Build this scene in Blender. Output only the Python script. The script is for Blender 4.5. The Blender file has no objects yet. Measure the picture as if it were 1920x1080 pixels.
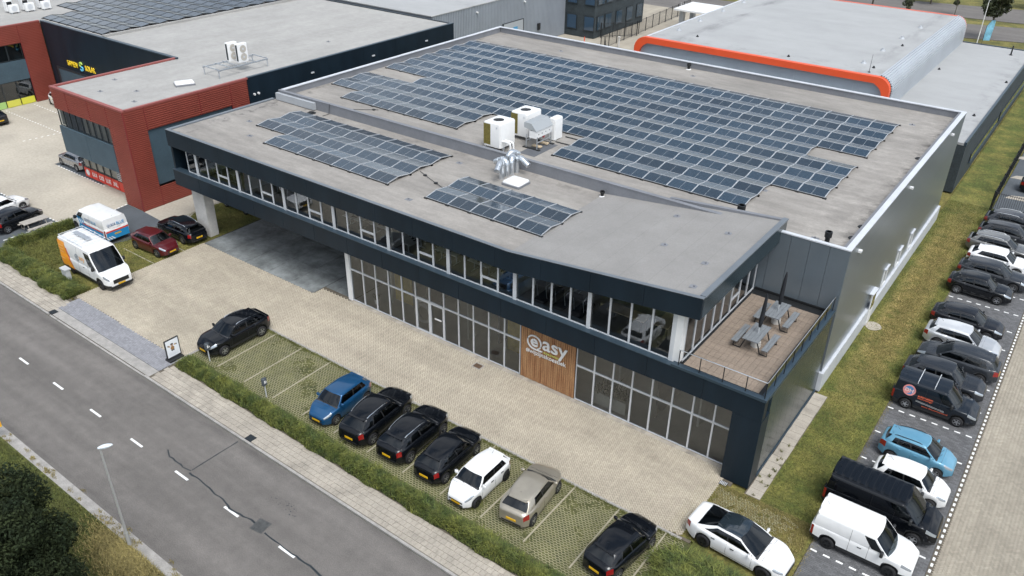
import bpy, bmesh, math, random
import numpy as np
from mathutils import Matrix, Vector
random.seed(7); rng = np.random.default_rng(7)
SC = bpy.context.scene
COL = SC.collection
R = math.radians

# ---------------------------------------------------------------- camera
cam = bpy.data.cameras.new("camera"); camo = bpy.data.objects.new("camera", cam); COL.objects.link(camo)
cam.sensor_width = 36.0; cam.lens = 36.0 * 1537.65 / 1920.0; cam.clip_start = 0.5; cam.clip_end = 2000
_h, _p, _r = R(-35.932), R(30.182), R(0.962)
_f = Vector((math.sin(_h) * math.cos(_p), math.cos(_h) * math.cos(_p), -math.sin(_p)))
_rt = Vector((math.cos(_h), -math.sin(_h), 0)); _up = _rt.cross(_f)
_rx = math.cos(_r) * _rt + math.sin(_r) * _up; _ux = -math.sin(_r) * _rt + math.cos(_r) * _up
camo.matrix_world = Matrix(((_rx.x, _ux.x, -_f.x, 0), (_rx.y, _ux.y, -_f.y, 0), (_rx.z, _ux.z, -_f.z, 28.8), (0, 0, 0, 1)))
SC.camera = camo

# ---------------------------------------------------------------- sky, sun, exposure
SUN_EL = 62.0
w = bpy.data.worlds.new("World"); SC.world = w; w.use_nodes = True
nt = w.node_tree; nt.nodes.clear()
out = nt.nodes.new("ShaderNodeOutputWorld"); bg = nt.nodes.new("ShaderNodeBackground")
sky = nt.nodes.new("ShaderNodeTexSky"); sky.sky_type = 'NISHITA'; sky.sun_disc = False
sky.sun_elevation = R(SUN_EL); sky.sun_rotation = R(90 + 35); sky.air_density = 1.0; sky.dust_density = 4.0; sky.ozone_density = 0.6
hs = nt.nodes.new("ShaderNodeHueSaturation"); hs.inputs['Saturation'].default_value = 0.28
tc = nt.nodes.new("ShaderNodeTexCoord"); mp = nt.nodes.new("ShaderNodeMapping"); mp.inputs['Scale'].default_value = (1, 1, 2.2)
nz = nt.nodes.new("ShaderNodeTexNoise"); nz.inputs['Scale'].default_value = 3.2; nz.inputs['Detail'].default_value = 7; nz.inputs['Roughness'].default_value = 0.62
cr = nt.nodes.new("ShaderNodeValToRGB")
cr.color_ramp.elements[0].position = 0.40; cr.color_ramp.elements[0].color = (0.30, 0.41, 0.56, 1)
cr.color_ramp.elements[1].position = 0.61; cr.color_ramp.elements[1].color = (1.42, 1.42, 1.39, 1)
mx = nt.nodes.new("ShaderNodeMix"); mx.data_type = 'RGBA'; mx.blend_type = 'MULTIPLY'; mx.inputs[0].default_value = 1.0
L = nt.links
L.new(tc.outputs['Generated'], mp.inputs[0]); L.new(mp.outputs[0], nz.inputs['Vector']); L.new(nz.outputs[0], cr.inputs[0])
L.new(sky.outputs[0], hs.inputs['Color']); L.new(hs.outputs[0], mx.inputs[6]); L.new(cr.outputs[0], mx.inputs[7])
L.new(mx.outputs[2], bg.inputs[0]); bg.inputs[1].default_value = 0.15; L.new(bg.outputs[0], out.inputs[0])
sl = bpy.data.lights.new("sun", 'SUN'); sl.energy = 1.15; sl.angle = R(26); sl.color = (1.0, 0.975, 0.94)
so = bpy.data.objects.new("sun", sl); COL.objects.link(so)
# light comes from the right and a little from the street side, high
_sd = Vector((math.cos(R(-35)) * math.cos(R(SUN_EL)), math.sin(R(-35)) * math.cos(R(SUN_EL)), math.sin(R(SUN_EL))))
so.rotation_euler = _sd.to_track_quat('Z', 'Y').to_euler(); so.location = (40, -30, 80)
vs = SC.view_settings; vs.view_transform = 'Standard'; vs.look = 'None'; vs.gamma = 1.0; vs.use_curve_mapping = False
vs.exposure = 0.72

# ---------------------------------------------------------------- helpers
def tag(o, label=None, cat=None, group=None, kind=None):
    if label: o['label'] = label
    if cat: o['category'] = cat
    if group: o['group'] = group
    if kind: o['kind'] = kind
    return o
def thing(name, label, cat, loc=(0, 0, 0), rotz=0.0, group=None, kind=None):
    o = bpy.data.objects.new(name, None); COL.objects.link(o); o.empty_display_size = 0.3
    o.location = loc; o.rotation_euler = (0, 0, rotz)
    return tag(o, label, cat, group, kind)
def adopt(o, parent, world=False):
    o.parent = parent
    if world: o.matrix_parent_inverse = Matrix.Translation(-Vector(parent.location))
    return o
class MB:
    """collects shapes, links them as one mesh object"""
    def __init__(s): s.v = []; s.f = []; s.m = []; s.uv = None
    def add(s, vs, fs, m=0):
        b = len(s.v); s.v += [tuple(p) for p in vs]; s.f += [tuple(i + b for i in f) for f in fs]; s.m += [m] * len(fs); return s
    def box(s, x0, y0, z0, x1, y1, z1, m=0):
        x0, x1 = min(x0, x1), max(x0, x1); y0, y1 = min(y0, y1), max(y0, y1); z0, z1 = min(z0, z1), max(z0, z1)
        return s.add([(x0, y0, z0), (x1, y0, z0), (x1, y1, z0), (x0, y1, z0), (x0, y0, z1), (x1, y0, z1), (x1, y1, z1), (x0, y1, z1)],
                     [(3, 2, 1, 0), (4, 5, 6, 7), (0, 1, 5, 4), (1, 2, 6, 5), (2, 3, 7, 6), (3, 0, 4, 7)], m)
    def cbox(s, c, sz, m=0):
        return s.box(c[0] - sz[0] / 2, c[1] - sz[1] / 2, c[2] - sz[2] / 2, c[0] + sz[0] / 2, c[1] + sz[1] / 2, c[2] + sz[2] / 2, m)
    def rbox(s, c, sz, b=0.03, m=0):
        """box with chamfered vertical edges and top edge"""
        hx, hy, z0, z1 = sz[0] / 2, sz[1] / 2, c[2] - sz[2] / 2, c[2] + sz[2] / 2
        def ring(i, z):
            x, y = hx - i, hy - i
            return [(c[0] + p, c[1] + q, z) for p, q in ((-x + b, -y), (x - b, -y), (x, -y + b), (x, y - b), (x - b, y), (-x + b, y), (-x, y - b), (-x, -y + b))]
        r = [ring(0, z0), ring(0, z1 - b), ring(b * .35, z1 - b * .35), ring(b, z1)]
        V = sum(r, []); F = [tuple(range(7, -1, -1)), tuple(range(24, 32))]
        for k in range(3):
            for i in range(8):
                j = (i + 1) % 8; F.append((k * 8 + i, k * 8 + j, k * 8 + 8 + j, k * 8 + 8 + i))
        return s.add(V, F, m)
    def cyl(s, p0, p1, r0, r1=None, n=10, m=0, cap=True):
        r1 = r0 if r1 is None else r1
        a, b = Vector(p0), Vector(p1); d = (b - a).normalized(); t = Vector((0, 0, 1)) if abs(d.z) < .9 else Vector((1, 0, 0))
        u = d.cross(t).normalized(); v = d.cross(u)
        V = []
        for P, r in ((a, r0), (b, r1)):
            for i in range(n):
                q = 2 * math.pi * i / n; V.append(P + u * (r * math.cos(q)) + v * (r * math.sin(q)))
        F = [(i, i + n, (i + 1) % n + n, (i + 1) % n) for i in range(n)]
        if cap: F += [tuple(range(n)), tuple(range(2 * n - 1, n - 1, -1))]
        return s.add(V, F, m)
    def tube(s, pts, r, n=8, m=0):
        pts = [Vector(p) for p in pts]; V = []; N = len(pts)
        for i, p in enumerate(pts):
            d = (pts[min(i + 1, N - 1)] - pts[max(i - 1, 0)]).normalized(); t = Vector((0, 0, 1)) if abs(d.z) < .95 else Vector((1, 0, 0))
            u = d.cross(t).normalized(); v = d.cross(u); rr = r[i] if isinstance(r, (list, tuple)) else r
            V += [p + u * (rr * math.cos(2 * math.pi * k / n)) + v * (rr * math.sin(2 * math.pi * k / n)) for k in range(n)]
        F = [(i * n + k, i * n + n + k, i * n + n + (k + 1) % n, i * n + (k + 1) % n) for i in range(N - 1) for k in range(n)]
        F += [tuple(range(n)), tuple(range(N * n - 1, N * n - n - 1, -1))]
        return s.add(V, F, m)
    def poly(s, pts, m=0): return s.add(pts, [tuple(range(len(pts)))], m)
    def prism(s, pts, z0, z1, m=0):
        n = len(pts); V = [(x, y, z0) for x, y in pts] + [(x, y, z1) for x, y in pts]
        return s.add(V, [tuple(range(n - 1, -1, -1)), tuple(range(n, 2 * n))] + [(i, (i + 1) % n, (i + 1) % n + n, i + n) for i in range(n)], m)
    def xform(s, M): s.v = [tuple(M @ Vector(p)) for p in s.v]; return s
    def build(s, name, mats, parent=None, smooth=False, world=False, loc=None, weld=False):
        me = bpy.data.meshes.new(name); me.from_pydata(s.v, [], s.f)
        if weld:
            bm = bmesh.new(); bm.from_mesh(me); bmesh.ops.remove_doubles(bm, verts=bm.verts, dist=.0015); bmesh.ops.recalc_face_normals(bm, faces=bm.faces); bm.to_mesh(me); bm.free()
        for mt in (mats if isinstance(mats, (list, tuple)) else [mats]): me.materials.append(mt)
        if any(s.m): me.polygons.foreach_set('material_index', s.m)
        if smooth:
            me.polygons.foreach_set('use_smooth', [True] * len(me.polygons))
            try: me.set_sharp_from_angle(angle=R(smooth if smooth is not True else 40))
            except Exception: pass
        if s.uv is not None:
            ul = me.uv_layers.new(name='uv'); ul.data.foreach_set('uv', np.asarray(s.uv, dtype=np.float32).ravel())
        me.update()
        o = bpy.data.objects.new(name, me); COL.objects.link(o)
        if loc is not None: o.location = loc
        if parent is not None: adopt(o, parent, world)
        return o
def link_mesh(name, me, parent=None, loc=(0, 0, 0), rot=None, scale=None, world=False):
    o = bpy.data.objects.new(name, me); COL.objects.link(o); o.location = loc
    if rot is not None: o.rotation_euler = rot
    if scale is not None: o.scale = scale
    if parent is not None: adopt(o, parent, world)
    return o
def np_mesh(name, V, F, mats, mi=None):
    """V (n,3), F (k,4) numpy arrays -> mesh"""
    me = bpy.data.meshes.new(name); n, k, q = len(V), len(F), F.shape[1]
    me.vertices.add(n); me.vertices.foreach_set('co', np.asarray(V, np.float32).ravel())
    me.loops.add(k * q); me.loops.foreach_set('vertex_index', np.asarray(F, np.int32).ravel())
    me.polygons.add(k); me.polygons.foreach_set('loop_start', np.arange(0, k * q, q, dtype=np.int32))
    for mt in (mats if isinstance(mats, (list, tuple)) else [mats]): me.materials.append(mt)
    if mi is not None: me.polygons.foreach_set('material_index', np.asarray(mi, np.int32))
    me.polygons.foreach_set('use_smooth', np.zeros(k, dtype=bool)); me.update(calc_edges=True); me.validate()
    return me

# ---------------------------------------------------------------- materials
def mat(name, col, rough=0.6, metal=0.0, var=0.0, vscale=3.0, stretch=(1, 1, 1), col2=None, bump=0.0, bscale=40.0, coat=0.0, spec=0.5,
        island=0.0, fine=0.0, fscale=60.0, obj=False, emis=0.0, ramp=(0.35, 0.65), extra=None):
    m = bpy.data.materials.new(name); m.use_nodes = True; t = m.node_tree; b = t.nodes['Principled BSDF']; ln = t.links
    b.inputs['Roughness'].default_value = rough; b.inputs['Metallic'].default_value = metal
    b.inputs['Coat Weight'].default_value = coat; b.inputs['Coat Roughness'].default_value = 0.04; b.inputs['Specular IOR Level'].default_value = spec
    c = (*col, 1); b.inputs['Base Color'].default_value = c
    def node(k): return t.nodes.new(k)
    if obj: src = node('ShaderNodeTexCoord').outputs['Object']
    else: src = node('ShaderNodeNewGeometry').outputs['Position']
    cur = None
    if var > 0 or col2 is not None:
        mpn = node('ShaderNodeMapping'); mpn.inputs['Scale'].default_value = stretch; ln.new(src, mpn.inputs[0])
        n1 = node('ShaderNodeTexNoise'); n1.inputs['Scale'].default_value = vscale; n1.inputs['Detail'].default_value = 6; n1.inputs['Roughness'].default_value = 0.6
        ln.new(mpn.outputs[0], n1.inputs['Vector'])
        rp = node('ShaderNodeValToRGB'); rp.color_ramp.elements[0].position = ramp[0]; rp.color_ramp.elements[1].position = ramp[1]
        d = col2 if col2 is not None else tuple(x * (1 - var) for x in col)
        u = col if col2 is not None else tuple(min(1, x * (1 + var)) for x in col)
        rp.color_ramp.elements[0].color = (*d, 1); rp.color_ramp.elements[1].color = (*u, 1)
        ln.new(n1.outputs[0], rp.inputs[0]); cur = rp.outputs[0]
    def mul(cur, fac, lo, hi):
        """multiply colour by a value map of fac (0..1) to lo..hi"""
        mr = node('ShaderNodeMapRange'); mr.inputs['To Min'].default_value = lo; mr.inputs['To Max'].default_value = hi; ln.new(fac, mr.inputs[0])
        mm = node('ShaderNodeMix'); mm.data_type = 'RGBA'; mm.blend_type = 'MULTIPLY'; mm.inputs[0].default_value = 1
        if cur is None: mm.inputs[6].default_value = c
        else: ln.new(cur, mm.inputs[6])
        cb = node('ShaderNodeCombineColor'); [ln.new(mr.outputs[0], cb.inputs[i]) for i in range(3)]
        ln.new(cb.outputs[0], mm.inputs[7]); return mm.outputs[2]
    if island > 0: cur = mul(cur, node('ShaderNodeNewGeometry').outputs['Random Per Island'], 1 - island, 1 + island)
    if fine > 0:
        n2 = node('ShaderNodeTexNoise'); n2.inputs['Scale'].default_value = fscale; n2.inputs['Detail'].default_value = 3; ln.new(src, n2.inputs['Vector'])
        mr2 = node('ShaderNodeMapRange'); mr2.inputs[1].default_value = .3; mr2.inputs[2].default_value = .7; ln.new(n2.outputs[0], mr2.inputs[0])
        cur = mul(cur, mr2.outputs[0], 1 - fine, 1 + fine)
    if extra is not None: cur = extra(t, ln, node, src, cur, mul)
    if cur is not None: ln.new(cur, b.inputs['Base Color'])
    if bump > 0:
        n3 = node('ShaderNodeTexNoise'); n3.inputs['Scale'].default_value = bscale; n3.inputs['Detail'].default_value = 4; ln.new(src, n3.inputs['Vector'])
        bp = node('ShaderNodeBump'); bp.inputs['Strength'].default_value = bump; bp.inputs['Distance'].default_value = 0.02
        ln.new(n3.outputs[0], bp.inputs['Height']); ln.new(bp.outputs[0], b.inputs['Normal'])
    if emis > 0: b.inputs['Emission Color'].default_value = c; b.inputs['Emission Strength'].default_value = emis
    return m
def seams(axis, pitch, width, dark, off=0.0):
    """thin darker joint lines across one world axis: print on roofing sheet"""
    def fn(t, ln, node, src, cur, mul):
        sp = node('ShaderNodeSeparateXYZ'); ln.new(src, sp.inputs[0])
        a = node('ShaderNodeMath'); a.operation = 'ADD'; a.inputs[1].default_value = off + 1000 * pitch; ln.new(sp.outputs[axis], a.inputs[0])
        md = node('ShaderNodeMath'); md.operation = 'MODULO'; md.inputs[1].default_value = pitch; ln.new(a.outputs[0], md.inputs[0])
        g = node('ShaderNodeMath'); g.operation = 'GREATER_THAN'; g.inputs[1].default_value = width; ln.new(md.outputs[0], g.inputs[0])
        return mul(cur, g.outputs[0], dark, 1.0)
    return fn
def blotch(scale, lo, hi, p0, p1, stretch=(1, 1, 1), nxt=None):
    """second noise layer: stains and worn patches"""
    def fn(t, ln, node, src, cur, mul):
        mpn = node('ShaderNodeMapping'); mpn.inputs['Scale'].default_value = stretch; mpn.inputs['Location'].default_value = (13.1, 7.7, 3.3); ln.new(src, mpn.inputs[0])
        n = node('ShaderNodeTexNoise'); n.inputs['Scale'].default_value = scale; n.inputs['Detail'].default_value = 7; n.inputs['Roughness'].default_value = .65; ln.new(mpn.outputs[0], n.inputs['Vector'])
        mr = node('ShaderNodeMapRange'); mr.inputs[1].default_value = p0; mr.inputs[2].default_value = p1; ln.new(n.outputs[0], mr.inputs[0])
        cur = mul(cur, mr.outputs[0], lo, hi)
        return nxt(t, ln, node, src, cur, mul) if nxt else cur
    return fn
def band(axis, centre, half, scale, lo, p0, p1, stretch=(1, 1, 1)):
    """weathering that gathers in a band (gutter line, parapet foot): noise patches, fading out from the band's middle"""
    def fn(t, ln, node, src, cur, mul):
        sp = node('ShaderNodeSeparateXYZ'); ln.new(src, sp.inputs[0])
        a = node('ShaderNodeMath'); a.operation = 'SUBTRACT'; a.inputs[1].default_value = centre; ln.new(sp.outputs[axis], a.inputs[0])
        b = node('ShaderNodeMath'); b.operation = 'ABSOLUTE'; ln.new(a.outputs[0], b.inputs[0])
        m1 = node('ShaderNodeMapRange'); m1.inputs[1].default_value = 0; m1.inputs[2].default_value = half; m1.inputs[3].default_value = 1; m1.inputs[4].default_value = 0; ln.new(b.outputs[0], m1.inputs[0])
        mpn = node('ShaderNodeMapping'); mpn.inputs['Scale'].default_value = stretch; mpn.inputs['Location'].default_value = (3.1, 17.7, 1.3); ln.new(src, mpn.inputs[0])
        n = node('ShaderNodeTexNoise'); n.inputs['Scale'].default_value = scale; n.inputs['Detail'].default_value = 8; n.inputs['Roughness'].default_value = .68; ln.new(mpn.outputs[0], n.inputs['Vector'])
        m2 = node('ShaderNodeMapRange'); m2.inputs[1].default_value = p0; m2.inputs[2].default_value = p1; ln.new(n.outputs[0], m2.inputs[0])
        c = node('ShaderNodeMath'); c.operation = 'MULTIPLY'; ln.new(m1.outputs[0], c.inputs[0]); ln.new(m2.outputs[0], c.inputs[1])
        return mul(cur, c.outputs[0], 1.0, lo)
    return fn
def chain(*fns):
    def fn(t, ln, node, src, cur, mul):
        for f in fns: cur = f(t, ln, node, src, cur, mul)
        return cur
    return fn
def paint(name, col, rough=0.32, metal=0.0): return mat(name, col, rough, metal, coat=0.8, fine=0.05, fscale=2.5, spec=0.05 if max(col) < .1 else .35)
def glass_mat(name, tint=(0.86, 0.91, 0.92), ior=2.0, base=0.06):
    m = bpy.data.materials.new(name); m.use_nodes = True; t = m.node_tree; t.nodes.clear(); ln = t.links
    o = t.nodes.new('ShaderNodeOutputMaterial'); tr = t.nodes.new('ShaderNodeBsdfTransparent'); tr.inputs[0].default_value = (*tint, 1)
    gl = t.nodes.new('ShaderNodeBsdfGlossy'); gl.inputs['Roughness'].default_value = 0.01; gl.inputs[0].default_value = (0.92, 0.96, 1, 1)
    fr = t.nodes.new('ShaderNodeFresnel'); fr.inputs[0].default_value = ior
    ms = t.nodes.new('ShaderNodeMixShader'); ln.new(fr.outputs[0], ms.inputs[0]); ln.new(tr.outputs[0], ms.inputs[1]); ln.new(gl.outputs[0], ms.inputs[2]); ln.new(ms.outputs[0], o.inputs[0])
    return m
M = {}
M['asphalt'] = mat('asphalt', (0.132, 0.121, 0.111), 0.85, var=0.10, vscale=0.35, stretch=(0.35, 1.6, 1), fine=0.22, fscale=22, bump=0.25, bscale=90, extra=chain(blotch(1.6, .90, 1.07, .35, .65), *[band(1, yy, .6, .8, 1.16, .30, .62, (.12, 1, 1)) for yy in (12.9, 14.2, 16.4, 17.7)], blotch(.5, .94, 1.05, .4, .6, (.1, 2.5, 1)), band(1, 18.4, .35, 1.5, .72, .35, .6, (.3, 1, 1)), band(1, 11.8, .35, 1.5, .75, .35, .6, (.3, 1, 1))))
M['asphalt_dark'] = mat('asphalt_dark', (0.075, 0.085, 0.095), 0.85, var=0.12, vscale=0.5, fine=0.2, fscale=25, bump=0.2, bscale=80)
M['seal'] = mat('bitumen', (0.018, 0.024, 0.028), 0.45, fine=.3, fscale=9)
M['white_line'] = mat('white_line', (0.74, 0.74, 0.72), 0.6, var=0.10, vscale=6)
M['slab'] = mat('paving_slab', (0.335, 0.30, 0.25), 0.85, var=0.10, vscale=0.8, island=0.13, fine=0.10, fscale=14, bump=.15, extra=blotch(0.9, .80, 1.04, .32, .5))
M['slab_grey'] = mat('grey_paver', (0.235, 0.235, 0.25), 0.85, var=0.08, vscale=1.0, island=0.12, fine=0.08, fscale=14)
M['kerb'] = mat('kerb_concrete', (0.30, 0.285, 0.265), 0.85, var=0.15, vscale=2.0, fine=.12, fscale=20)
M['bed'] = mat('joint_sand', (0.11, 0.093, 0.070), 0.95, var=0.15, vscale=3)
M['bed_dark'] = mat('joint_dark', (0.06, 0.06, 0.058), 0.95, var=0.15, vscale=3)
M['brick_beige'] = mat('brick_beige', (0.415, 0.365, 0.285), 0.85, var=0.05, vscale=0.55, island=0.07, extra=chain(blotch(0.22, .92, 1.06, .35, .62), blotch(.6, .90, 1.04, .38, .6, (.16, 1.2, 1)), blotch(1.5, .93, 1.02, .34, .5)))
M['brick_beige2'] = mat('brick_beige_road', (0.335, 0.298, 0.238), 0.85, var=0.06, vscale=0.5, island=0.10, extra=chain(blotch(0.3, .90, 1.05, .35, .62), blotch(.6, .9, 1.04, .38, .6, (1.2, .16, 1))))
M['brick_grey'] = mat('brick_grey', (0.115, 0.115, 0.118), 0.85, var=0.12, vscale=0.6, island=0.22, extra=blotch(0.5, .85, 1.1, .35, .62))
M['yard'] = mat('yard_paving', (0.40, 0.36, 0.295), 0.9, var=0.07, vscale=0.25, fine=0.10, fscale=5, extra=blotch(0.12, .88, 1.05, .35, .6))
M['concrete'] = mat('concrete', (0.50, 0.485, 0.455), 0.8, var=0.10, vscale=1.2, fine=.05, fscale=12, extra=blotch(2.5, .93, 1.04, .3, .6))
M['concrete_slab'] = mat('concrete_slab', (0.20, 0.215, 0.215), 0.55, var=0.12, vscale=0.5, fine=.08, fscale=8, extra=chain(blotch(0.7, .6, 1.15, .35, .62), blotch(2.5, .85, 1.1, .35, .6)))  # tone lowered to deepen the shade under the overhang; blotches are staining
M['grass'] = mat('grass', (0.185, 0.155, 0.042), 0.95, col2=(0.080, 0.086, 0.018), vscale=0.55, ramp=(.38, .66), fine=0.35, fscale=7, bump=.6, bscale=25,
                 extra=blotch(0.35, .78, 1.25, .35, .65, nxt=blotch(3.5, .75, 1.2, .35, .65)))
def dry_band(t, ln, node, src, cur, mul):
    """strip of sun-bleached, mown grass down the middle of the verge"""
    sp = node('ShaderNodeSeparateXYZ'); ln.new(src, sp.inputs[0])
    def bell(ax, c, h0, h1):
        a = node('ShaderNodeMath'); a.operation = 'SUBTRACT'; a.inputs[1].default_value = c; ln.new(sp.outputs[ax], a.inputs[0]); b_ = node('ShaderNodeMath'); b_.operation = 'ABSOLUTE'; ln.new(a.outputs[0], b_.inputs[0])
        m1 = node('ShaderNodeMapRange'); m1.inputs[1].default_value = h0; m1.inputs[2].default_value = h1; m1.inputs[3].default_value = 1; m1.inputs[4].default_value = 0; ln.new(b_.outputs[0], m1.inputs[0]); return m1.outputs[0]
    n = node('ShaderNodeTexNoise'); n.inputs['Scale'].default_value = 1.1; n.inputs['Detail'].default_value = 8; n.inputs['Roughness'].default_value = .7; ln.new(src, n.inputs['Vector'])
    m2 = node('ShaderNodeMapRange'); m2.inputs[1].default_value = .34; m2.inputs[2].default_value = .52; ln.new(n.outputs[0], m2.inputs[0])
    f = m2.outputs[0]
    for g in (bell(0, -6.35, .75, 1.35), bell(1, 58.0, 7.5, 20.0)):
        q = node('ShaderNodeMath'); q.operation = 'MULTIPLY'; ln.new(f, q.inputs[0]); ln.new(g, q.inputs[1]); f = q.outputs[0]
    mm = node('ShaderNodeMix'); mm.data_type = 'RGBA'; ln.new(f, mm.inputs[0]); ln.new(cur, mm.inputs[6]); mm.inputs[7].default_value = (.31, .235, .085, 1); return mm.outputs[2]
M['grass_verge'] = mat('grass_verge', (0.165, 0.152, 0.036), 0.95, col2=(0.070, 0.088, 0.017), vscale=0.55, ramp=(.38, .66), fine=0.35, fscale=7, bump=.6, bscale=25,
                 extra=chain(blotch(0.35, .8, 1.2, .35, .65), dry_band, blotch(3.5, .75, 1.2, .35, .65)))
M['grass_south_shaded'] = mat('grass_south_shaded', (0.105, 0.105, 0.026), 0.95, col2=(0.042, 0.056, 0.012), vscale=0.5, ramp=(.36, .66), fine=0.35, fscale=7, bump=.6, bscale=25, extra=blotch(2.5, .7, 1.2, .35, .65))  # darker copy of grass: shade on the verge by the tree is in the colour
M['blade_south_shaded'] = mat('grass_blade_south_shaded', (0.085, 0.095, 0.020), 0.8, var=.3, vscale=.7, island=0.5)  # blades darkened to go with the shade painted into the south verge
M['grass_dry'] = mat('grass_dry', (0.30, 0.235, 0.085), 0.95, col2=(0.165, 0.15, 0.045), vscale=0.9, ramp=(.36, .62), fine=0.3, fscale=7, bump=.6, bscale=25, extra=blotch(3.0, .8, 1.2, .35, .65))
M['blade'] = mat('grass_blade', (0.122, 0.127, 0.028), 0.8, var=.25, vscale=.7, island=0.45)
M['blade_dry'] = mat('grass_blade_dry', (0.24, 0.195, 0.07), 0.8, var=.2, vscale=.7, island=0.35)
M['hedge_leaf'] = mat('hedge_leaf', (0.135, 0.146, 0.028), 0.7, col2=(0.046, 0.070, 0.013), vscale=1.4, island=0.6)
M['hedge_core'] = mat('hedge_core', (0.022, 0.030, 0.008), 0.95, var=.3, vscale=3)
M['grid_paver'] = mat('grid_paver', (0.275, 0.255, 0.155), 0.9, var=0.12, vscale=0.9, fine=.15, fscale=9, extra=blotch(.8, .7, 1.05, .3, .5))
M['bay_soil'] = mat('bay_soil', (0.105, 0.105, 0.034), 0.95, col2=(0.055, 0.06, 0.02), vscale=1.2, fine=.35, fscale=10)
M['navy'] = mat('navy_cladding', (0.0085, 0.0165, 0.025), 0.42, var=0.16, vscale=.8, stretch=(1, 1, .25), fine=.10, fscale=30, spec=.25)
M['navy_lit_side'] = mat('navy_cladding_lit', (0.035, 0.055, 0.066), 0.22, 0.35, var=0.10, vscale=.5, fine=.05, fscale=30, spec=.5)  # paler copy of navy: sky light on the side faces put into the colour
M['trim_blue'] = mat('trim_blue', (0.042, 0.066, 0.088), 0.35, 0.3, var=.06, vscale=1)
M['coping_grey'] = mat('coping_grey', (0.17, 0.19, 0.21), 0.4, 0.3, var=.06, vscale=1)
M['parapet_grey'] = mat('parapet_grey', (0.36, 0.38, 0.40), 0.5, 0.1, var=.06, vscale=1)
M['alu'] = mat('alu_frame', (0.58, 0.60, 0.62), 0.4, 0.2, var=.04, vscale=2)
M['white'] = mat('white_paint', (0.70, 0.70, 0.69), 0.45, var=.03, vscale=2, fine=.02)
M['white_coping'] = mat('white_coping', (0.56, 0.58, 0.61), 0.4, 0.1, var=.06, vscale=.8)
M['glass'] = glass_mat('window_glass')
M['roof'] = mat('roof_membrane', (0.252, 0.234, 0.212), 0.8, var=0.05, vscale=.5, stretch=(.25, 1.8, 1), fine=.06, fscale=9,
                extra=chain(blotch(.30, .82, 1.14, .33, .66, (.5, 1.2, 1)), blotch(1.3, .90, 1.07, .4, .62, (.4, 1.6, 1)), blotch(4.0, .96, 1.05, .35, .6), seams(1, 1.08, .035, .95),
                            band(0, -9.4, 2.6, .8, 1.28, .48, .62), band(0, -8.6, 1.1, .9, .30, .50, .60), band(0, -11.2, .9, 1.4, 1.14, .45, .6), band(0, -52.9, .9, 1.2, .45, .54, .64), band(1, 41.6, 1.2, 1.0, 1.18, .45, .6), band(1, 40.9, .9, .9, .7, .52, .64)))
M['roof_ramp'] = mat('roof_ramp_membrane', (0.240, 0.231, 0.219), 0.8, var=0.04, vscale=.6, fine=.07, fscale=12, extra=chain(blotch(.4, .93, 1.05, .35, .65), seams(0, 1.5, .03, .86)))
M['roof_w'] = mat('roof_membrane_west', (0.325, 0.316, 0.298), 0.8, var=0.04, vscale=.5, fine=.05, fscale=9, extra=chain(blotch(.25, .9, 1.07, .33, .66, (1.4, .5, 1)), blotch(2, .95, 1.04, .4, .62), seams(0, 1.4, .03, .95)))
M['roof_light'] = mat('roof_membrane_pale', (0.335, 0.338, 0.335), 0.7, var=0.03, vscale=.5, fine=.04, fscale=9, extra=chain(blotch(.22, .93, 1.05, .33, .66, (.5, 1.3, 1)), seams(1, 1.05, .03, .965), band(0, -38.7, 1.3, .45, .62, .44, .62, (1, .35, 1)), band(0, -19.2, 1.2, .5, .66, .46, .64, (1, .3, 1)), band(0, -9.2, 1.2, .6, .75, .48, .64), band(1, 84.5, 1.6, .7, .75, .5, .64)))
M['membrane_grey'] = mat('upstand_membrane', (0.175, 0.182, 0.198), 0.7, var=.08, vscale=.8, fine=.05, fscale=10)
M['steel_wall'] = mat('steel_cladding', (0.235, 0.265, 0.29), 0.28, 0.55, var=.05, vscale=.25, stretch=(1, .3, 1.5), fine=.02, fscale=40)
M['steel_front'] = mat('steel_cladding_front', (0.17, 0.205, 0.235), 0.33, 0.5, var=.05, vscale=.4, fine=.02, fscale=40)
M['red'] = mat('red_cladding', (0.235, 0.053, 0.036), 0.5, var=.07, vscale=.6, fine=.06, fscale=20)
M['red_dark'] = mat('red_trim', (0.20, 0.028, 0.026), 0.5)
M['slate'] = mat('slate_cladding', (0.050, 0.082, 0.105), 0.55, var=.1, vscale=.8, fine=.12, fscale=18)
M['brick_dark'] = mat('dark_brick', (0.030, 0.040, 0.045), 0.8, var=.2, vscale=1.2, fine=.25, fscale=7)
M['black'] = mat('black_plastic', (0.012, 0.013, 0.014), 0.5)
M['black_metal'] = mat('black_metal', (0.015, 0.017, 0.02), 0.4, .3)
M['steel'] = mat('galvanised_steel', (0.50, 0.53, 0.56), 0.38, 0.7, var=.12, vscale=6, obj=True)
M['duct'] = mat('duct_steel', (0.62, 0.65, 0.68), 0.28, 0.85, var=.12, vscale=3)
M['orange'] = mat('orange_trim', (0.70, 0.088, 0.026), 0.45, var=.04, vscale=.6)
M['corr_grey'] = mat('corrugated_grey', (0.33, 0.36, 0.40), 0.42, 0.4, var=.06, vscale=.3)
M['corr_light'] = mat('corrugated_light', (0.46, 0.49, 0.52), 0.4, 0.35, var=.05, vscale=.3)
M['pale_panel'] = mat('pale_panel', (0.36, 0.41, 0.46), 0.4, .3, var=.04, vscale=.5)
M['deck'] = mat('terrace_tile', (0.225, 0.178, 0.138), 0.75, var=.10, vscale=1.0, stretch=(1, 6, 1), island=.10, fine=.12, fscale=12, extra=blotch(.9, .85, 1.05, .3, .55))
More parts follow.
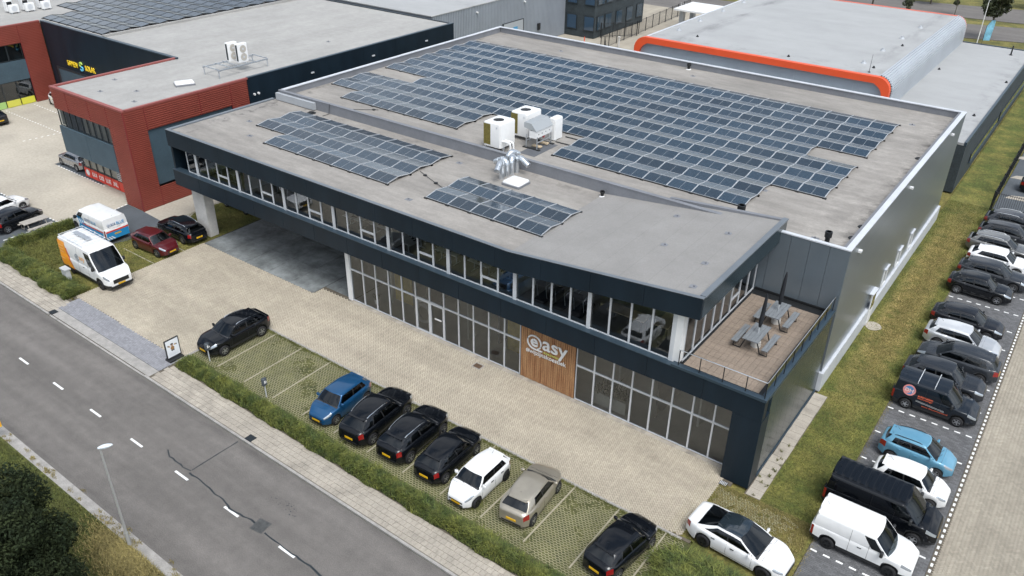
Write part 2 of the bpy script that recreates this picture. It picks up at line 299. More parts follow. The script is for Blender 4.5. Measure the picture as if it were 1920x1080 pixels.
M['tabletop'] = mat('grey_plank', (0.158, 0.170, 0.180), 0.7, var=.15, vscale=4, stretch=(4, .5, 1), island=.12)
M['old_wood'] = mat('weathered_wood', (0.33, 0.305, 0.27), 0.85, var=.15, vscale=4, stretch=(4, .5, 1), island=.12)
M['timber'] = mat('red_cedar', (0.37, 0.205, 0.095), 0.65, col2=(0.235, 0.105, 0.045), vscale=1.3, stretch=(3, 1, .35), island=.38, fine=.2, fscale=12)
M['wood_frame'] = mat('plywood', (0.50, 0.40, 0.27), 0.8, var=.1, vscale=5)
M['bark'] = mat('bark', (0.10, 0.085, 0.065), 0.9, var=.25, vscale=6)
M['leaf_dark'] = mat('leaf_dark', (0.026, 0.034, 0.013), 0.85, spec=.15, col2=(0.014, 0.022, 0.011), vscale=1.1, island=.5)
M['leaf'] = mat('leaf', (0.060, 0.070, 0.030), 0.65, col2=(0.032, 0.042, 0.018), vscale=.8, island=.45)
M['tyre'] = mat('tyre', (0.010, 0.010, 0.011), 0.75)
M['rim'] = mat('alloy', (0.42, 0.43, 0.45), 0.3, 0.8)
M['rim_dark'] = mat('alloy_dark', (0.035, 0.037, 0.04), 0.3, 0.6)
M['carglass'] = mat('car_glass', (0.016, 0.024, 0.030), 0.03, 0, spec=1.0, coat=1.0)
M['cabglass'] = glass_mat('car_window', (.34, .38, .40), 1.6)
M['cabin'] = mat('cabin_trim', (.030, .031, .033), .8, var=.2, vscale=3, obj=True)
M['seat'] = mat('car_seat', (.055, .055, .058), .8)
M['headlight'] = mat('headlight', (0.42, 0.46, 0.50), 0.10, 0.6, coat=1)
M['taillight'] = mat('taillight', (0.24, 0.010, 0.010), 0.15, coat=1)
M['plate'] = mat('number_plate', (0.62, 0.36, 0.012), 0.4)
M['chrome'] = mat('chrome', (0.78, 0.79, 0.80), 0.15, 1.0)
M['int_floor'] = mat('office_floor', (0.24, 0.225, 0.20), 0.7, var=.1, vscale=1)
M['int_wall'] = mat('office_wall', (0.60, 0.59, 0.55), 0.8, var=.12, vscale=.6)
M['desk'] = mat('desk_white', (0.66, 0.67, 0.66), 0.5)
M['chair_blue'] = mat('chair_fabric', (0.03, 0.045, 0.065), 0.8)
M['yellow_panel'] = mat('ochre_panel', (0.42, 0.30, 0.05), 0.7, var=.2, vscale=1.5)
# ================================================================ THE SETTING: ground, road, pavements
def sheet(name, x0, y0, x1, y1, z, m, parent=None, th=0.0, sub=0):
    b = MB()
    if th > 0: b.box(x0, y0, z - th, x1, y1, z)
    else: b.poly([(x0, y0, z), (x1, y0, z), (x1, y1, z), (x0, y1, z)])
    o = b.build(name, m, parent)
    if parent is None: tag(o, kind='structure')
    return o
ROADY = lambda x, y: y - 0.0095 * (x + 34)          # the road runs half a degree off the buildings
def strip(name, xs, ya, yb, z, m, parent=None, th=0.0, fy=ROADY):
    b = MB(); x0, x1 = xs
    top = [(x0, fy(x0, ya), z), (x1, fy(x1, ya), z), (x1, fy(x1, yb), z), (x0, fy(x0, yb), z)]
    if th > 0: b.prism([(p[0], p[1]) for p in top], z - th, z)
    else: b.poly(top)
    o = b.build(name, m, parent)
    if parent is None: tag(o, kind='structure')
    return o
ground = sheet('ground', -420, -120, 300, 460, -0.16, M['grass'])
road = strip('road', (-260, 120), 11.55, 18.62, -0.09, M['asphalt'])
# lane dashes
for k in range(-24, 12):
    x = -47.6 + 3.985 * k
    if x < -90 or x > -8: continue
    strip('lane_dash', (x, x + 1.06), 15.10, 15.22, -0.086, M['white_line'], road)
# sealed cracks
def seal(pts, wd):
    b = MB(); L_, R_ = [], []
    for i, (x, y) in enumerate(pts):
        a = pts[max(i - 1, 0)]; c = pts[min(i + 1, len(pts) - 1)]; dx, dy = c[0] - a[0], c[1] - a[1]; n = math.hypot(dx, dy) or 1
        ww = wd * random.uniform(.6, 1.25); L_.append((x - dy / n * ww, y + dx / n * ww, -0.0855)); R_.append((x + dy / n * ww, y - dx / n * ww, -0.0855))
    n = len(pts); b.add(L_ + R_, [(i, i + n, i + n + 1, i + 1) for i in range(n - 1)])
    b.build('crack_seal', M['seal'], road)
def wob(p, q, n, a):
    return [(p[0] + (q[0] - p[0]) * i / n + random.uniform(-a, a) * .3, p[1] + (q[1] - p[1]) * i / n + random.uniform(-a, a)) for i in range(n + 1)]
seal(wob((-31.0, 18.45), (-31.05, 15.7), 10, .02), .032)
seal([(-33.35, 15.85)] + wob((-32.8, 15.62), (-31.6, 15.55), 5, .05) + [(-31.05, 15.62)], .035)
seal(wob((-31.0, 15.52), (-27.6, 15.3), 12, .05) + wob((-27.4, 15.2), (-25.5, 15.35), 8, .05), .042)
seal(wob((-24.85, 15.2), (-22.6, 15.15), 8, .04) + wob((-22.4, 15.15), (-16, 14.9), 18, .05), .04)
# asphalt drips
b = MB()
for k in range(26):
    x, y = random.choice([(-25.8, 16.9), (-25.2, 17.1), (-24.7, 16.6)]); x += random.gauss(0, .25); y += random.gauss(0, .12); r = random.uniform(.015, .05)
    b.poly([(x + r * math.cos(q), y + r * math.sin(q) * .7, -0.0858) for q in np.linspace(0, 2 * math.pi, 7)[:-1]])
b.build('tar_drips', M['seal'], road)
# manhole cover
mh = MB(); mh.box(-.36, -.36, 0, .36, .36, .006)
for i in range(5):
    for j in range(5): mh.box(-.30 + .12 * i, -.30 + .12 * j, .006, -.22 + .12 * i, -.22 + .12 * j, .012)
o = mh.build('manhole_cover', mat('cast_iron', (0.085, 0.087, 0.085), .6, .4, var=.2, vscale=5), loc=(-25.32, 15.35, -0.086)); o.rotation_euler = (0, 0, R(8))
tag(o, 'square grey iron manhole cover in the road beside the centre line', 'manhole cover')
# south kerb band and verge
strip('south_verge', (-260, 120), -60, 11.05, -0.03, M['grass_south_shaded'], th=.2)
strip('gutter_strip', (-260, 120), 11.05, 11.55, -0.075, M['kerb'], th=.1)
# ---------------- pavement along the north side
pave = strip('pavement', (-120, 60), 18.78, 20.55, -0.028, M['bed'], th=.12)
SW0, SW1 = 18.80, 20.22
kmesh = {}
kx = -62.0
kb = MB(); kb.box(0, 0, -.10, .985, .13, .008); kme = kb.build('kerbstone', M['kerb'], pave); kme.location = (kx, ROADY(kx, 18.64), 0); kme.rotation_euler = (0, 0, -.0095)
kb = MB(); kb.box(0, 0, -.10, .985, .13, -.055); klow = kb.build('dropped_kerbstone', M['kerb'], pave); klow.location = (-50.9, ROADY(-50.9, 18.64), 0); klow.rotation_euler = (0, 0, -.0095)
x = kx + 1
while x < 12:
    low = -51.2 < x < -40.2
    if not (abs(x + 50.9) < .4):
        oo = link_mesh('dropped_kerbstone' if low else 'kerbstone', klow.data if low else kme.data, pave, (x, ROADY(x, 18.64), 0), (0, 0, -.0095))
    x += 1.0
# paving slabs 30 x 30 in half bond
sm = MB(); sm.add([(.004, .004, -.03), (.294, .004, -.03), (.294, .294, -.03), (.004, .294, -.03), (.009, .009, 0), (.289, .009, 0), (.289, .289, 0), (.009, .289, 0)],
                  [(4, 5, 6, 7), (0, 1, 5, 4), (1, 2, 6, 5), (2, 3, 7, 6), (3, 0, 4, 7)])
slots = []
for rI in range(5):
    y = SW0 + .01 + .3 * rI
    n0 = 0
    x = -62 + (0.15 if rI % 2 else 0)
    while x < 12:
        if not (-51.3 < x < -39.75): slots.append((x, ROADY(x, y)))
        x += .3
slots.sort(key=lambda p: (p[0] ** 2 + p[1] ** 2))
first = sm.build('paving_slab', M['slab'], pave)
_inview = [p for p in slots if p[0] < -15.6]
for i, (x, y) in enumerate(_inview[:300]):
    z = random.uniform(-.004, .004)
    if i == 0: first.location = (x, y, z)
    else: link_mesh('paving_slab', first.data, pave, (x, y, z))
rest = _inview[300:] + [p for p in slots if p[0] >= -15.6]
_v = np.array(sm.v); _f = np.array(sm.f)
off = np.array([(x, y, random.uniform(-.004, .004)) for x, y in rest])
V = (_v[None] + off[:, None]).reshape(-1, 3); F = (_f[None] + (np.arange(len(off)) * 8)[:, None, None]).reshape(-1, 4)
tag(link_mesh('paving_slabs_beyond', np_mesh('paving_slabs_beyond', V, F, M['slab']), pave), kind='stuff')
# grey apron across the entrance
strip('entrance_apron', (-51.25, -39.72), 18.80, 19.45, -0.012, M['kerb'], pave, th=.03)
def brick_grid(x0, x1, y0, y1, bx, by, z, gap=.008, bond=True, jitter=.002, keep=None, h=.03):
    cs = []; j = 0; y = y0
    while y < y1 - by * .5:
        x = x0 - (bx / 2 if (bond and j % 2) else 0)
        while x < x1 - bx * .25:
            if keep is None or keep(x + bx / 2, y + by / 2): cs.append((max(x, x0), y, min(x + bx, x1) - max(x, x0)))
            x += bx
        y += by; j += 1
    c = np.array(cs); n = len(c); g = gap / 2
    X0, Y0, X1, Y1 = c[:, 0] + g, c[:, 1] + g, c[:, 0] + c[:, 2] - g, c[:, 1] + by - g; Z = z + rng.uniform(-jitter, jitter, n); B = np.full(n, z - h)
    V = np.stack([np.stack(a, 1) for a in ((X0, Y0, B), (X1, Y0, B), (X1, Y1, B), (X0, Y1, B), (X0, Y0, Z), (X1, Y0, Z), (X1, Y1, Z), (X0, Y1, Z))], 1).reshape(-1, 3)
    f = np.array([(4, 5, 6, 7), (0, 1, 5, 4), (1, 2, 6, 5), (2, 3, 7, 6), (3, 0, 4, 7)])
    return V, (f[None] + (np.arange(n) * 8)[:, None, None]).reshape(-1, 4)
def herringbone(x0, x1, y0, y1, keep, bw=.105, z=0.0, gap=.020, rot=45):
    """bricks 2:1 in herringbone, as real blocks"""
    ca, sa = math.cos(R(rot)), math.sin(R(rot)); cs = [(x0, y0), (x1, y0), (x1, y1), (x0, y1)]
    us = [(x * ca + y * sa) / bw for x, y in cs]; vs_ = [(-x * sa + y * ca) / bw for x, y in cs]
    I, J = np.meshgrid(np.arange(math.floor(min(us)) - 1, math.ceil(max(us)) + 1), np.arange(math.floor(min(vs_)) - 1, math.ceil(max(vs_)) + 1), indexing='ij')
    I, J = I.ravel(), J.ravel(); k = (I - J) % 4; h_ = k == 0; v_ = k == 3
    I2 = np.concatenate([I[h_], I[v_]]).astype(float); J2 = np.concatenate([J[h_], J[v_]]).astype(float)
    W = np.concatenate([np.full(h_.sum(), 2.), np.full(v_.sum(), 1.)]); H = np.concatenate([np.full(h_.sum(), 1.), np.full(v_.sum(), 2.)])
    cx, cy = (I2 + W / 2) * bw, (J2 + H / 2) * bw; X, Y = cx * ca - cy * sa, cx * sa + cy * ca
    ok = keep(X, Y); I2, J2, W, H = I2[ok], J2[ok], W[ok], H[ok]; n = len(I2); g = gap / 2
    a0, b0, a1, b1 = I2 * bw + g, J2 * bw + g, (I2 + W) * bw - g, (J2 + H) * bw - g; Z = z + rng.uniform(-.0025, .0025, n); B = np.full(n, z - .03)
    V = np.stack([np.stack([p * ca - q * sa, p * sa + q * ca, r], 1) for p, q, r in ((a0, b0, B), (a1, b0, B), (a1, b1, B), (a0, b1, B), (a0, b0, Z), (a1, b0, Z), (a1, b1, Z), (a0, b1, Z))], 1).reshape(-1, 3)
    f = np.array([(4, 5, 6, 7), (0, 1, 5, 4), (1, 2, 6, 5), (2, 3, 7, 6), (3, 0, 4, 7)])
    return V, (f[None] + (np.arange(n) * 8)[:, None, None]).reshape(-1, 4)
V, F = brick_grid(-51.3, -39.72, 19.47, 20.95, .21, .105, -.002, keep=None)
V[:, 1] -= 0.0095 * (V[:, 0] + 34)
tag(link_mesh('grey_entrance_pavers', np_mesh('grey_entrance_pavers', V, F, M['slab_grey']), pave), kind='stuff')
strip('entrance_bed', (-51.3, -39.7), 19.45, 20.98, -0.0265, M['bed_dark'], pave)
# ---------------- forecourt of beige herringbone brick
fore = MB(); fore.prism([(-51.75, 20.9), (-39.75, 20.9), (-39.75, 26.42), (-8.9, 26.42), (-8.9, 32.3), (-51.75, 32.3)], -.12, -.026)
fore = tag(fore.build('forecourt', M['bed']), kind='structure')
def keepF(X, Y):
    low = Y < 26.42
    return (X > -51.7) & (X < -9.45 + (Y - 30.6) * .0) & (Y < 32.0) & (Y > 20.93 - .0095 * (X + 34)) & ~(low & (X > -39.80)) & ~((X < -39.4) & (X > -51.65) & (Y > 31.15)) & ~((X > -10.0) & (Y < 26.6))
V, F = herringbone(-51.8, -9, 20.8, 32, keepF)
tag(link_mesh('herringbone_bricks', np_mesh('herringbone_bricks', V, F, M['brick_beige']), fore), kind='stuff')
# paler strip of slabs along the facade
V, F = brick_grid(-36.7, -9.6, 31.9, 32.2, .3, .3, .007); tag(link_mesh('facade_edge_slabs', np_mesh('facade_edge_slabs', V, F, M['slab']), fore), kind='stuff')
# brick edging lines
MB().box(-39.86, 20.95, -.03, -39.70, 26.33, .007).build('edging_band', M['kerb'], fore)
MB().box(-39.8, 26.34, -.03, -9.3, 26.50, .007).build('edging_band', M['kerb'], fore)
# drain cover
d = MB(); d.box(-.32, -.26, 0, .32, .26, .008); d.box(-.25, -.19, .008, .25, .19, .014, 1)
tag(d.build('drain_cover', [M['kerb'], mat('rust_iron', (0.10, 0.06, 0.035), .8, .2, var=.2, vscale=8)], loc=(-25.15, 31.35, .002)), 'small brown iron drain cover in pale frame in front of glazing', 'drain cover')
# passage under the office: concrete slabs, each its own piece
pas = MB(); pas.box(-55.5, 31.1, -.14, -36.9, 41.4, -.03); pas = tag(pas.build('passage_floor', M['bed_dark']), kind='structure')
for j in range(4):
    for i in range(5):
        x0 = -51.6 + 2.43 * i; y0 = 31.15 + 2.55 * j
        MB().box(x0 + .02, y0 + .02, -.04, x0 + 2.41, y0 + 2.53, random.uniform(-.004, .004)).build('concrete_slab', M['concrete_slab'], pas)
MB().box(-39.4, 32.3, -.04, -36.75, 41.3, -.006).build('side_strip', M['concrete_slab'], pas)
# ---------------- grid-paver parking bays along the street
bays = MB(); bays.box(-39.72, 21.2, -.12, -8.8, 26.40, -.028); bays = tag(bays.build('parking_bays', M['bay_soil']), kind='structure')
def grid_pavers(x0, x1, y0, y1, keep, pitch=.115, step=.10, wv=.028, hw=.020, z=0.0):
    n = int((x1 - x0) / step); xs = x0 + np.arange(n + 1) * step; V = []; F = []; base = 0
    y = y0; r = 0
    while y < y1:
        yc = y + wv * np.where((np.arange(n + 1) + r) % 2 == 0, 1, -1)
        zz = z + rng.uniform(-.006, .004, n + 1)
        V.append(np.stack([xs, yc - hw, zz], 1)); V.append(np.stack([xs, yc + hw, zz], 1))
        i = np.arange(n); ok = keep(xs[:-1] + step / 2, np.full(n, y)); i = i[ok]
        F.append(np.stack([base + i, base + i + 1, base + n + 1 + i + 1, base + n + 1 + i], 1)); base += 2 * (n + 1); y += pitch; r += 1
    return np.concatenate(V), np.concatenate(F)
_seed = rng.uniform(0, 6.28, 20)
def worn(X, Y, t):
    s_ = np.sin(X * 1.7 + _seed[0]) * np.sin(Y * 2.3 + _seed[1]) + .7 * np.sin(X * .6 + Y * 1.1 + _seed[2]) + .6 * np.sin(X * 4.1 + _seed[3]) * np.sin(Y * 3.7 + _seed[4]) + rng.uniform(-.8, .8, len(X))
    return s_ < t
V, F = grid_pavers(-39.7, -9.0, 21.5, 26.38, lambda X, Y: worn(X, Y, 1.25) & ~((Y > 26.1) & (rng.uniform(size=len(X)) < .5)))
tag(link_mesh('grid_pavers', np_mesh('grid_pavers', V, F, M['grid_paver']), bays), kind='stuff')
M['bay_line'] = mat('bay_line', (0.33, 0.30, 0.22), 0.85, var=.1, vscale=3)
for k in range(0, 13):
    x = -39.90 + 2.49 * k + .0 * k
    if k == 0: continue
    if x > -9.8: continue
    MB().box(x - .035, 21.9, -.03, x + .035, 26.38, .005).build('bay_line', M['bay_line'], bays)
def blades(name, n, place, hmin, hmax, wd, lean, m, parent=None, seg=2, spread=.05):
    """grass blades: two-segment tapering strips; place() -> (x, y, z) arrays"""
    X, Y, Z = place(n); n = len(X)
    a = rng.uniform(0, 2 * np.pi, n); H = rng.uniform(hmin, hmax, n); ln_ = rng.uniform(.2, 1, n) * lean * H; w_ = wd * rng.uniform(.6, 1.3, n)
    dx, dy = np.cos(a), np.sin(a); px, py = -dy * w_ / 2, dx * w_ / 2
    P0 = np.stack([X - px, Y - py, Z], 1); P1 = np.stack([X + px, Y + py, Z], 1)
    mx_, my_, mz_ = X + dx * ln_ * .35, Y + dy * ln_ * .35, Z + H * .65
    P2 = np.stack([mx_ + px * .8, my_ + py * .8, mz_], 1); P3 = np.stack([mx_ - px * .8, my_ - py * .8, mz_], 1)
    P4 = np.stack([X + dx * ln_ + px * .15, Y + dy * ln_ + py * .15, Z + H * (1 - .25 * lean)], 1); P5 = np.stack([X + dx * ln_ - px * .15, Y + dy * ln_ - py * .15, Z + H * (1 - .25 * lean)], 1)
    V = np.stack([P0, P1, P2, P3, P4, P5], 1).reshape(-1, 3); b_ = np.arange(n) * 6
    F = np.concatenate([np.stack([b_, b_ + 1, b_ + 2, b_ + 3], 1), np.stack([b_ + 3, b_ + 2, b_ + 4, b_ + 5], 1)])
    return link_mesh(name, np_mesh(name, V, F, m), parent)
def scatter(x0, x1, y0, y1, z=0.0, clump=None):
    def f(n):
        X, Y = rng.uniform(x0, x1, n), rng.uniform(y0, y1, n)
        if clump is not None: k = clump(X, Y); X, Y = X[k], Y[k]
        return X, Y, np.full(len(X), z)
    return f
tag(blades('bay_grass', 26000, scatter(-39.7, -9, 21.4, 26.4, -.025, lambda X, Y: ~worn(X, Y, .2)), .03, .075, .018, .7, M['blade'], bays), kind='stuff')
tag(blades('bay_edge_grass', 9000, lambda n: (rng.uniform(-39.5, -9.2, n), 26.38 - np.abs(rng.normal(0, .16, n)), np.full(n, -.02)), .04, .10, .02, .8, M['blade'], bays), kind='stuff')
# honeycomb corner beside the dark pier
cor = MB(); cor.box(-10.2, 26.6, -.12, -4.46, 31.0, -.022); cor.box(-8.79, 20.3, -.12, -4.46, 26.599, -.022); cor = tag(cor.build('corner_grass', M['grass']), kind='structure')
hexV, hexF, base = [], [], 0
for i in range(36):
    for j in range(30):
        cx = -9.3 + .17 * i + (.085 if j % 2 else 0); cy = 28.2 + .15 * j - .32 * (cx + 9.3)
        if cy > 30.6 or cy < 27.2 or cx > -5.2 or cx < -9.4 + (30.6 - cy) * .25 or random.random() < .16 + .25 * max(0, cx + 7): continue
        q = np.linspace(0, 2 * np.pi, 7)[:-1] + .52
        hexV += [(cx + .088 * math.cos(t), cy + .088 * math.sin(t), .003) for t in q] + [(cx + .052 * math.cos(t), cy + .052 * math.sin(t), .003) for t in q]
        hexF += [(base + k, base + (k + 1) % 6, base + 6 + (k + 1) % 6, base + 6 + k) for k in range(6)]; base += 12
tag(link_mesh('honeycomb_pavers', np_mesh('honeycomb_pavers', np.array(hexV), np.array(hexF), M['grid_paver']), cor), kind='stuff')
tag(blades('corner_grass_blades', 16000, scatter(-9.35, -4.6, 26.65, 30.9, -.02), .04, .13, .02, .8, M['blade_dry'], cor), kind='stuff')
# ---------------- verge beside the hall
verge = MB(); verge.box(-8.0, 31.0, -.12, -4.45, 76.2, -.012); verge.box(-8.0, 76.2, -.12, -4.75, 135, -.012); verge = tag(verge.build('grass_verge', M['grass_verge']), kind='structure')
def blob(cx, cy, rx, ry, z, n=40, am=.18):
    ph = [random.uniform(0, 6.28) for _ in range(4)]
    return [(cx + rx * math.cos(q) * (1 + am * math.sin(3 * q + ph[0]) * .6 + am * math.sin(7 * q + ph[1]) * .4), cy + ry * math.sin(q) * (1 + am * math.sin(2 * q + ph[2]) * .5 + am * math.sin(9 * q + ph[3]) * .3), z) for q in np.linspace(0, 2 * math.pi, n + 1)[:-1]]
tag(blades('verge_blades', 60000, scatter(-7.95, -4.5, 31, 76, -.012, lambda X, Y: (X > -7.3) | (Y > 41.3)), .03, .085, .022, .8, M['blade'], verge), kind='stuff')
tag(blades('verge_dry_blades', 26000, lambda n: (rng.normal(-6.25, .5, n), rng.normal(57, 9, n), np.full(n, -.012)), .03, .08, .022, .8, M['blade_dry'], verge), kind='stuff')
tag(blades('south_blades', 30000, lambda n: (rng.uniform(-48, -16, n), 11.0 - np.abs(rng.normal(0, 2.2, n)), np.full(n, -.03)), .05, .20, .025, .8, M['blade_south_shaded'], bpy.data.objects['south_verge']), kind='stuff')
tag(blades('south_dry_tufts', 9000, lambda n: (rng.normal(-28.6, 1.2, n), 10.95 - np.abs(rng.normal(0, .7, n)), np.full(n, -.03)), .08, .32, .03, .9, M['blade_dry'], bpy.data.objects['south_verge']), kind='stuff')
# weeds growing in the gutter
tag(blades('gutter_weeds', 2600, lambda n: (np.repeat(rng.uniform(-45, -22, n // 40), 40) + rng.normal(0, .1, n // 40 * 40), np.repeat(11.3 + rng.normal(0, .13, n // 40), 40) + rng.normal(0, .05, n // 40 * 40) - .0095 * 0, np.full(n // 40 * 40, -.075)), .03, .11, .02, .9, M['blade_dry'], bpy.data.objects['gutter_strip']), kind='stuff')
# slab path along the dark wall
path = MB(); path.box(-8.15, 30.95, -.1, -7.35, 41.2, -.008); path = tag(path.build('wall_path', M['bed']), kind='structure')
pm = MB(); pm.box(.008, .008, -.03, .722, .592, .012)
for k in range(17):
    y = 30.98 + .6 * k; pm.build('path_slab', M['slab'], path, loc=(-8.10 + random.uniform(-.015, .015), y, random.uniform(-.004, .004)))
tag(blades('path_weeds', 260, lambda n: (np.repeat(rng.uniform(-8.05, -7.4, n // 20), 20) + rng.normal(0, .04, n), np.repeat(np.clip(rng.normal(33.2, 1.6, n // 20), 31.1, 38), 20) + rng.normal(0, .05, n), np.full(n, .006)), .04, .16, .02, .9, M['blade'], path), kind='stuff')
o = MB().prism([p[:2] for p in blob(-7.45, 50.6, .5, .55, 0, 14, .1)], -.012, .02).build('door_step_slab', M['slab']); tag(o, kind='structure')
# ---------------- car park on the right
lot = MB(); lot.box(-4.45, 20, -.12, .22, 75.3, -.028); lot = tag(lot.build('car_park', M['bed_dark']), kind='structure')
V, F = brick_grid(-4.42, .20, 20.4, 75.2, .21, .105, 0.0, gap=.010)
tag(link_mesh('grey_paving_bricks', np_mesh('grey_paving_bricks', V, F, M['brick_grey']), lot), kind='stuff')
acc = MB(); acc.box(.22, 20, -.12, 16, 140, -.028); acc = tag(acc.build('access_road', M['bed']), kind='structure')
V, F = herringbone(.4, 9.0, 20, 78, lambda X, Y: (X > .46) & (X < 8.9) & (Y > 20.4) & (Y < 77), bw=.115, rot=45)
tag(link_mesh('access_road_bricks', np_mesh('access_road_bricks', V, F, M['brick_beige2']), acc), kind='stuff')
wb = MB(); wb.box(0, 0, -.02, .105, .20, .006); wm = wb.build('white_marker_brick', M['white_line'], lot, loc=(.27, 20.4, 0))
y = 20.8
while y < 75: link_mesh('white_marker_brick', wm.data, lot, (.27, y, 0)); y += .42
ds = MB(); ds.box(0, -.05, -.02, .30, .05, .006); dsm = ds.build('bay_dash', M['white_line'], lot, loc=(-4.35, 29.45, 0))
for k in range(-3, 18):
    y = 29.45 + 2.59 * k
    for i in range(8):
        if k == 0 and i == 0: continue
        link_mesh('bay_dash', dsm.data, lot, (-4.35 + .58 * i, y, 0))
tag(blades('car_park_edge_weeds', 7000, lambda n: (-4.45 + np.abs(rng.normal(0, .12, n)), rng.uniform(27, 75, n), np.full(n, -.01)), .02, .07, .02, .8, M['blade_dry'], lot), kind='stuff')
# ---------------- yard of the red building, west
yard = MB(); yard.prism([(-140, 26.3), (-61.9, 26.3), (-62.6, 31.6), (-60.1, 31.6), (-55.3, 31.3), (-57.2, 34.6), (-56.5, 38.5), (-54, 43.4), (-140, 43.4)], -.12, -.006); yard = tag(yard.build('west_yard', M['yard']), kind='structure')
wl = MB(); wl.prism([(-140, 20.6), (-62.2, 20.6), (-61.7, 26.3), (-140, 26.3)], -.12, -.008); wl = tag(wl.build('west_bays', M['asphalt_dark']), kind='structure')
qb = MB(); qb.prism([(-61.9, 26.3), (-57.1, 26.3), (-55.6, 31.3), (-60.1, 31.6), (-62.6, 31.6)], -.12, -.007); qb = tag(qb.build('van_bay', M['asphalt_dark']), kind='structure')
lawn = MB(); lawn.prism([(-62.2, 20.35), (-51.72, 20.75), (-51.72, 22.2), (-57.1, 22.2), (-57.1, 26.3), (-61.7, 26.3)], -.12, -.01); lawn = tag(lawn.build('west_lawn', M['grass']), kind='structure')
gb = MB(); gb.prism([(-57.1, 22.2), (-51.72, 22.2), (-51.72, 32.0), (-51.75, 38.5), (-56.5, 38.5), (-57.2, 34.6), (-55.4, 31.3), (-57.1, 26.3)], -.12, -.009); gb = tag(gb.build('grass_bays', M['grass']), kind='structure')
for y in (24.45, 26.98, 29.5): MB().box(-55.6, y - .04, -.05, -51.75, y + .04, -.002).build('bay_line', M['bay_line'], gb)
tag(blades('grass_bay_blades', 26000, scatter(-57.0, -51.75, 22.2, 36.8, -.01), .03, .09, .02, .8, M['blade'], gb), kind='stuff')
tag(blades('lawn_blades', 30000, scatter(-62, -51.8, 20.5, 26.2, -.01, lambda X, Y: (X < -57) | (Y < 22.3)), .06, .30, .025, .9, M['blade'], lawn), kind='stuff')
def dots(x0, y0, x1, y1, n, sz, parent):
    for i in range(n):
        t = (i + .5) / n; x, y = x0 + (x1 - x0) * t, y0 + (y1 - y0) * t
        MB().box(x - sz[0] / 2, y - sz[1] / 2, -.02, x + sz[0] / 2, y + sz[1] / 2, -.001).build('white_marker_brick', M['white_line'], parent)
dots(-76, 26.3, -61.9, 26.3, 30, (.2, .12), wl); dots(-62.45, 30.2, -62.75, 32.0, 5, (.12, .2), qb)
for x in (-72.6, -70.1, -67.3, -63.9): dots(x, 22.0, x, 26.0, 7, (.1, .3), wl)
dots(-75.4, 32.5, -67.5, 32.5, 18, (.22, .12), yard); dots(-95, 37.2, -84, 37.2, 20, (.22, .1), yard); dots(-95, 40.2, -84, 40.2, 20, (.22, .1), yard); dots(-84.2, 33.5, -83.0, 42.5, 16, (.12, .22), yard)
s = MB(); s.box(-76, 32.5, -.03, -68, 34.6, -.003); s.build('wall_bay', M['asphalt_dark'], yard)
# ---------------- far side: road, verges, paved yard behind
for nm, pts, m_, z in (('far_yard', [(-68, 100), (-45, 88), (-44, 134), (-72, 134)], 'brick_beige2', -.05),
                       ('far_street', [(-110, 134), (-45, 134), (-20, 143.5), (60, 170), (60, 178), (-30, 152), (-60, 146), (-110, 143)], 'asphalt', -.06),
                       ('far_avenue', [(-110, 155), (-60, 155), (-15, 160.5), (60, 184), (60, 196), (-20, 172), (-60, 163), (-110, 162)], 'asphalt', -.062),
                       ('back_car_park', [(-4.6, 76.2), (20, 76.2), (20, 120), (-4.6, 120)], 'asphalt_dark', -.02)):
    p = MB(); p.prism(pts, -.14, z); tag(p.build(nm, M[m_]), kind='structure')
for x, y in ((-2.6, 79.5), (-3.0, 85.0), (-3.4, 91)): MB().prism([(x - 1.6, y), (x + 3.2, y + .4), (x + 3.2, y + 2.4), (x - 1.2, y + .9)], -.1, -.012).build('pale_bay', M['slab'], bpy.data.objects['back_car_park'])
# ================================================================ THE OFFICE BUILDING
def text_mesh(body, size, extrude=.01, bold=0.0, align='LEFT', shear=0, space=1.0):
    cu = bpy.data.curves.new('lettering', 'FONT'); cu.body = body; cu.size = size; cu.extrude = extrude; cu.offset = bold; cu.align_x = align; cu.shear = shear; cu.space_character = space
    cu.resolution_u = 3
    o = bpy.data.objects.new('tmp_text', cu); COL.objects.link(o); bpy.context.view_layer.update()
    me = bpy.data.meshes.new_from_object(o.evaluated_get(bpy.context.evaluated_depsgraph_get())); bpy.data.objects.remove(o); bpy.data.curves.remove(cu)
    return me
def fit(me, w=None, h=None):
    """scale a text mesh to a width and height, origin at its lower left"""
    v = np.zeros(len(me.vertices) * 3, np.float32); me.vertices.foreach_get('co', v); v = v.reshape(-1, 3); lo, hi = v.min(0), v.max(0); v -= np.array([lo[0], lo[1], 0])
    if w: v[:, 0] *= w / (hi[0] - lo[0])
    if h: v[:, 1] *= h / (hi[1] - lo[1])
    me.vertices.foreach_set('co', v.ravel()); me.update(); return me
def put_text(name, me, m, parent, loc, rot, world=True):
    me.materials.clear(); me.materials.append(m); return link_mesh(name, me, parent, loc, rot, world=world)

XW, XE, YF, YG = -54.1, -8.13, 31.32, 32.18
ZS, ZT = 4.15, 5.35           # lower fascia bottom / top
ZR, ZW = 8.42, 7.22           # roof edge, window head
XK, XR = -23.0, -11.86        # roof kink, right end of the upper storey
YB = 41.32
def zr(x): return ZR + max(0, (x - XK) / (XR - XK)) * (9.56 - ZR)
def zw(x): return ZW + max(0, (x - XK) / (XR - XK)) * (8.42 - ZW)
off = thing('office_building', 'navy clad office with white framed window bands, cedar panel and cantilever over the drive', 'office building', (-31, 32, 0))
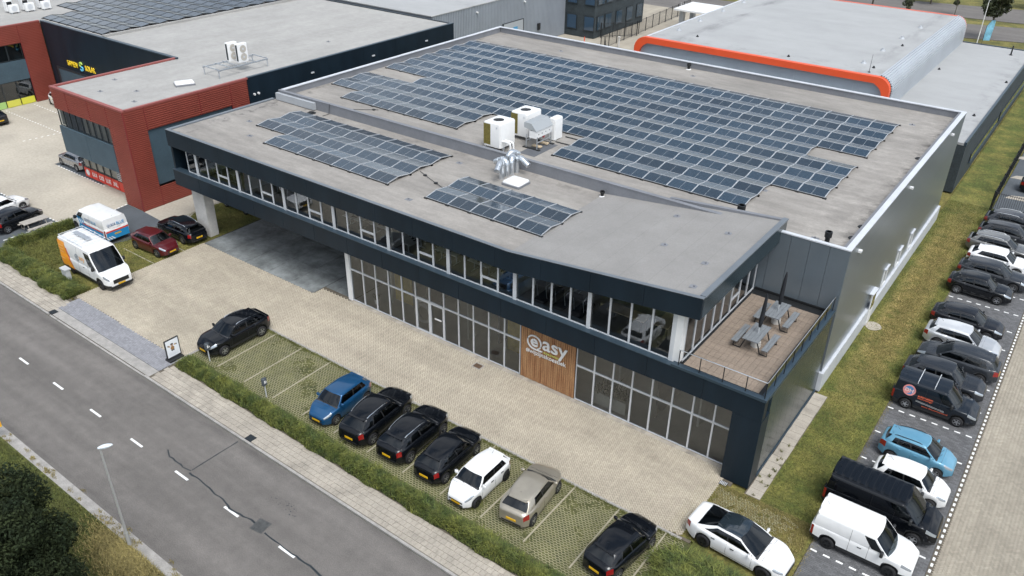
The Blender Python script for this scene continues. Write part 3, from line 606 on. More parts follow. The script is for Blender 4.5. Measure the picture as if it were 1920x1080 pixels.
# lower fascia, one panel after another
n = 15; wp = (XE - XW) / n
for i in range(n):
    x0, x1 = XW + wp * i, XW + wp * (i + 1)
    MB().box(x0 + .010, YF, ZS, x1 - .010, YF + .16, ZT).build('fascia_panel', M['navy'], off, world=True)
MB().box(XW + .02, YF + .02, ZS + .03, XE - .02, YF + .5, ZT - .02).build('fascia_backing', M['black'], off, world=True)
MB().box(XW, YF - .03, ZT, -13.0, YF + .50, ZT + .05).build('window_sill_board', M['trim_blue'], off, world=True)
# upper fascia, rising beyond the kink
for i in range(n - 1):
    x0, x1 = XW + 3.02 * i, XW + 3.02 * (i + 1)
    if x0 > XR - .5: continue
    x1 = min(x1, XR) if i < 13 else XR
    for xa, xb in ([(x0, XK), (XK, x1)] if x0 < XK < x1 else [(x0, x1)]):
        a, b_ = xa + (.006 if xa != XK else 0), xb - (.006 if xb != XK else 0); p = MB()
        V = []
        for y in (YF, YF + .16):
            V += [(a, y, zw(a)), (b_, y, zw(b_)), (b_, y, zr(b_)), (a, y, zr(a))]
        p.add(V, [(0, 1, 2, 3), (7, 6, 5, 4), (3, 2, 6, 7), (0, 4, 5, 1), (1, 5, 6, 2), (0, 3, 7, 4)]); p.build('fascia_panel', M['navy'], off, world=True)
# left end wall and right end fascia
MB().box(XW, YF + .17, ZS, XW + .2, YB, ZR - .02).build('end_wall', M['navy'], off, world=True)
p = MB(); p.add([(XR - .16, YF + .17, 8.42), (XR, YF + .17, 8.42), (XR, 42.2, 8.42), (XR - .16, 42.2, 8.42), (XR - .16, YF + .17, 9.55), (XR, YF + .17, 9.55), (XR, 42.2, 9.55), (XR - .16, 42.2, 9.55)], [(3, 2, 1, 0), (4, 5, 6, 7), (0, 1, 5, 4), (1, 2, 6, 5), (2, 3, 7, 6), (3, 0, 4, 7)])
p.build('end_fascia', M['navy_lit_side'], off, world=True)
# soffit, roofs
MB().box(XW + .05, YF + .18, ZS + .02, -36.7, YB - .1, ZS + .2).build('passage_soffit', mat('soffit', (.05, .055, .06), .8, var=.06, vscale=.7), off, world=True)  # soffit colour darkened to deepen the shade under the overhang
MB().box(-36.7, YF + .18, ZS + .0, XE - .2, YG + .3, ZS + .18).build('soffit', M['navy'], off, world=True)
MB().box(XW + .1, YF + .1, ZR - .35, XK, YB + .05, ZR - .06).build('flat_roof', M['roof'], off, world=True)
p = MB(); V = []
for x in (XK, XR - .05):
    for y in (YF + .1, 42.1):
        V += [(x, y, zr(x) - .42), (x, y, zr(x) - .06)]
p.add(V, [(1, 5, 7, 3), (0, 2, 6, 4), (0, 4, 5, 1), (3, 7, 6, 2), (4, 6, 7, 5), (0, 1, 3, 2)]); p.build('ramped_roof', M['roof_ramp'], off, world=True)
def coping(x0, y0, z0, x1, y1, z1, wd, h, m, name='coping'):
    d = Vector((x1 - x0, y1 - y0, 0)).normalized(); nx, ny = -d.y * wd / 2, d.x * wd / 2; p = MB(); V = []
    for x, y, z in ((x0, y0, z0), (x1, y1, z1)):
        V += [(x - nx, y - ny, z - h), (x + nx, y + ny, z - h), (x + nx, y + ny, z), (x - nx, y - ny, z)]
    p.add(V, [(0, 1, 2, 3), (7, 6, 5, 4), (3, 2, 6, 7), (0, 4, 5, 1), (1, 5, 6, 2), (0, 3, 7, 4)]); p.build(name, m, off, world=True)
coping(XW - .02, YF + .12, ZR + .03, XK, YF + .12, ZR + .03, .24, .06, M['coping_grey']); coping(XK, YF + .12, ZR + .03, XR + .02, YF + .12, zr(XR) + .03, .24, .06, M['coping_grey'])
coping(XW + .12, YF + .27, ZR + .03, XW + .12, YB - .2, ZR + .03, .28, .10, M['coping_grey']); coping(XR - .12, YF + .27, 9.59, XR - .12, 42.25, 9.59, .30, .08, M['coping_grey'])
p = MB(); p.add([(-18.9, 41.95, 9.0), (XR - .28, 41.95, 9.56), (XR - .28, 42.2, 9.56), (-18.9, 42.2, 9.0), (-18.9, 41.95, 8.6), (XR - .28, 41.95, 9.0), (XR - .28, 42.2, 8.6), (-18.9, 42.2, 8.6)], [(0, 1, 2, 3), (4, 7, 6, 5), (0, 4, 5, 1), (2, 6, 7, 3), (1, 5, 6, 2), (0, 3, 7, 4)]); p.build('roof_upstand', M['membrane_grey'], off, world=True)
# upper window band
YW = YF + .36
def window(parent, corners, frame=.05, depth=.08, mfr=None, name='window', glassm=None):
    """rectangular or raked window in a plane of constant y: corners x0,x1,zb,zt0,zt1"""
    x0, x1, zb, t0, t1, y = corners
    fr = MB(); f = frame
    def bar(p):
        V = [(a, y, c) for a, c in p] + [(a, y + depth, c) for a, c in p]; fr.add(V, [(0, 1, 2, 3), (7, 6, 5, 4), (0, 4, 5, 1), (1, 5, 6, 2), (2, 6, 7, 3), (3, 7, 4, 0)])
    bar([(x0, zb), (x1, zb), (x1, zb + f), (x0, zb + f)]); bar([(x0, t0 - f), (x1, t1 - f), (x1, t1), (x0, t0)])
    bar([(x0, zb + f), (x0 + f, zb + f), (x0 + f, t0 - f), (x0, t0 - f)]); bar([(x1 - f, zb + f), (x1, zb + f), (x1, t1 - f), (x1 - f, t1 - f)])
    o = fr.build(name, mfr or M['alu'], parent, world=True)
    g = MB(); yj = [y + depth * .5 + random.uniform(-.006, .006) for _ in range(3)]; g.poly([(x0 + f, yj[0], zb + f), (x1 - f, yj[1], zb + f), (x1 - f, yj[1] + yj[2] - yj[0], t1 - f), (x0 + f, yj[2], t0 - f)]); pg = g.build('pane', glassm or M['glass']); pg.parent = o; pg.matrix_parent_inverse = o.matrix_parent_inverse.copy()
    if parent is not None: pg.matrix_parent_inverse = Matrix.Identity(4)
    return o
bayw = (52.62 - 13.2) / 33.0
k = 0; x = -52.62
while k < 33:
    x0, x1 = x + bayw * k, x + bayw * (k + 1); t0, t1 = zw(x0) + .06, zw(x1) + .06
    pos = (k - 1) % 4            # thick post before pane 1, 5, 9 ...
    if x1 < -23.3 and pos == 2:   # pane with an opening light below
        zm = ZT + .72
        window(off, (x0, x1, ZT + .05, zm, zm, YW), .07); window(off, (x0, x1, zm + .01, t0, t1, YW), .05)
    else: window(off, (x0, x1, ZT + .05, t0, t1, YW), .05)
    k += 1
for k in list(range(1, 34, 4)):
    xc = -52.62 + bayw * k; MB().box(xc - .11, YW - .06, ZT + .05, xc + .11, YW + .0, zw(xc) + .05).build('window_post', M['alu'], off, world=True)
MB().box(-13.2, YW - .05, ZT + .05, -12.75, YW + .4, 8.4).build('corner_post', M['white'], off, world=True)
# ground-floor glazing
def gf_bay(xs, ztr, ztop, door=()):
    for i in range(len(xs) - 1):
        a, c = xs[i], xs[i + 1]
        if i in door: window(off, (a, c, .02, ztr - .03, ztr - .03, YG), .11, .10, name='door')
        else: window(off, (a, c, .03, ztr - .02, ztr - .02, YG), .045, .09)
        window(off, (a, c, ztr, ztop, ztop, YG), .045, .09)
xl = [-36.6 + i * (36.6 - 22.66) / 12 for i in range(13)]; gf_bay(xl, 2.42, 4.14, (5, 6))
xr_ = [-18.85 + 1.165 * i for i in range(8)] + [-9.6]; gf_bay(xr_, 2.36, 4.14)
o = MB().box(-28.9 - .32, YG - .012, 1.32, -28.9 + .22, YG + .0, 1.44).build('door_sign', M['white'], off, world=True)
MB().box(-36.92, YG - .08, 0, -36.6, YG + .16, 4.14).build('white_corner_post', M['white'], off, world=True)
# cedar panel: boards one by one
nb = 26; wb_ = (22.60 - 18.90) / nb
MB().box(-22.62, YG + .05, 0, -18.88, YG + .15, 4.14).build('panel_backing', M['black'], off, world=True)
for i in range(nb):
    x0 = -22.60 + wb_ * i; MB().box(x0 + .012, YG - random.uniform(.0, .03), .03, x0 + wb_ - .012, YG + .04, 4.13).build('cedar_board', M['timber'], off, world=True)
# lettering on the cedar
RT = (R(90), 0, 0)
put_text('logo_lettering', fit(text_mesh('asy', 1, .02, .012), 1.68, .90), M['white'], off, (-21.08, YG - .06, 2.20), RT)
me = fit(text_mesh('e', 1, .02, .02), .50, .52); put_text('logo_letter', me, M['white'], off, (-21.90, YG - .06, 2.46), RT)
ring = MB(); pts = []
for q in np.linspace(R(-62), R(275), 40): pts.append((-21.65 + .46 * math.cos(q), YG - .055, 2.73 + .44 * math.sin(q)))
pts = pts[::1]; ring.tube(pts, .05, 8); ring.tube([(-21.62, YG - .055, 2.29), (-21.4, YG - .055, 2.285), (-21.1, YG - .055, 2.30)], .045, 8); ring.build('logo_ring', M['white'], off, smooth=True, world=True)
put_text('tag_lettering', fit(text_mesh('#wijzijnakoestiek', 1, .01, .008), 2.74, .36), M['white'], off, (-22.22, YG - .045, 1.84), RT)
put_text('small_lettering', fit(text_mesh('NOISE CONTROL', 1, .01, .0), 1.05, .10), mat('lime_letter', (.62, .66, .16), .5), off, (-21.0, YG - .045, 2.24), RT)
# right pier and side wall
MB().box(-9.58, YF, 0, XE, YG + .2, ZS - .004).build('pier', M['navy'], off, world=True)
for i in range(8):
    y0 = YG + .21 + (YB - YG - .25) / 8 * i; y1 = y0 + (YB - YG - .25) / 8
    MB().box(XE - .16, y0 + .006, .12, XE - .03, y1 - .006, ZT - .06).build('side_panel', M['navy_lit_side'], off, world=True)
MB().box(XE - .4, YF + .17, 0, XE - .17, YB, ZT - .08).build('side_backing', M['black'], off, world=True)
MB().box(XE - .14, YG + .21, 0, XE + .02, YB - .02, .115).build('base_trim', M['trim_blue'], off, world=True)
# terrace
ZF = 5.24
tb = MB().box(-12.75, YF + .17, ZF - .3, XE - .18, YB, ZF - .03).build('terrace_bed', M['black'], off, world=True)
tm = MB(); tm.box(.006, .006, -.04, .294, .594, 0)
tx = 0
for i in range(14):
    for j in range(16):
        x0, y0 = -12.62 + .3 * i, YF + .38 + .6 * j
        if x0 + .3 > XE - .35 or y0 + .6 > YB - .05: continue
        z = ZF + random.uniform(-.003, .003)
        if tx == 0: tproto = tm.build('terrace_tile', M['deck'], off, world=True); tproto.location = (x0, y0, z)
        else: link_mesh('terrace_tile', tproto.data, off, (x0, y0, z), world=True)
        tx += 1
MB().box(-12.98, YF - .03, ZT + .003, XE + .03, YF + .33, ZT + .14).build('parapet', M['trim_blue'], off, world=True)
MB().box(XE - .30, YF + .331, ZT - .055, XE + .03, YB - .01, ZT + .14).build('parapet', M['trim_blue'], off, world=True)
rl = thing('terrace_railing', 'black metal railing with bright top rail round the roof terrace', 'railing', (-8.3, 31.5, ZT + .14))
zt_ = 6.36
MB().tube([(-12.7, YF + .12, zt_), (XE - .12, YF + .12, zt_)], .025, 8).build('top_rail', M['chrome'], rl, world=True); MB().tube([(XE - .12, YF + .12, zt_), (XE - .12, YB - .02, zt_)], .025, 8).build('top_rail', M['chrome'], rl, world=True)
for zz in (5.62,): MB().tube([(-12.7, YF + .12, zz), (XE - .12, YF + .12, zz)], .014, 6).build('lower_rail', M['black_metal'], rl, world=True)
for x in (-12.65, -11.55, -10.35, -9.2, XE - .12): MB().box(x - .02, YF + .10, ZT + .13, x + .02, YF + .14, zt_).build('post', M['black_metal'], rl, world=True)
for i in range(1, 9): y = YF + .12 + 1.22 * i; MB().box(XE - .145, y - .025, ZT + .13, XE - .105, y + .025, zt_).build('post', M['black_metal'], rl, world=True)
for i in range(8):
    y = YF + .16 + 1.22 * i; MB().poly([(XE - .122, y + .05, ZT + .2), (XE - .122, y + 1.12, ZT + .2), (XE - .122, y + 1.12, zt_ - .05), (XE - .122, y + .05, zt_ - .05)]).build('glass_infill', M['glass'], rl, world=True)
# terrace glazing (plane x = -12.75)
def window_x(parent, x, y0, y1, zb, zt, f=.06, d=.08, name='window', m=None):
    fr = MB(); fr.box(x - d, y0, zb, x, y1, zb + f); fr.box(x - d, y0, zt - f, x, y1, zt); fr.box(x - d, y0, zb + f, x, y0 + f, zt - f); fr.box(x - d, y1 - f, zb + f, x, y1, zt - f)
    o = fr.build(name, m or M['alu'], parent, world=True); g = MB().poly([(x - d / 2, y0 + f, zb + f), (x - d / 2, y1 - f, zb + f), (x - d / 2, y1 - f, zt - f), (x - d / 2, y0 + f, zt - f)]).build('pane', M['glass']); g.parent = o
    return o
ny = 8; dy = (YB - .1 - (YW + .42)) / ny
for i in range(ny):
    y0 = YW + .42 + dy * i
    if i == 5: window_x(off, -12.74, y0, y0 + dy, ZF + .02, ZF + .85); window_x(off, -12.74, y0, y0 + dy, ZF + .86, 8.42)
    else: window_x(off, -12.74, y0, y0 + dy, ZF + .02, 8.42, .07 if i % 2 else .05)
# interior: floors, back walls, ceiling
MB().box(-52.9, YW + .3, ZT - .2, -12.95, YB - .1, ZT - .05).build('office_floor', M['int_floor'], off, world=True)
MB().box(-52.9, 38.5, ZT - .04, -12.95, 38.7, 7.9).build('office_back_wall', M['int_wall'], off, world=True)
MB().box(-36.55, YG + .12, -.05, -9.6, YB - .1, -.004).build('lobby_floor', mat('lobby_floor', (.46, .44, .40), .5, var=.1, vscale=.8), off, world=True)
MB().box(-36.55, 38.0, 0, -9.6, 38.2, ZS + .15).build('lobby_back_wall', M['int_wall'], off, world=True)
MB().box(-36.86, YG + .17, 0, -36.62, YB - .1, ZS).build('lobby_side_wall', mat('lobby_side', (.30, .29, .27), .8, var=.05), off, world=True)
for x in (-46.6, -32.4, -22.9): MB().box(x - .06, YW + .4, ZT - .04, x + .06, 38.5, 7.4).build('partition', M['int_wall'], off, world=True)
MB().box(-36.5, YG + .35, 4.05, -9.65, 38.0, 4.12).build('lobby_ceiling', M['white'], off, world=True)
MB().box(-52.8, YW + .45, 7.42, -23.2, 38.5, 7.5).build('office_ceiling', M['white'], off, world=True)
for i, (x, y0, y1, h, c) in enumerate(((-34.3, 33.6, 37.9, 3.4, (.55, .54, .50)), (-31.9, 34.4, 37.9, 4.0, (.16, .15, .13)), (-27.4, 33.2, 37.9, 4.0, (.50, .49, .46)), (-25.6, 34.0, 37.9, 2.4, (.10, .13, .16)), (-17.3, 34.5, 37.9, 4.0, (.45, .44, .42)), (-14.4, 33.5, 37.9, 3.0, (.10, .10, .10)), (-12.2, 34.2, 37.9, 4.0, (.52, .50, .46)))):
    MB().box(x - .06, y0, 0, x + .06, y1, h).build('lobby_partition', mat('partition_%d' % i, c, .8, var=.08), off, world=True)
for i, (x, w_, c) in enumerate(((-35.4, 1.6, (.6, .58, .54)), (-29.6, 2.6, (.12, .11, .10)), (-26.5, 1.4, (.55, .50, .42)), (-15.8, 2.2, (.30, .33, .35)), (-13.3, 1.6, (.6, .58, .55)), (-10.9, 1.8, (.50, .40, .30)))):
    MB().box(x - w_ / 2, 36.6, 0, x + w_ / 2, 36.75, 3.2).build('lobby_screen', mat('screen_%d' % i, c, .8, var=.1, vscale=2), off, world=True)
# concrete pillar under the cantilever
o = MB().box(-53.5, 32.1, 0, -52.05, 32.85, ZS + .03).build('concrete_pillar', M['concrete']); tag(o, 'pale concrete pillar carrying the cantilevered end of the office', 'pillar')

# ---------------------------------------------------------------- office furniture seen through the glass
def desk(x, y, z, label, rot=0, wd=1.6):
    t = thing('office_desk', label, 'desk', (x, y, z), rot)
    MB().box(-wd / 2, -.4, .70, wd / 2, .4, .735).build('desk_top', M['desk'], t)
    for s in (-1, 1): MB().box(s * (wd / 2 - .25) - .03, -.03, .04, s * (wd / 2 - .25) + .03, .03, .70).box(s * (wd / 2 - .25) - .03, -.34, 0, s * (wd / 2 - .25) + .03, .34, .04).build('leg', M['alu'], t)
    MB().box(-.28, .12, .93, .28, .15, 1.26).box(-.03, .13, .74, .03, .17, .93).box(-.1, .06, .736, .1, .22, .75).build('monitor', M['black'], t)
    MB().box(-.22, -.18, .736, .22, -.04, .75).build('keyboard', M['black'], t)
def chair(x, y, z, label, rot):
    t = thing('office_chair', label, 'office chair', (x, y, z), rot)
    MB().rbox((0, 0, .47), (.46, .46, .09), .03).build('seat', M['chair_blue'], t); MB().rbox((0, -.22, .80), (.42, .06, .50), .025).build('backrest', M['chair_blue'], t)
    b = MB().cyl((0, 0, .08), (0, 0, .43), .03)
    b.build('stem', M['alu'], t)
    for q in range(5): MB().cyl((0, 0, .09), (.28 * math.cos(q * 1.257), .28 * math.sin(q * 1.257), .035), .02, .015, 6).build('foot', M['alu'], t)
zo = ZT - .05
dl = [(-50.6, 32.7, 'beside the left end window'), (-48.6, 33.2, 'behind the second window of the upper floor'), (-36.4, 32.9, 'just right of the lobby corner, upper floor'), (-34.2, 33.1, 'in the middle office, upper floor'),
      (-31.2, 32.8, 'right of the partition, upper floor'), (-28.6, 33.0, 'with chair behind, upper floor middle'), (-26.2, 33.1, 'left of the roof kink, upper floor'), (-24.4, 32.9, 'under the roof kink, upper floor'), (-44.2, 33.4, 'beyond the van reflection, upper floor')]
for i, (x, y, s) in enumerate(dl): desk(x, y, zo, 'white office desk with black monitor ' + s, random.uniform(-.05, .05) + (math.pi / 2 if i % 3 == 1 else 0))
for x, y, s, r_ in ((-49.6, 33.4, 'by the left end desks', 1.0), (-33.2, 33.9, 'in the middle office', 2.0), (-29.8, 33.6, 'between two desks right of the partition', .4), (-25.2, 33.9, 'near the roof kink', 2.6)): chair(x, y, zo, 'dark blue office chair ' + s, r_)
t = thing('canteen_table', 'pale wood canteen table behind the corner windows, upper floor', 'table', (-16.6, 33.4, zo)); MB().box(-1.1, -.4, .7, 1.1, .4, .75).build('table_top', M['wood_frame'], t)
for sx in (-1, 1):
    for sy in (-1, 1): MB().box(sx * .95 - .03, sy * .3 - .03, 0, sx * .95 + .03, sy * .3 + .03, .7).build('leg', M['black_metal'], t)
t = thing('canteen_table', 'pale wood canteen table nearest the terrace corner, upper floor', 'table', (-14.6, 34.2, zo)); MB().box(-.4, -1.0, .7, .4, 1.0, .75).build('table_top', M['wood_frame'], t)
for sx in (-1, 1):
    for sy in (-1, 1): MB().box(sx * .3 - .03, sy * .85 - .03, 0, sx * .3 + .03, sy * .85 + .03, .7).build('leg', M['black_metal'], t)
# treadmill-like frames in the gym corner
for i, x in enumerate((-21.6, -20.4, -19.2)):
    t = thing('exercise_machine', ('dark exercise machine with grey handrails, ' + ('first', 'second', 'third')[i] + ' from the roof kink'), 'exercise machine', (x, 33.1, zo))
    MB().rbox((0, 0, .1), (.7, 1.6, .16), .03).build('deck', M['black'], t)
    for s in (-1, 1): MB().tube([(s * .3, -.4, .18), (s * .3, -.55, 1.0), (s * .3, .2, 1.05)], .02, 6).build('handrail', M['alu'], t)
    MB().cbox((0, -.6, 1.2), (.6, .08, .3)).build('console', M['black'], t)
# lobby things
for i, (x, w_) in enumerate(((-33.2, 1.5), (-24.3, 1.1), (-23.2, .8))):
    o = MB().box(x - w_ / 2, 33.6 + .3 * i, .4 if i == 0 else 0, x + w_ / 2, 33.7 + .3 * i, 3.3).build('display_panel', M['yellow_panel']); tag(o, ('wide ochre display panel left of the entrance door', 'ochre display panel left of the cedar wall', 'narrow ochre display panel next to the cedar wall')[i], 'panel')
o = MB(); pts = [(.62 * math.cos(q), 0, .75 + .62 * math.sin(q)) for q in np.linspace(0, 2 * math.pi, 25)]; o.tube(pts, .15, 10); o.tube([(-.5, 0, 1.0), (-.35, 0, 1.5), (.1, 0, 1.9)], .13, 8); o = o.build('logo_sculpture', mat('sculpture_grey', (.40, .39, .37), .6), smooth=True, loc=(-30.9, 33.0, 0)); tag(o, 'big grey ring shaped letter standing behind the entrance glazing', 'sculpture')
for x, lb in ((-35.0, 'small plant in a white pot behind the first lobby pane'), (-16.8, 'tall green plants in a grey trough right of the cedar wall')):
    t = thing('potted_plant', lb, 'plant', (x, 32.85, 0)); big = x > -20
    (MB().box(-1.0, -.25, 0, 1.0, .25, .8) if big else MB().cyl((0, 0, 0), (0, 0, .32), .13, .17, 10)).build('pot', M['concrete'] if big else M['white'], t)
    nn = 160 if big else 60
    f = blades('leaves', nn, lambda n: (rng.uniform(-.9, .9, n) if big else rng.normal(0, .05, n), rng.normal(0, .1 if big else .05, n), np.full(n, .75 if big else .3)), .4, 1.0 if big else .55, .07, .8, M['leaf'], t)

# ================================================================ THE HALL
HX0, HX1, HY0, HY1, HZ, HR = -53.5, -8.1, 41.4, 70.86, 9.12, 8.56
hall = thing('warehouse_hall', 'grey steel clad warehouse hall with flat roof behind the navy office', 'warehouse', (-30, 56, 0))
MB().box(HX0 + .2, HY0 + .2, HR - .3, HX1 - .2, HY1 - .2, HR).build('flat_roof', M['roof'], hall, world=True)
# right wall: long horizontal panels
for i in range(8):
    z0 = 1.25 + (HZ - .05 - 1.25) / 8 * i; z1 = 1.25 + (HZ - .05 - 1.25) / 8 * (i + 1)
    MB().box(HX1 - .2, HY0 + .155, z0 + .002, HX1, HY1, z1 - .002).build('wall_panel', M['steel_wall'], hall, world=True)
MB().box(HX1 - .5, HY0 + .2, 0, HX1 - .21, HY1 - .05, HZ - .1).build('wall_backing', M['membrane_grey'], hall, world=True)
for i in range(10):
    y0 = HY0 + (HY1 - HY0) / 10 * i; MB().box(HX1 - .2, y0 + .005, 0, HX1 + .16, y0 + (HY1 - HY0) / 10 - .005, 1.22).build('plinth_block', M['white_coping'], hall, world=True)
# front wall above the terrace: vertical panels
xs = [-13.2, -12.3, -11.25, -10.2, -9.15, HX1]
for i in range(5): MB().box(xs[i] + .008, HY0, ZF - .1, xs[i + 1] - .008, HY0 + .15, HZ - .06).build('wall_panel', M['steel_front'], hall, world=True)
MB().box(-13.2, HY0 + .16, 0, HX1 - .22, HY0 + .3, HZ - .1).build('wall_backing', M['membrane_grey'], hall, world=True)
MB().box(-12.7, HY0 - .06, ZF - .03, HX1 - .35, HY0 - .003, ZF + .12).build('base_flashing', M['black'], hall, world=True)
# upstand between office roof and hall roof
for i in range(8):
    x0 = HX0 + (-13.2 - HX0) / 8 * i; MB().box(x0, HY0 - .05, ZR - .3, x0 + (-13.2 - HX0) / 8 - .004, HY0 + .21, HZ - .05).build('upstand', M['membrane_grey'], hall, world=True)
MB().box(HX0, HY0 + .211, 0, -13.2, HY0 + .3, ZR - .3).build('rear_wall', M['navy'], hall, world=True)  # navy used here to paint in the deep shade at the passage back
def hcop(x0, y0, x1, y1, m=None): MB().box(x0, y0, HZ - .05, x1, y1, HZ + .02).build('coping', m or M['white_coping'], hall, world=True)
hcop(HX1 - .30, HY0 - .03, HX1 + .03, HY1 + .03); hcop(-13.0, HY0 - .03, HX1 - .30, HY0 + .22); hcop(HX0, HY1 - .27, HX1 - .30, HY1 + .03); hcop(HX0 - .03, HY0 + .22, HX0 + .27, HY1 - .27); hcop(HX0 - .03, HY0 - .07, -13.0, HY0 + .22, M['membrane_grey'])
MB().box(HX0 + .27, HY1 - .2, HR - .02, HX1 - .3, HY1 - .1, HZ - .05).box(HX0, HY0 + .3, HR - .02, HX0 + .2, HY1 - .1, HZ - .05).build('parapet_lining', M['membrane_grey'], hall, world=True)
MB().box(HX0, HY1 - .09, 0, HX1 - .21, HY1, HZ - .06).build('rear_wall', M['steel_wall'], hall, world=True); MB().box(HX0 - .02, HY0, 0, HX0 - .001, HY1, HZ - .06).build('west_wall', M['steel_wall'], hall, world=True)
MB().box(HX0 - .05, HY0 - .35, ZR + .0, HX0 + 4.4, HY0 - .08, ZR + .55).build('corner_parapet', M['parapet_grey'], hall, world=True)
# windows and door in the right wall
for y in (53.4, 56.9, 60.3):
    o = window_x(hall, HX1 + .07, y, y + .95, 1.45, 2.75, .08, .10, m=M['white']); 
    MB().box(HX1 + .002, y - .06, 2.76, HX1 + .13, y + 1.01, 2.80).build('window_hood', M['white_coping'], hall, world=True)
o = MB().box(HX1 + .17, 50.3, .02, HX1 + .22, 51.3, 2.35).build('door', M['white'], hall, world=True); g = MB().box(HX1 + .221, 50.4, 1.2, HX1 + .235, 51.2, 2.2).build('pane', M['carglass']); g.parent = o
MB().box(HX1 + .002, 50.2, 2.36, HX1 + .28, 51.4, 2.40).build('door_hood', M['white_coping'], hall, world=True)
for y, z in ((43.3, 8.35), (54.5, 8.3), (66.2, 8.6)):
    MB().box(HX1, y - .12, z - .05, HX1 + .18, y + .12, z + .08).build('wall_light', M['white'], hall, world=True)
# ================================================================ SOLAR ARRAYS
def cell_mat(name, base, cell, rough):
    m = bpy.data.materials.new(name); m.use_nodes = True; t = m.node_tree; ln = t.links; b = t.nodes['Principled BSDF']
    b.inputs['Roughness'].default_value = rough; b.inputs['Coat Weight'].default_value = .55; b.inputs['Coat Roughness'].default_value = .14; b.inputs['Coat IOR'].default_value = 1.45; b.inputs['Specular IOR Level'].default_value = .3
    uv = t.nodes.new('ShaderNodeUVMap'); sp = t.nodes.new('ShaderNodeSeparateXYZ'); ln.new(uv.outputs[0], sp.inputs[0]); mask = None
    for ax, wd in ((0, .07), (1, .07)):
        fr = t.nodes.new('ShaderNodeMath'); fr.operation = 'FRACT'; ln.new(sp.outputs[ax], fr.inputs[0])
        gt = t.nodes.new('ShaderNodeMath'); gt.operation = 'GREATER_THAN'; gt.inputs[1].default_value = wd; ln.new(fr.outputs[0], gt.inputs[0])
        if mask is None: mask = gt.outputs[0]
        else:
            mu = t.nodes.new('ShaderNodeMath'); mu.operation = 'MULTIPLY'; ln.new(mask, mu.inputs[0]); ln.new(gt.outputs[0], mu.inputs[1]); mask = mu.outputs[0]
    mx_ = t.nodes.new('ShaderNodeMix'); mx_.data_type = 'RGBA'; mx_.inputs[6].default_value = (*cell, 1); mx_.inputs[7].default_value = (*base, 1); ln.new(mask, mx_.inputs[0])
    # each panel a little different
    oi = t.nodes.new('ShaderNodeObjectInfo'); mr = t.nodes.new('ShaderNodeMapRange'); mr.inputs[3].default_value = .75; mr.inputs[4].default_value = 1.3; ln.new(oi.outputs['Random'], mr.inputs[0])
    cb = t.nodes.new('ShaderNodeCombineColor'); [ln.new(mr.outputs[0], cb.inputs[i]) for i in range(3)]
    m2 = t.nodes.new('ShaderNodeMix'); m2.data_type = 'RGBA'; m2.blend_type = 'MULTIPLY'; m2.inputs[0].default_value = 1; ln.new(mx_.outputs[2], m2.inputs[6]); ln.new(cb.outputs[0], m2.inputs[7])
    ln.new(m2.outputs[2], b.inputs['Base Color']); return m
M['pv'] = cell_mat('solar_cells', (0.009, 0.024, 0.041), (0.075, 0.10, 0.125), .2); M['pv_pale'] = cell_mat('solar_cells_pale', (0.045, 0.058, 0.072), (0.07, 0.085, 0.10), .25)
M['pv_frame'] = mat('panel_frame', (.50, .52, .54), .4, .3)
def panel_mb(w, d, fr=.016, cells=(10, 6)):
    """panel lying in x (length w) and y (depth d), top at z=0: silver frame, two half-cut cell fields"""
    p = MB(); p.uv = []
    def q(pts, m, uv):
        p.add(pts, [(0, 1, 2, 3)], m); p.uv.extend(uv)
    z = 0.0; X = [0, fr, w / 2 - .006, w / 2 + .006, w - fr, w]; Y = [0, fr, d - fr, d]
    for i in range(5):
        for j in range(3):
            cell = j == 1 and i in (1, 3)
            u0, u1 = (0, cells[0]) if cell else (.5, .5); v0, v1 = (0, cells[1]) if cell else (.5, .5)
            q([(X[i], Y[j], z), (X[i + 1], Y[j], z), (X[i + 1], Y[j + 1], z), (X[i], Y[j + 1], z)], 1 if cell else 0, [(u0, v0), (u1, v0), (u1, v1), (u0, v1)])
    for a, b_ in (((0, 0), (w, 0)), ((w, 0), (w, d)), ((w, d), (0, d)), ((0, d), (0, 0))):
        q([(a[0], a[1], -.035), (b_[0], b_[1], -.035), (b_[0], b_[1], 0), (a[0], a[1], 0)], 0, [(.5, .5)] * 4)
    return p
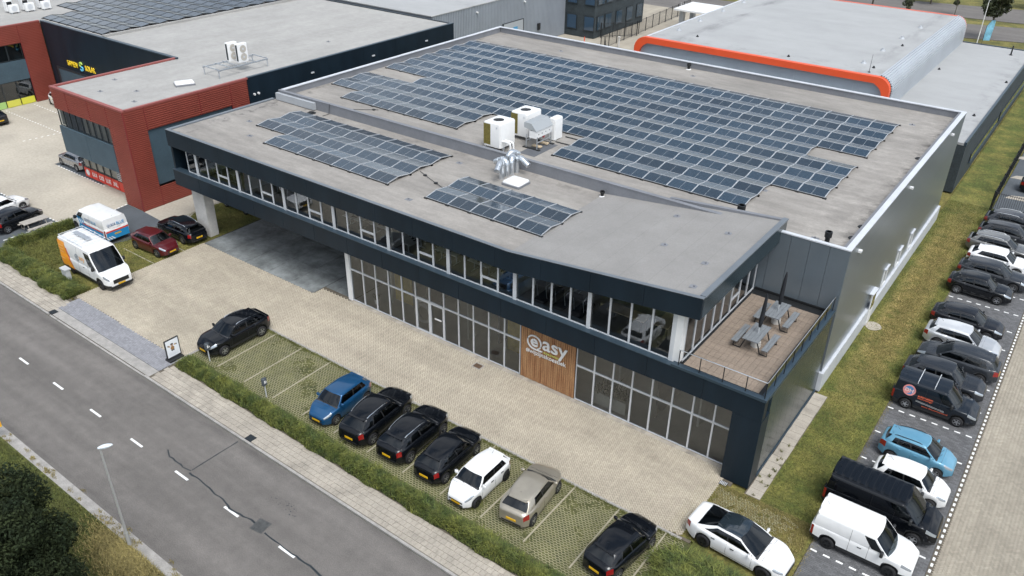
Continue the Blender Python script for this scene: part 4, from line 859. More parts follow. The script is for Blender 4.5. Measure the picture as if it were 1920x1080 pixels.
def solar_array(name, label, zbase, rows, xk, ridge=.155, pitch=2.17, mount=.10, limit=300, frame=None, railm=None, visible=None, pvm=None):
    """tent rows: rows = list of (y_front, [(k0, k1), ...]); xk(k) = x of rail k"""
    pvm = pvm or M['pv']
    frame = frame or M['pv_frame']; railm = railm or M['pv_frame']
    w = xk(1) - xk(0); x_c = xk(rows[0][1][0][0]); t = thing(name, label, 'solar array', (x_c, rows[0][0], zbase))
    half = pitch / 2; sl = math.hypot(half - .06, ridge); tilt = math.atan2(ridge, half - .06)
    pm = panel_mb(w - .05, sl - .02); proto = None; rest = []; cnt = 0; rails = {}
    order = []
    for y, segs in rows:
        for k0, k1 in segs:
            for k in range(k0, k1):
                order.append((math.hypot(xk(k), y), k, y))
            for k in range(k0, k1 + 1): rails.setdefault(k, []).append(y)
    order.sort()
    for dd, k, y in order:
        for side in (0, 1):
            if side == 0: loc, rot = (xk(k) + .025, y + .03, zbase + mount), (tilt, 0, 0)
            else: loc, rot = (xk(k) + w - .025, y + pitch - .03, zbase + mount), (tilt, 0, math.pi)
            if cnt < limit:
                if proto is None: o = pm.build('solar_panel', [frame, pvm], t, world=True); proto = o; o.location = loc; o.rotation_euler = rot
                else: o = link_mesh('solar_panel', proto.data, t, loc, rot, world=True)
            else: rest.append(Matrix.Translation(loc) @ Matrix.Rotation(rot[2], 4, 'Z') @ Matrix.Rotation(tilt, 4, 'X'))
            cnt += 1
    if rest:
        r_ = MB(); r_.uv = []
        for Mx in rest:
            b0 = len(r_.v); r_.v += [tuple(Mx @ Vector(p)) for p in pm.v]; r_.f += [tuple(i + b0 for i in f) for f in pm.f]; r_.m += pm.m; r_.uv += pm.uv
        tag(r_.build('more_solar_panels', [frame, pvm], t, world=True), kind='stuff')
    # rails, zigzag over the tents; feet; front dark skirts
    for k, ys in rails.items():
        ys = sorted(set(ys)); rb = MB(); fb = MB(); x = xk(k)
        for y in ys:
            for (ya, za), (yb, zb) in (((y, 0), (y + half, ridge)), ((y + half, ridge), (y + pitch, 0))):
                z0, z1 = zbase + mount + za, zbase + mount + zb
                rb.add([(x - .013, ya, z0 - .03), (x + .013, ya, z0 - .03), (x + .013, ya, z0 + .022), (x - .013, ya, z0 + .022), (x - .013, yb, z1 - .03), (x + .013, yb, z1 - .03), (x + .013, yb, z1 + .022), (x - .013, yb, z1 + .022)],
                       [(0, 1, 2, 3), (7, 6, 5, 4), (0, 4, 5, 1), (1, 5, 6, 2), (2, 6, 7, 3), (3, 7, 4, 0)])
            for yy in (y, y + pitch): fb.box(x - .12, yy - .07, zbase, x + .12, yy + .07, zbase + mount * .75)
        rb.build('mounting_rail', railm, t, world=True); fb.build('rail_feet', M['black'], t, world=True)
    for y, segs in rows:
        for k0, k1 in segs: MB().box(xk(k0), y + .0, zbase + .01, xk(k1), y + .02, zbase + mount - .03).build('wind_skirt', M['black'], t, world=True)
    return t
hk = lambda k: -52.78 + 1.7095 * k
hr = lambda r: 44.28 + 2.17 * r
solar_array('solar_array', 'large field of solar panels in zigzag rows covering the hall roof', HR, [(hr(0), [(2, 9), (14, 22)]), (hr(1), [(0, 9), (14, 22)]), (hr(2), [(0, 24)]), (hr(3), [(3, 24)]), (hr(4), [(0, 24)]), (hr(5), [(0, 22)]), (hr(6), [(0, 24)]), (hr(7), [(0, 24)]), (hr(8), [(0, 24)]), (hr(9), [(0, 24)])], hk)
ak = lambda k: -49.66 + 1.688 * k
solar_array('solar_array', 'three row solar array on the office roof beside the hall upstand', ZR - .06, [(34.0, [(2, 9)]), (36.08, [(0, 9)]), (38.16, [(0, 9)])], ak, pitch=2.08)
bk = lambda k: -31.18 + 1.70 * k
solar_array('solar_array', 'small two row solar array on the office roof below the silver ducts', ZR - .06, [(33.95, [(0, 5)]), (36.03, [(0, 5)])], bk, pitch=2.03)

# ================================================================ ROOF EQUIPMENT
ZO = ZR - .06
def heat_pump(x, y, label):
    t = thing('heat_pump', label, 'heat pump', (x, y, HR))
    f = MB()
    for s in (-1, 1): f.box(-.85, s * .55 - .05, .18, .85, s * .55 + .05, .28)
    f.build('base_frame', M['steel'], t)
    for sx in (-1, 1):
        for sy in (-1, 1): MB().cyl((sx * .75, sy * .55, 0), (sx * .75, sy * .55, .18), .07, n=8).build('foot', M['steel'], t)
    b = MB().rbox((0, 0, 1.13), (1.45, 1.75, 1.70), .09).build('casing', M['white'], t, smooth=30)
    # coil opening on the street side, left part, as in a wrapped condenser
    MB().box(-.70, -.884, .40, -.12, -.876, 1.86).build('coil', mat('coil', (.16, .13, .03), .55, var=.3, vscale=14, obj=True), t)
    MB().box(-.733, -.80, .40, -.727, .3, 1.86).build('side_coil', M['black'], t)
    fan = MB(); fan.cyl((.05, -.15, 1.95), (.05, -.15, 2.03), .40, .38, 20, cap=False); fan.build('fan_ring', M['white'], t, smooth=True)
    MB().cyl((.05, -.15, 1.982), (.05, -.15, 1.992), .385, n=20).build('fan_well', M['black'], t)
    for q in range(4):
        a = q * math.pi / 2; MB().add([(.05, -.15, 1.994), (.05 + .36 * math.cos(a), -.15 + .36 * math.sin(a), 1.994), (.05 + .36 * math.cos(a + .6), -.15 + .36 * math.sin(a + .6), 2.012)], [(0, 1, 2)]).build('fan_blade', M['black_metal'], t)
    MB().box(.35, -.883, 1.62, .48, -.877, 1.75).build('badge', M['alu'], t)
heat_pump(-32.7, 43.35, 'tall white heat pump nearest the roof step, pipes at its side'); heat_pump(-32.55, 46.3, 'tall white heat pump behind the first, beside the sloped control box')
pp = thing('pipe_bundle', 'white insulated pipes running from the heat pump down to the roof', 'pipes', (-31.4, 42.8, HR))
for dx in (0, .25): MB().tube([(-31.95, 42.75 + dx, HR + .75), (-31.5 + dx * .3, 42.75 + dx, HR + .75), (-31.35 + dx * .3, 42.75 + dx, HR + .68), (-31.32 + dx * .3, 42.75 + dx, HR + .5), (-31.32 + dx * .3, 42.75 + dx, HR)], .075, 8).build('pipe', M['white'], pp, smooth=True, world=True)
t = thing('control_cabinet', 'white electrical cabinet with sloped grey hood on a steel stand', 'control cabinet', (-30.75, 45.3, HR), R(0))
for sx in (-.45, .45):
    for sy in (-.85, .85): MB().box(sx - .03, sy - .03, .06, sx + .03, sy + .03, .95).build('stand_leg', M['steel'], t)
    MB().box(sx - .03, -.85, .5, sx + .03, .85, .55).build('stand_bar', M['steel'], t)
for sy in (-.85, .85): MB().box(-.7, sy - .1, 0, .7, sy + .1, .07).build('rubber_foot', M['black'], t)
MB().box(-.1, -1.0, .85, .45, 1.0, 1.35).build('cabinet', M['white'], t)
for y in (-.7, -.3, .15, .6): MB().box(.451, y, 1.05, .458, y + .08, 1.12).build('latch', M['black'], t)
h = MB(); h.add([(-.55, -1.02, 1.5), (.5, -1.02, 1.36), (.5, 1.02, 1.36), (-.55, 1.02, 1.5), (-.55, -1.02, 1.86), (.05, -1.02, 1.86), (.05, 1.02, 1.86), (-.55, 1.02, 1.86)], [(3, 2, 1, 0), (4, 5, 6, 7), (0, 1, 5, 4), (1, 2, 6, 5), (2, 3, 7, 6), (3, 0, 4, 7)]); h.build('hood', mat('hood_grey', (.36, .38, .39), .5, .3), t)
MB().cyl((.1, .4, .62), (.16, .4, .62), .12, n=12).build('red_valve', mat('valve_red', (.45, .03, .04), .5), t)
for y in (-.55, .3): MB().box(-.2, y, .07, .5, y + .3, .16).build('timber_block', M['wood_frame'], t)
o = MB().box(-31.0, 43.3, HR + .002, -29.7, 46.2, HR + .012).build('rubber_mat', mat('rubber_mat', (.09, .095, .105), .8, var=.1)); tag(o, 'dark rubber mat under the control cabinet stand', 'mat')
o = MB().rbox((0, 0, .85), (.55, 1.0, 1.55), .07); o.box(-.25, -.4, 0, .25, -.3, .08); o.box(-.25, .3, 0, .25, .4, .08); o = o.build('buffer_cabinet', M['white'], smooth=30, loc=(-30.6, 47.2, HR)); tag(o, 'plain white upright cabinet at the end of the roof plant', 'cabinet')
for y in (46.6, 47.9): o = MB().box(-30.2, y, HR, -28.9, y + .08, HR + .06).build('support_rail', M['black']); tag(o, 'black support rail on roof beside the white upright cabinet', 'rail', 'black rails at roof plant')
# silver ducts: elbows out of the office roof
for i, (x, y, dx, dy, lb) in enumerate(((-29.45, 39.3, .25, -.75, 'bent straight towards the street'), (-29.45, 39.85, -.95, .1, 'bent over to the left'), (-29.42, 40.32, -.5, .85, 'curving back towards the roof step'), (-29.35, 40.8, .95, -.1, 'bent over to the right'), (-30.2, 41.0, .1, .35, 'shortest, behind the others'))):
    d_ = Vector((dx, dy, 0)).normalized(); ln_ = math.hypot(dx, dy); t = thing('vent_duct', 'silver spiral vent duct elbow ' + lb, 'vent duct', (x, y, ZO))
    r_ = .19; zt2 = .85 if i == 0 else .72; pts = [(0, 0, 0), (0, 0, zt2)]
    for q in np.linspace(0, math.pi * .72, 7)[1:]: rr = .33; pts.append(tuple(d_ * (rr - rr * math.cos(q)) + Vector((0, 0, zt2 + rr * math.sin(q)))))
    e = Vector(pts[-1]); dr = (Vector(pts[-1]) - Vector(pts[-2])).normalized(); pts.append(tuple(e + dr * (.25 + .3 * ln_)))
    MB().tube(pts, r_, 12).build('duct', M['duct'], t, smooth=50)
    for k in (1, 3, 5, 7):
        a, b_ = Vector(pts[k]), Vector(pts[k + 1]); MB().cyl(tuple(a.lerp(b_, .3)), tuple(a.lerp(b_, .3) + (b_ - a).normalized() * .05), r_ + .022, n=12).build('clamp_ring', M['steel'], t, smooth=50)
def skylight(x, y, z, sx, sy, lb, rot=0):
    t = thing('skylight', lb, 'skylight', (x, y, z), rot); MB().rbox((0, 0, .08), (sx, sy, .16), .03).build('kerb', M['membrane_grey'], t); MB().rbox((0, 0, .22), (sx - .06, sy - .06, .13), .08).build('dome', M['white'], t, smooth=40)
skylight(-28.2, 39.15, ZO, 1.35, 1.3, 'white square skylight cover beside the silver ducts')
def stub(x, y, z, h, r, lb, cap=True, name='roof_vent', m='black'):
    t = thing(name, lb, 'roof vent', (x, y, z)); MB().cyl((0, 0, 0), (0, 0, .05), r * 1.9, r * 1.1, 14).build('flashing', M['white'] if cap else M['black'], t); MB().cyl((0, 0, .04), (0, 0, h), r, n=14).build('pipe', M[m], t, smooth=50)
    if cap: MB().cyl((0, 0, h * .6), (0, 0, h), r * 1.5, n=14).build('cap', M[m], t, smooth=50)
stub(-14.75, 42.75, HR, .85, .16, 'black capped vent pipe beside the ramped roof edge'); stub(-9.65, 42.5, HR, .8, .13, 'black capped vent pipe behind the terrace wall'); stub(-31.3, 70.2, HR, .55, .13, 'small black vent pipe at the back parapet of the hall')
stub(-22.9, 40.9, ZO, .35, .1, 'stubby black vent at the foot of the roof step'); stub(-48.9, 40.6, ZO, .10, .2, 'low black roof outlet near the left end of the step', False)
stub(-52.7, 47.0, HR, .1, .22, 'low black roof outlet at the left parapet of the hall', False)
for i, (x, y, z) in enumerate(((-8.75, 46.0, HR), (-8.75, 44.2, HR), (-8.85, 59.5, HR))):
    t = thing('roof_drain', 'dark round roof drain by the right parapet, ' + ('middle of three', 'nearest the terrace', 'farthest from the terrace')[i], 'roof drain', (x, y, z)); MB().cyl((0, 0, 0), (0, 0, .07), .24, .18, 14).build('grate', M['black'], t); MB().cyl((0, 0, .07), (0, 0, .12), .1, .05, 10).build('knob', M['black'], t)
def marker(x, y, z, lb, grp):
    o = MB().box(-.22, -.16, 0, .22, .16, .008).cyl((0, 0, .005), (0, 0, .10), .055, .05, 8).build('roof_anchor', [M['membrane_grey']], loc=(x, y, z)); o.rotation_euler = (0, 0, .1); tag(o, lb, 'roof anchor', grp)
for x, y, z in ((-51.0, 36.4, ZO), (-48.4, 34.4, ZO), (-33.3, 39.7, ZO), (-31.9, 33.2, ZO)): marker(x, y, z, 'small roof anchor stud on the flat office roof', 'anchor studs on flat office roof')
for x, y in ((-17.4, 40.0), (-16.2, 36.1), (-13.9, 39.0), (-13.4, 35.0), (-12.8, 32.4)): marker(x, y, zr(x) - .055, 'small roof anchor stud on the ramped roof', 'anchor studs on ramped roof')
for x, y in ((-15.2, 47.6), (-13.0, 54.6), (-11.0, 66.8), (-10.4, 42.9), (-30, 68.4), (-44, 68.2)): marker(x, y, HR, 'small roof anchor stud on the hall roof', 'anchor studs on hall roof')
# lightning cable with stands
t = thing('lightning_cable', 'thin black cable on stands between the roof arrays', 'cable', (-34.5, 36.5, ZO)); MB().tube([(-34.3, 36.9, ZO + .06), (-32.9, 36.3, ZO + .07), (-31.3, 35.7, ZO + .06)], .018, 6).build('cable', M['black'], t, world=True)
for x, y in ((-33.6, 36.6), (-32.2, 36.05)): MB().box(x - .09, y - .09, ZO, x + .09, y + .09, ZO + .09).build('stand', M['black'], t, world=True)
t = thing('lightning_cable', 'thin black cable crossing the roof step at the left', 'cable', (-46.5, 42, HR)); MB().tube([(-44.9, 43.9, HR + .04), (-47.2, 42.2, HR + .05), (-47.4, 41.7, HZ - .1), (-47.5, 41.28, HZ + .05), (-47.55, 41.2, ZO + .05), (-47.6, 40.6, ZO + .04)], .02, 6).build('cable', M['black'], t, world=True)
for x, y in ((-45.2, 43.7), (-47.1, 42.3)): MB().box(x - .1, y - .1, HR, x + .1, y + .1, HR + .08).build('stand', M['black'], t, world=True)
# ---------------------------------------------------------------- terrace furniture
def picnic(x, y, z, lb, top='tabletop', leg='black_metal', Lh=.92, name='picnic_table', tall=.78):
    t = thing(name, lb, 'picnic table', (x, y, z))
    for i in range(4): MB().box(-.42 + .212 * i, -Lh, tall - .045, -.42 + .212 * i + .2, Lh, tall).build('table_plank', M[top], t)
    for s in (-1, 1):
        for i in range(2): MB().box(s * .80 - .16 + .165 * i, -Lh, .43, s * .80 - .16 + .165 * i + .155, Lh, .47).build('bench_plank', M[top], t)
    for y_ in (-.68, .68):
        for s in (-1, 1):
            MB().tube([(s * .28, y_, tall - .05), (s * .52, y_, .04)], .032, 6).build('leg', M[leg], t); MB().tube([(s * .52, y_, .035), (s * .90, y_, .035), (s * .84, y_, .43)], .030, 6).build('bench_bracket', M[leg], t)
    return t
picnic(-10.45, 35.75, ZF, 'grey plank picnic table on the terrace nearer the front railing'); picnic(-10.42, 38.55, ZF, 'grey plank picnic table on the terrace nearer the hall wall')
def parasol(x, y, lb, lean):
    t = thing('parasol', lb, 'parasol', (x, y, ZF)); MB().cyl((0, 0, 0), (0, 0, .28), .26, .24, 14).build('concrete_base', M['concrete'], t, smooth=50)
    MB().cyl((0, 0, .2), (lean * .35, 0, 1.35), .022, n=8).build('pole', M['alu'], t)
    P = [(lean * (.30 + k * .7), 0, 1.15 + k * 1.95) for k in np.linspace(0, 1, 9)]; MB().tube(P, [.06, .11, .115, .105, .10, .095, .085, .07, .03], 10).build('folded_canopy', mat('parasol_cloth', (.010, .012, .016), .8), t, smooth=60)
parasol(-10.40, 35.75, 'closed black parasol in the table nearer the front railing', .10); parasol(-10.40, 38.55, 'closed black parasol in the table nearer the hall wall', .06)
# ================================================================ NEIGHBOURING BUILDINGS
def corr(axis, a0, a1, c, z0, z1, pitch=.16, depth=.045, horiz=True, out=1):
    """corrugated sheet: horizontal ribs (or vertical) on a plane y=c ('x') or x=c ('y')"""
    p = MB(); V = []; F = []
    if horiz:
        n = max(2, int((z1 - z0) / pitch)); h = (z1 - z0) / n; prof = []
        for i in range(n): prof += [(z0 + h * i, 0), (z0 + h * (i + .5), 0), (z0 + h * (i + .55), depth), (z0 + h * (i + .95), depth)]
        prof.append((z1, 0)); pts = [[(a, c + out * d, z) for z, d in prof] for a in (a0, a1)]
    else:
        n = max(2, int((a1 - a0) / pitch)); h = (a1 - a0) / n; prof = []
        for i in range(n): prof += [(a0 + h * i, 0), (a0 + h * (i + .5), 0), (a0 + h * (i + .55), depth), (a0 + h * (i + .95), depth)]
        prof.append((a1, 0)); pts = [[(a, c + out * d, z) for a, d in prof] for z in (z0, z1)]
    if axis == 'y': pts = [[(y, x, z) for x, y, z in r] for r in pts]
    m = len(pts[0]); return p.add(pts[0] + pts[1], [(i, i + 1, i + 1 + m, i + m) for i in range(m - 1)])
red = thing('red_building', 'red and navy clad business unit with ribbed panels and grey flat roof', 'building', (-66, 38, 0))
def rp(name, mb, m, sm=False): return mb.build(name, m, red, world=True)
X1, X0, Y0, Y1, ZH = -60.2, -70.9, 31.62, 43.4, 8.45
rp('flat_roof', MB().box(X0 + .3, Y0 + .3, ZH - .3, X1 - .3, Y1 + .2, ZH - .12), M['roof_w']); rp('flat_roof', MB().prism([(-95.2, Y1 + .2), (X1 - .3, Y1 + .2), (X1 - .3, 71.2), (-95.2, 71.2)], ZH - .3, ZH - .121), M['roof_w'])
rp('flat_roof', MB().box(-150, 30, ZH - .3, -95.4, 90, ZH - .122), M['roof_w'])
M['roof_pv'] = M['roof_w']
# east face panels
for (ya, yb, za, zb) in ((Y0, 33.4, 0, ZH), (33.4, 38.4, 6.45, ZH), (38.4, 41.5, 6.45, ZH), (41.5, 43.3, 0, ZH), (33.4, 38.4, 0, 1.75), (38.4, 41.5, 0, 1.75)):
    rp('red_panel', corr('y', ya + .03, yb - .03, X1, za, zb - .12), M['red']); rp('panel_trim', MB().box(X1 - .02, ya - .03, za, X1 + .055, ya + .03, zb - .1), M['red_dark'])
rp('wall_core', MB().box(X0 + .4, Y0 + .45, 2.75, X1 - .35, Y1 + 1, ZH - .31).box(X0 + .2, Y0 + 1.9, 0, X1 - .35, Y1 + 1, 2.749).box(-62.55, Y0 + .2, 0, X1 - .35, Y0 + 1.899, 2.749), M['black'])
rp('slate_panel', MB().box(X1 - .3, 33.43, 1.76, X1 - .12, 41.47, 6.44), M['slate'])
# front face: pier, fascia, window band, spandrel, ground glazing
rp('red_panel', corr('x', -62.6, X1 - .0, Y0, 0, ZH - .12, out=-1), M['red'])
for xa, xb in ((-65.3, -62.6), (-68.6, -65.3), (X0, -68.6)): rp('red_panel', corr('x', xa + .03, xb - .03, Y0, 6.55, ZH - .12, out=-1), M['red']); rp('panel_trim', MB().box(xb - .03, Y0 - .055, 6.55, xb + .03, Y0 + .02, ZH - .1), M['red_dark'])
rp('corner_trim', MB().box(X1 - .03, Y0 - .055, 0, X1 + .05, Y0 + .02, ZH - .1), M['red_dark'])
for i, (xa, xb) in enumerate(((X0, -66.8), (-66.8, -62.65))): rp('slate_panel', MB().box(xa + .02, Y0 - .04, 2.75, xb - .02, Y0 + .1, 5.05), M['slate'])
M['curtain'] = mat('blind', (.52, .45, .36), .8, var=.1, vscale=2); M['frame_dark'] = mat('frame_dark', (.02, .026, .03), .4)
def winx(x0, x1, z0, z1, y, n, blind=.7, parent=red):
    w_ = (x1 - x0) / n
    for i in range(n):
        a, c = x0 + w_ * i, x0 + w_ * (i + 1); fr = MB(); f = .05
        fr.box(a, y, z0, c, y + .08, z0 + f); fr.box(a, y, z1 - f, c, y + .08, z1); fr.box(a, y, z0 + f, a + f, y + .08, z1 - f); fr.box(c - f, y, z0 + f, c, y + .08, z1 - f)
        o = fr.build('window', M['frame_dark'], parent, world=True); g = MB().poly([(a + f, y + .04, z0 + f), (c - f, y + .04, z0 + f), (c - f, y + .04, z1 - f), (a + f, y + .04, z1 - f)]).build('pane', M['glass']); g.parent = o
        if random.random() < blind: b_ = MB().poly([(a + .04, y + .16, z0 + .05), (c - .04, y + .16, z0 + .05), (c - .04, y + .16, z1), (a + .04, y + .16, z1)]).build('blind', M['curtain']); b_.parent = o
winx(X0 + .05, -62.65, 5.06, 6.54, Y0 + .1, 9); winx(-71.0, -64.4, .95, 2.72, Y0 + 1.15, 6)
M['shop_red'] = mat('shop_red', (.62, .045, .025), .45)
strs = ('', 'QUI', 'CKB', 'LUE', '.NL', '')
for i in range(6):
    a = -71.0 + 1.1 * i; o = rp('red_infill', MB().box(a + .05, Y0 + 1.11, .05, a + 1.05, Y0 + 1.16, .92), M['shop_red'])
    if strs[i]: me = fit(text_mesh(strs[i], 1, .004, .02), .76, .40); me.materials.clear(); me.materials.append(M['white']); q = link_mesh('lettering', me, o, (a + .16, Y0 + 1.10, .30), (R(90), 0, 0))
    if i == 0:
        q = MB().cyl((a + .55, Y0 + 1.108, .5), (a + .55, Y0 + 1.10, .5), .28, n=20).build('emblem', M['white']); q.parent = o
for k in range(9): rp('louvre', MB().box(-65.45, Y0 + 1.09, 1.05 + .18 * k, -64.5, Y0 + 1.12, 1.14 + .18 * k), M['alu'])
# coping
for a in ((X0, Y0, X1 + .06, Y0 + .26), (X1 - .2, Y0 + .26, X1 + .06, Y1), (X0 - .0, Y0 + .26, X0 + .26, Y1)): rp('coping', MB().box(a[0], a[1] - .06, ZH - .12, a[2], a[3], ZH + .02), mat('coping_red', (.27, .075, .065), .5))
# dark wing with the yellow sign, and the dark east wall
rp('navy_wall', MB().box(-95.3, Y1, 0, X0 + .4, Y1 + .2, ZH - .1), M['navy']); rp('coping', MB().box(-95.3, Y1 - .05, ZH - .1, X0 + .26, Y1 + .3, ZH + .0), M['trim_blue'])
for i in range(6): rp('navy_panel', MB().box(X1 - .25, 43.36 + 4.65 * i, 0, X1 - .03, 43.36 + 4.65 * (i + 1) - .01, ZH - .05), M['navy'])
rp('coping', MB().box(X1 - .3, Y1 + .05, ZH - .049, X1, 71.3, ZH + .02), M['trim_blue']); rp('rear_wall', MB().box(-95, 71.1, 0, X1 - .3, 71.3, ZH - .05), M['navy'])
rp('door_recess', MB().box(-94.1, Y1 - .06, 0, -87.0, Y1 - .002, 3.75), M['frame_dark']); rp('roller_door', MB().box(-93.7, Y1 - .07, 0, -87.4, Y1 - .061, 3.5), M['slate'])
for i, y in enumerate((50.5, 58.5, 66.5)): rp('wall_bracket', MB().box(X1 - .03, y, 7.3, X1 + .06, y + .35, 7.42), M['alu'])
for y in (43.9, 44.35): rp('wall_lamp', MB().cyl((X1 - .03, y, 6.9), (X1 + .1, y, 6.9), .1, n=10), M['white'])
M['yellow'] = mat('sign_yellow', (.85, .58, .03), .45)
put_text('sign_lettering', fit(text_mesh('SAMEN', 1, .03, .008), 2.0, .58), M['yellow'], red, (-91.4, Y1 - .07, 4.25), RT); put_text('sign_lettering', fit(text_mesh('SOLAR', 1, .03, .008), 1.9, .58), M['yellow'], red, (-87.85, Y1 - .07, 4.25), RT)
sg = MB()
for s_, cz in ((1, .27), (-1, -.27)):
    pts = [(-88.62 + .24 * math.cos(q) * s_, Y1 - .07, 4.55 + cz * .8 + .21 * math.sin(q) * s_) for q in np.linspace(R(10), R(275), 14)]; sg.tube(pts, .085, 6, 0 if s_ > 0 else 1)
sg.build('sign_emblem', [mat('lime', (.45, .62, .12), .5), mat('sky_blue', (.10, .42, .62), .5)], red, world=True)
# red wing at far left, facing the yard
XL = -95.35
for ya, yb, za, zb in ((40.85, 43.35, 0, ZH), (38.6, 40.85, 6.5, ZH), (30, 38.6, 6.5, ZH)): rp('red_panel', corr('y', ya + .02, yb - .02, XL, za, zb - .1), M['red']); rp('panel_trim', MB().box(XL - .02, ya - .03, za, XL + .055, ya + .03, zb - .08), M['red_dark'])
rp('navy_band', MB().box(XL - .25, 30, 2.7, XL - .02, 40.83, 4.75), M['slate']); rp('wing_core', MB().box(-110, 30, 0, XL - .7, 43.4, ZH - .31), M['black']); rp('coping', MB().box(XL - .2, 30, ZH - .1, XL + .06, 43.3, ZH + .02), mat('coping_red2', (.27, .075, .065), .5))
for i in range(6):
    y0 = 40.8 - 1.55 * (i + 1); window_x(red, XL - .15, y0, y0 + 1.55, 4.8, 6.48, .06, .08, m=M['frame_dark']); window_x(red, XL - .15, y0, y0 + 1.55, .75, 2.68, .06, .08, m=M['frame_dark'])
cols = [(.62, .60, .06), (.60, .58, .09), (.36, .55, .18), (.30, .50, .20), (.12, .40, .45), (.1, .3, .5)]
for i in range(6):
    y0 = 40.8 - 1.55 * (i + 1); rp('coloured_infill', MB().box(XL - .2, y0 + .06, .04, XL - .1, y0 + 1.49, .74), mat('infill_%d' % i, cols[i], .5))
# rooftop of the red building
skylight(-62.95, 39.05, ZH - .12, 1.1, 1.6, 'white rectangular skylight on the red building roof', R(-25))
t = thing('equipment_stand', 'galvanised rooftop stand carrying two white twin fan condensers', 'equipment stand', (-63.2, 44.6, ZH - .12))
for y_ in (-2.6, 2.6):
    for x_ in (-1.05, 1.05): MB().cyl((x_, y_, 0), (x_, y_, .62), .05, n=8).build('leg', M['steel'], t)
for x_ in (-1.05, 1.05): MB().box(x_ - .05, -2.7, .62, x_ + .05, 2.7, .72).build('long_beam', M['steel'], t)
for y_ in (-2.6, -1.4, -.6, .4, 1.2, 2.6): MB().box(-1.05, y_ - .04, .722, 1.05, y_ + .04, .80).build('cross_beam', M['steel'], t)
for i, (x_, y_, lb) in enumerate(((.45, .45, 'white twin fan condenser on the roof frame, facing the hall'), (-.55, .15, 'white twin fan condenser on the roof frame, behind the other'))):
    c = thing('condenser_unit', lb, 'air conditioner', (-63.2 + x_, 44.6 + y_, ZH + .68)); MB().rbox((0, 0, .8), (.42, 1.05, 1.6), .04).build('casing', M['white'], c, smooth=30)
    MB().box(-.1, -.53, .1, .14, -.526, 1.5).build('fin_grille', M['frame_dark'], c)
    for z_ in (.42, 1.12): MB().cyl((.205, 0.03, z_), (.225, .03, z_), .33, n=18).build('fan_grille', mat('fan_beige', (.45, .42, .37), .5), c); MB().cyl((.226, .03, z_), (.24, .03, z_), .09, n=10).build('fan_hub', M['alu'], c)
for i, (x, y) in enumerate(((-66.6, 33.6), (-64.4, 35.5), (-68.8, 36.2), (-62.0, 33.8), (-66.2, 48.5), (-64.8, 57))): marker(x, y, ZH - .12, 'small anchor stud on the red building roof', 'anchor studs on red building roof')
lk = lambda k: -101.4 + 1.70 * k
solar_array('solar_array', 'dark framed solar array on the roof of the unit with yellow sign', ZH - .12, [(44.2, [(3, 10)]), (46.4, [(3, 10)])] + [(48.6 + 2.2 * i, [(0, 10)]) for i in range(10)], lk, pitch=2.2, frame=M['black_metal'], railm=M['black_metal'], limit=300, pvm=M['pv_pale'])
rp('roof_step', MB().box(-83.6, Y1 + .35, ZH - .12, -83.3, 71.1, ZH + .12), M['roof_w'])
for i, (x, y) in enumerate(((-101.2, 43.6), (-100.9, 45.2), (-100.6, 46.9))):
    c = thing('condenser_unit', 'white rooftop condenser in a row above the red wing, ' + ('nearest the red wall', 'middle one', 'farthest from red wall')[i], 'air conditioner', (x, y, ZH - .12)); MB().rbox((0, 0, .55), (.45, 1.0, .8), .04).build('casing', M['white'], c, smooth=30); MB().cyl((.226, 0, .55), (.24, 0, .55), .3, n=16).build('fan_grille', M['alu'], c)
    for s in (-.35, .35): MB().box(-.25, s - .04, 0, .25, s + .04, .15).build('foot', M['steel'], c)
    o = MB().rbox((0, 0, .75), (.7, .75, 1.1), .05); o = o.build('inverter_box', M['white'], loc=(x - .9, y - .1, ZH - .12)); tag(o, 'white rooftop box with dark screen behind the condensers, ' + ('nearest the red wall', 'middle one', 'farthest from red wall')[i], 'cabinet'); q = MB().box(.351, -.28, .7, .358, .28, 1.2).build('screen', M['black'], o)
# ---------------------------------------------------------------- grey corrugated hall behind and dark brick office
gh = thing('corrugated_hall', 'grey ribbed metal hall with pale flat roof beyond the dark wall', 'warehouse', (-90, 90, 0))
corr('y', 76.4, 106, -68, 0, 7.2, pitch=.32, depth=.06, horiz=False).build('east_wall', M['corr_grey'], gh, world=True); MB().box(-150, 76.4, 0, -68.02, 106, 7.18).build('wall_core', M['corr_grey'], gh, world=True)
MB().box(-150, 76.3, 7.19, -67.9, 106, 7.30).build('flat_roof', M['roof_light'], gh, world=True)
MB().box(-67.99, 90.6, 0, -67.88, 95.4, 4.0).build('door_frame', M['frame_dark'], gh, world=True); dr = MB().box(-67.879, 90.8, 0, -67.85, 95.2, 3.9).build('sectional_door', M['corr_light'], gh, world=True)
for y in (91.3, 92.9): MB().box(-67.849, y, 1.7, -67.84, y + 1.0, 3.2).build('door_poster', mat('poster_blue', (.06, .28, .50), .5), gh, world=True); put_text('poster_lettering', fit(text_mesh('K', 1, .004, .03), .5, .9), M['white'], gh, (-67.83, y + .2, 2.0), (R(90), 0, R(90)))
for y, z in ((85, 6.4), (95.5, 6.2)): MB().cyl((-67.95, y, z), (-67.7, y, z), .12, n=8).build('wall_lamp', M['white'], gh, world=True)
MB().rbox((-67.8, 99.0, 2.3), (.3, .5, .9), .05).build('wall_box', M['black'], gh, world=True)
bk_ = thing('brick_office', 'dark brick office block with dark framed windows beyond the hall', 'building', (-66, 113, 0))
MB().box(-79, 106.1, 0, -62.9, 121, 9).build('wall', M['brick_dark'], bk_, world=True); MB().box(-79.1, 106.0, 9.001, -62.8, 121.1, 9.2).build('roof', M['roof_w'], bk_, world=True)
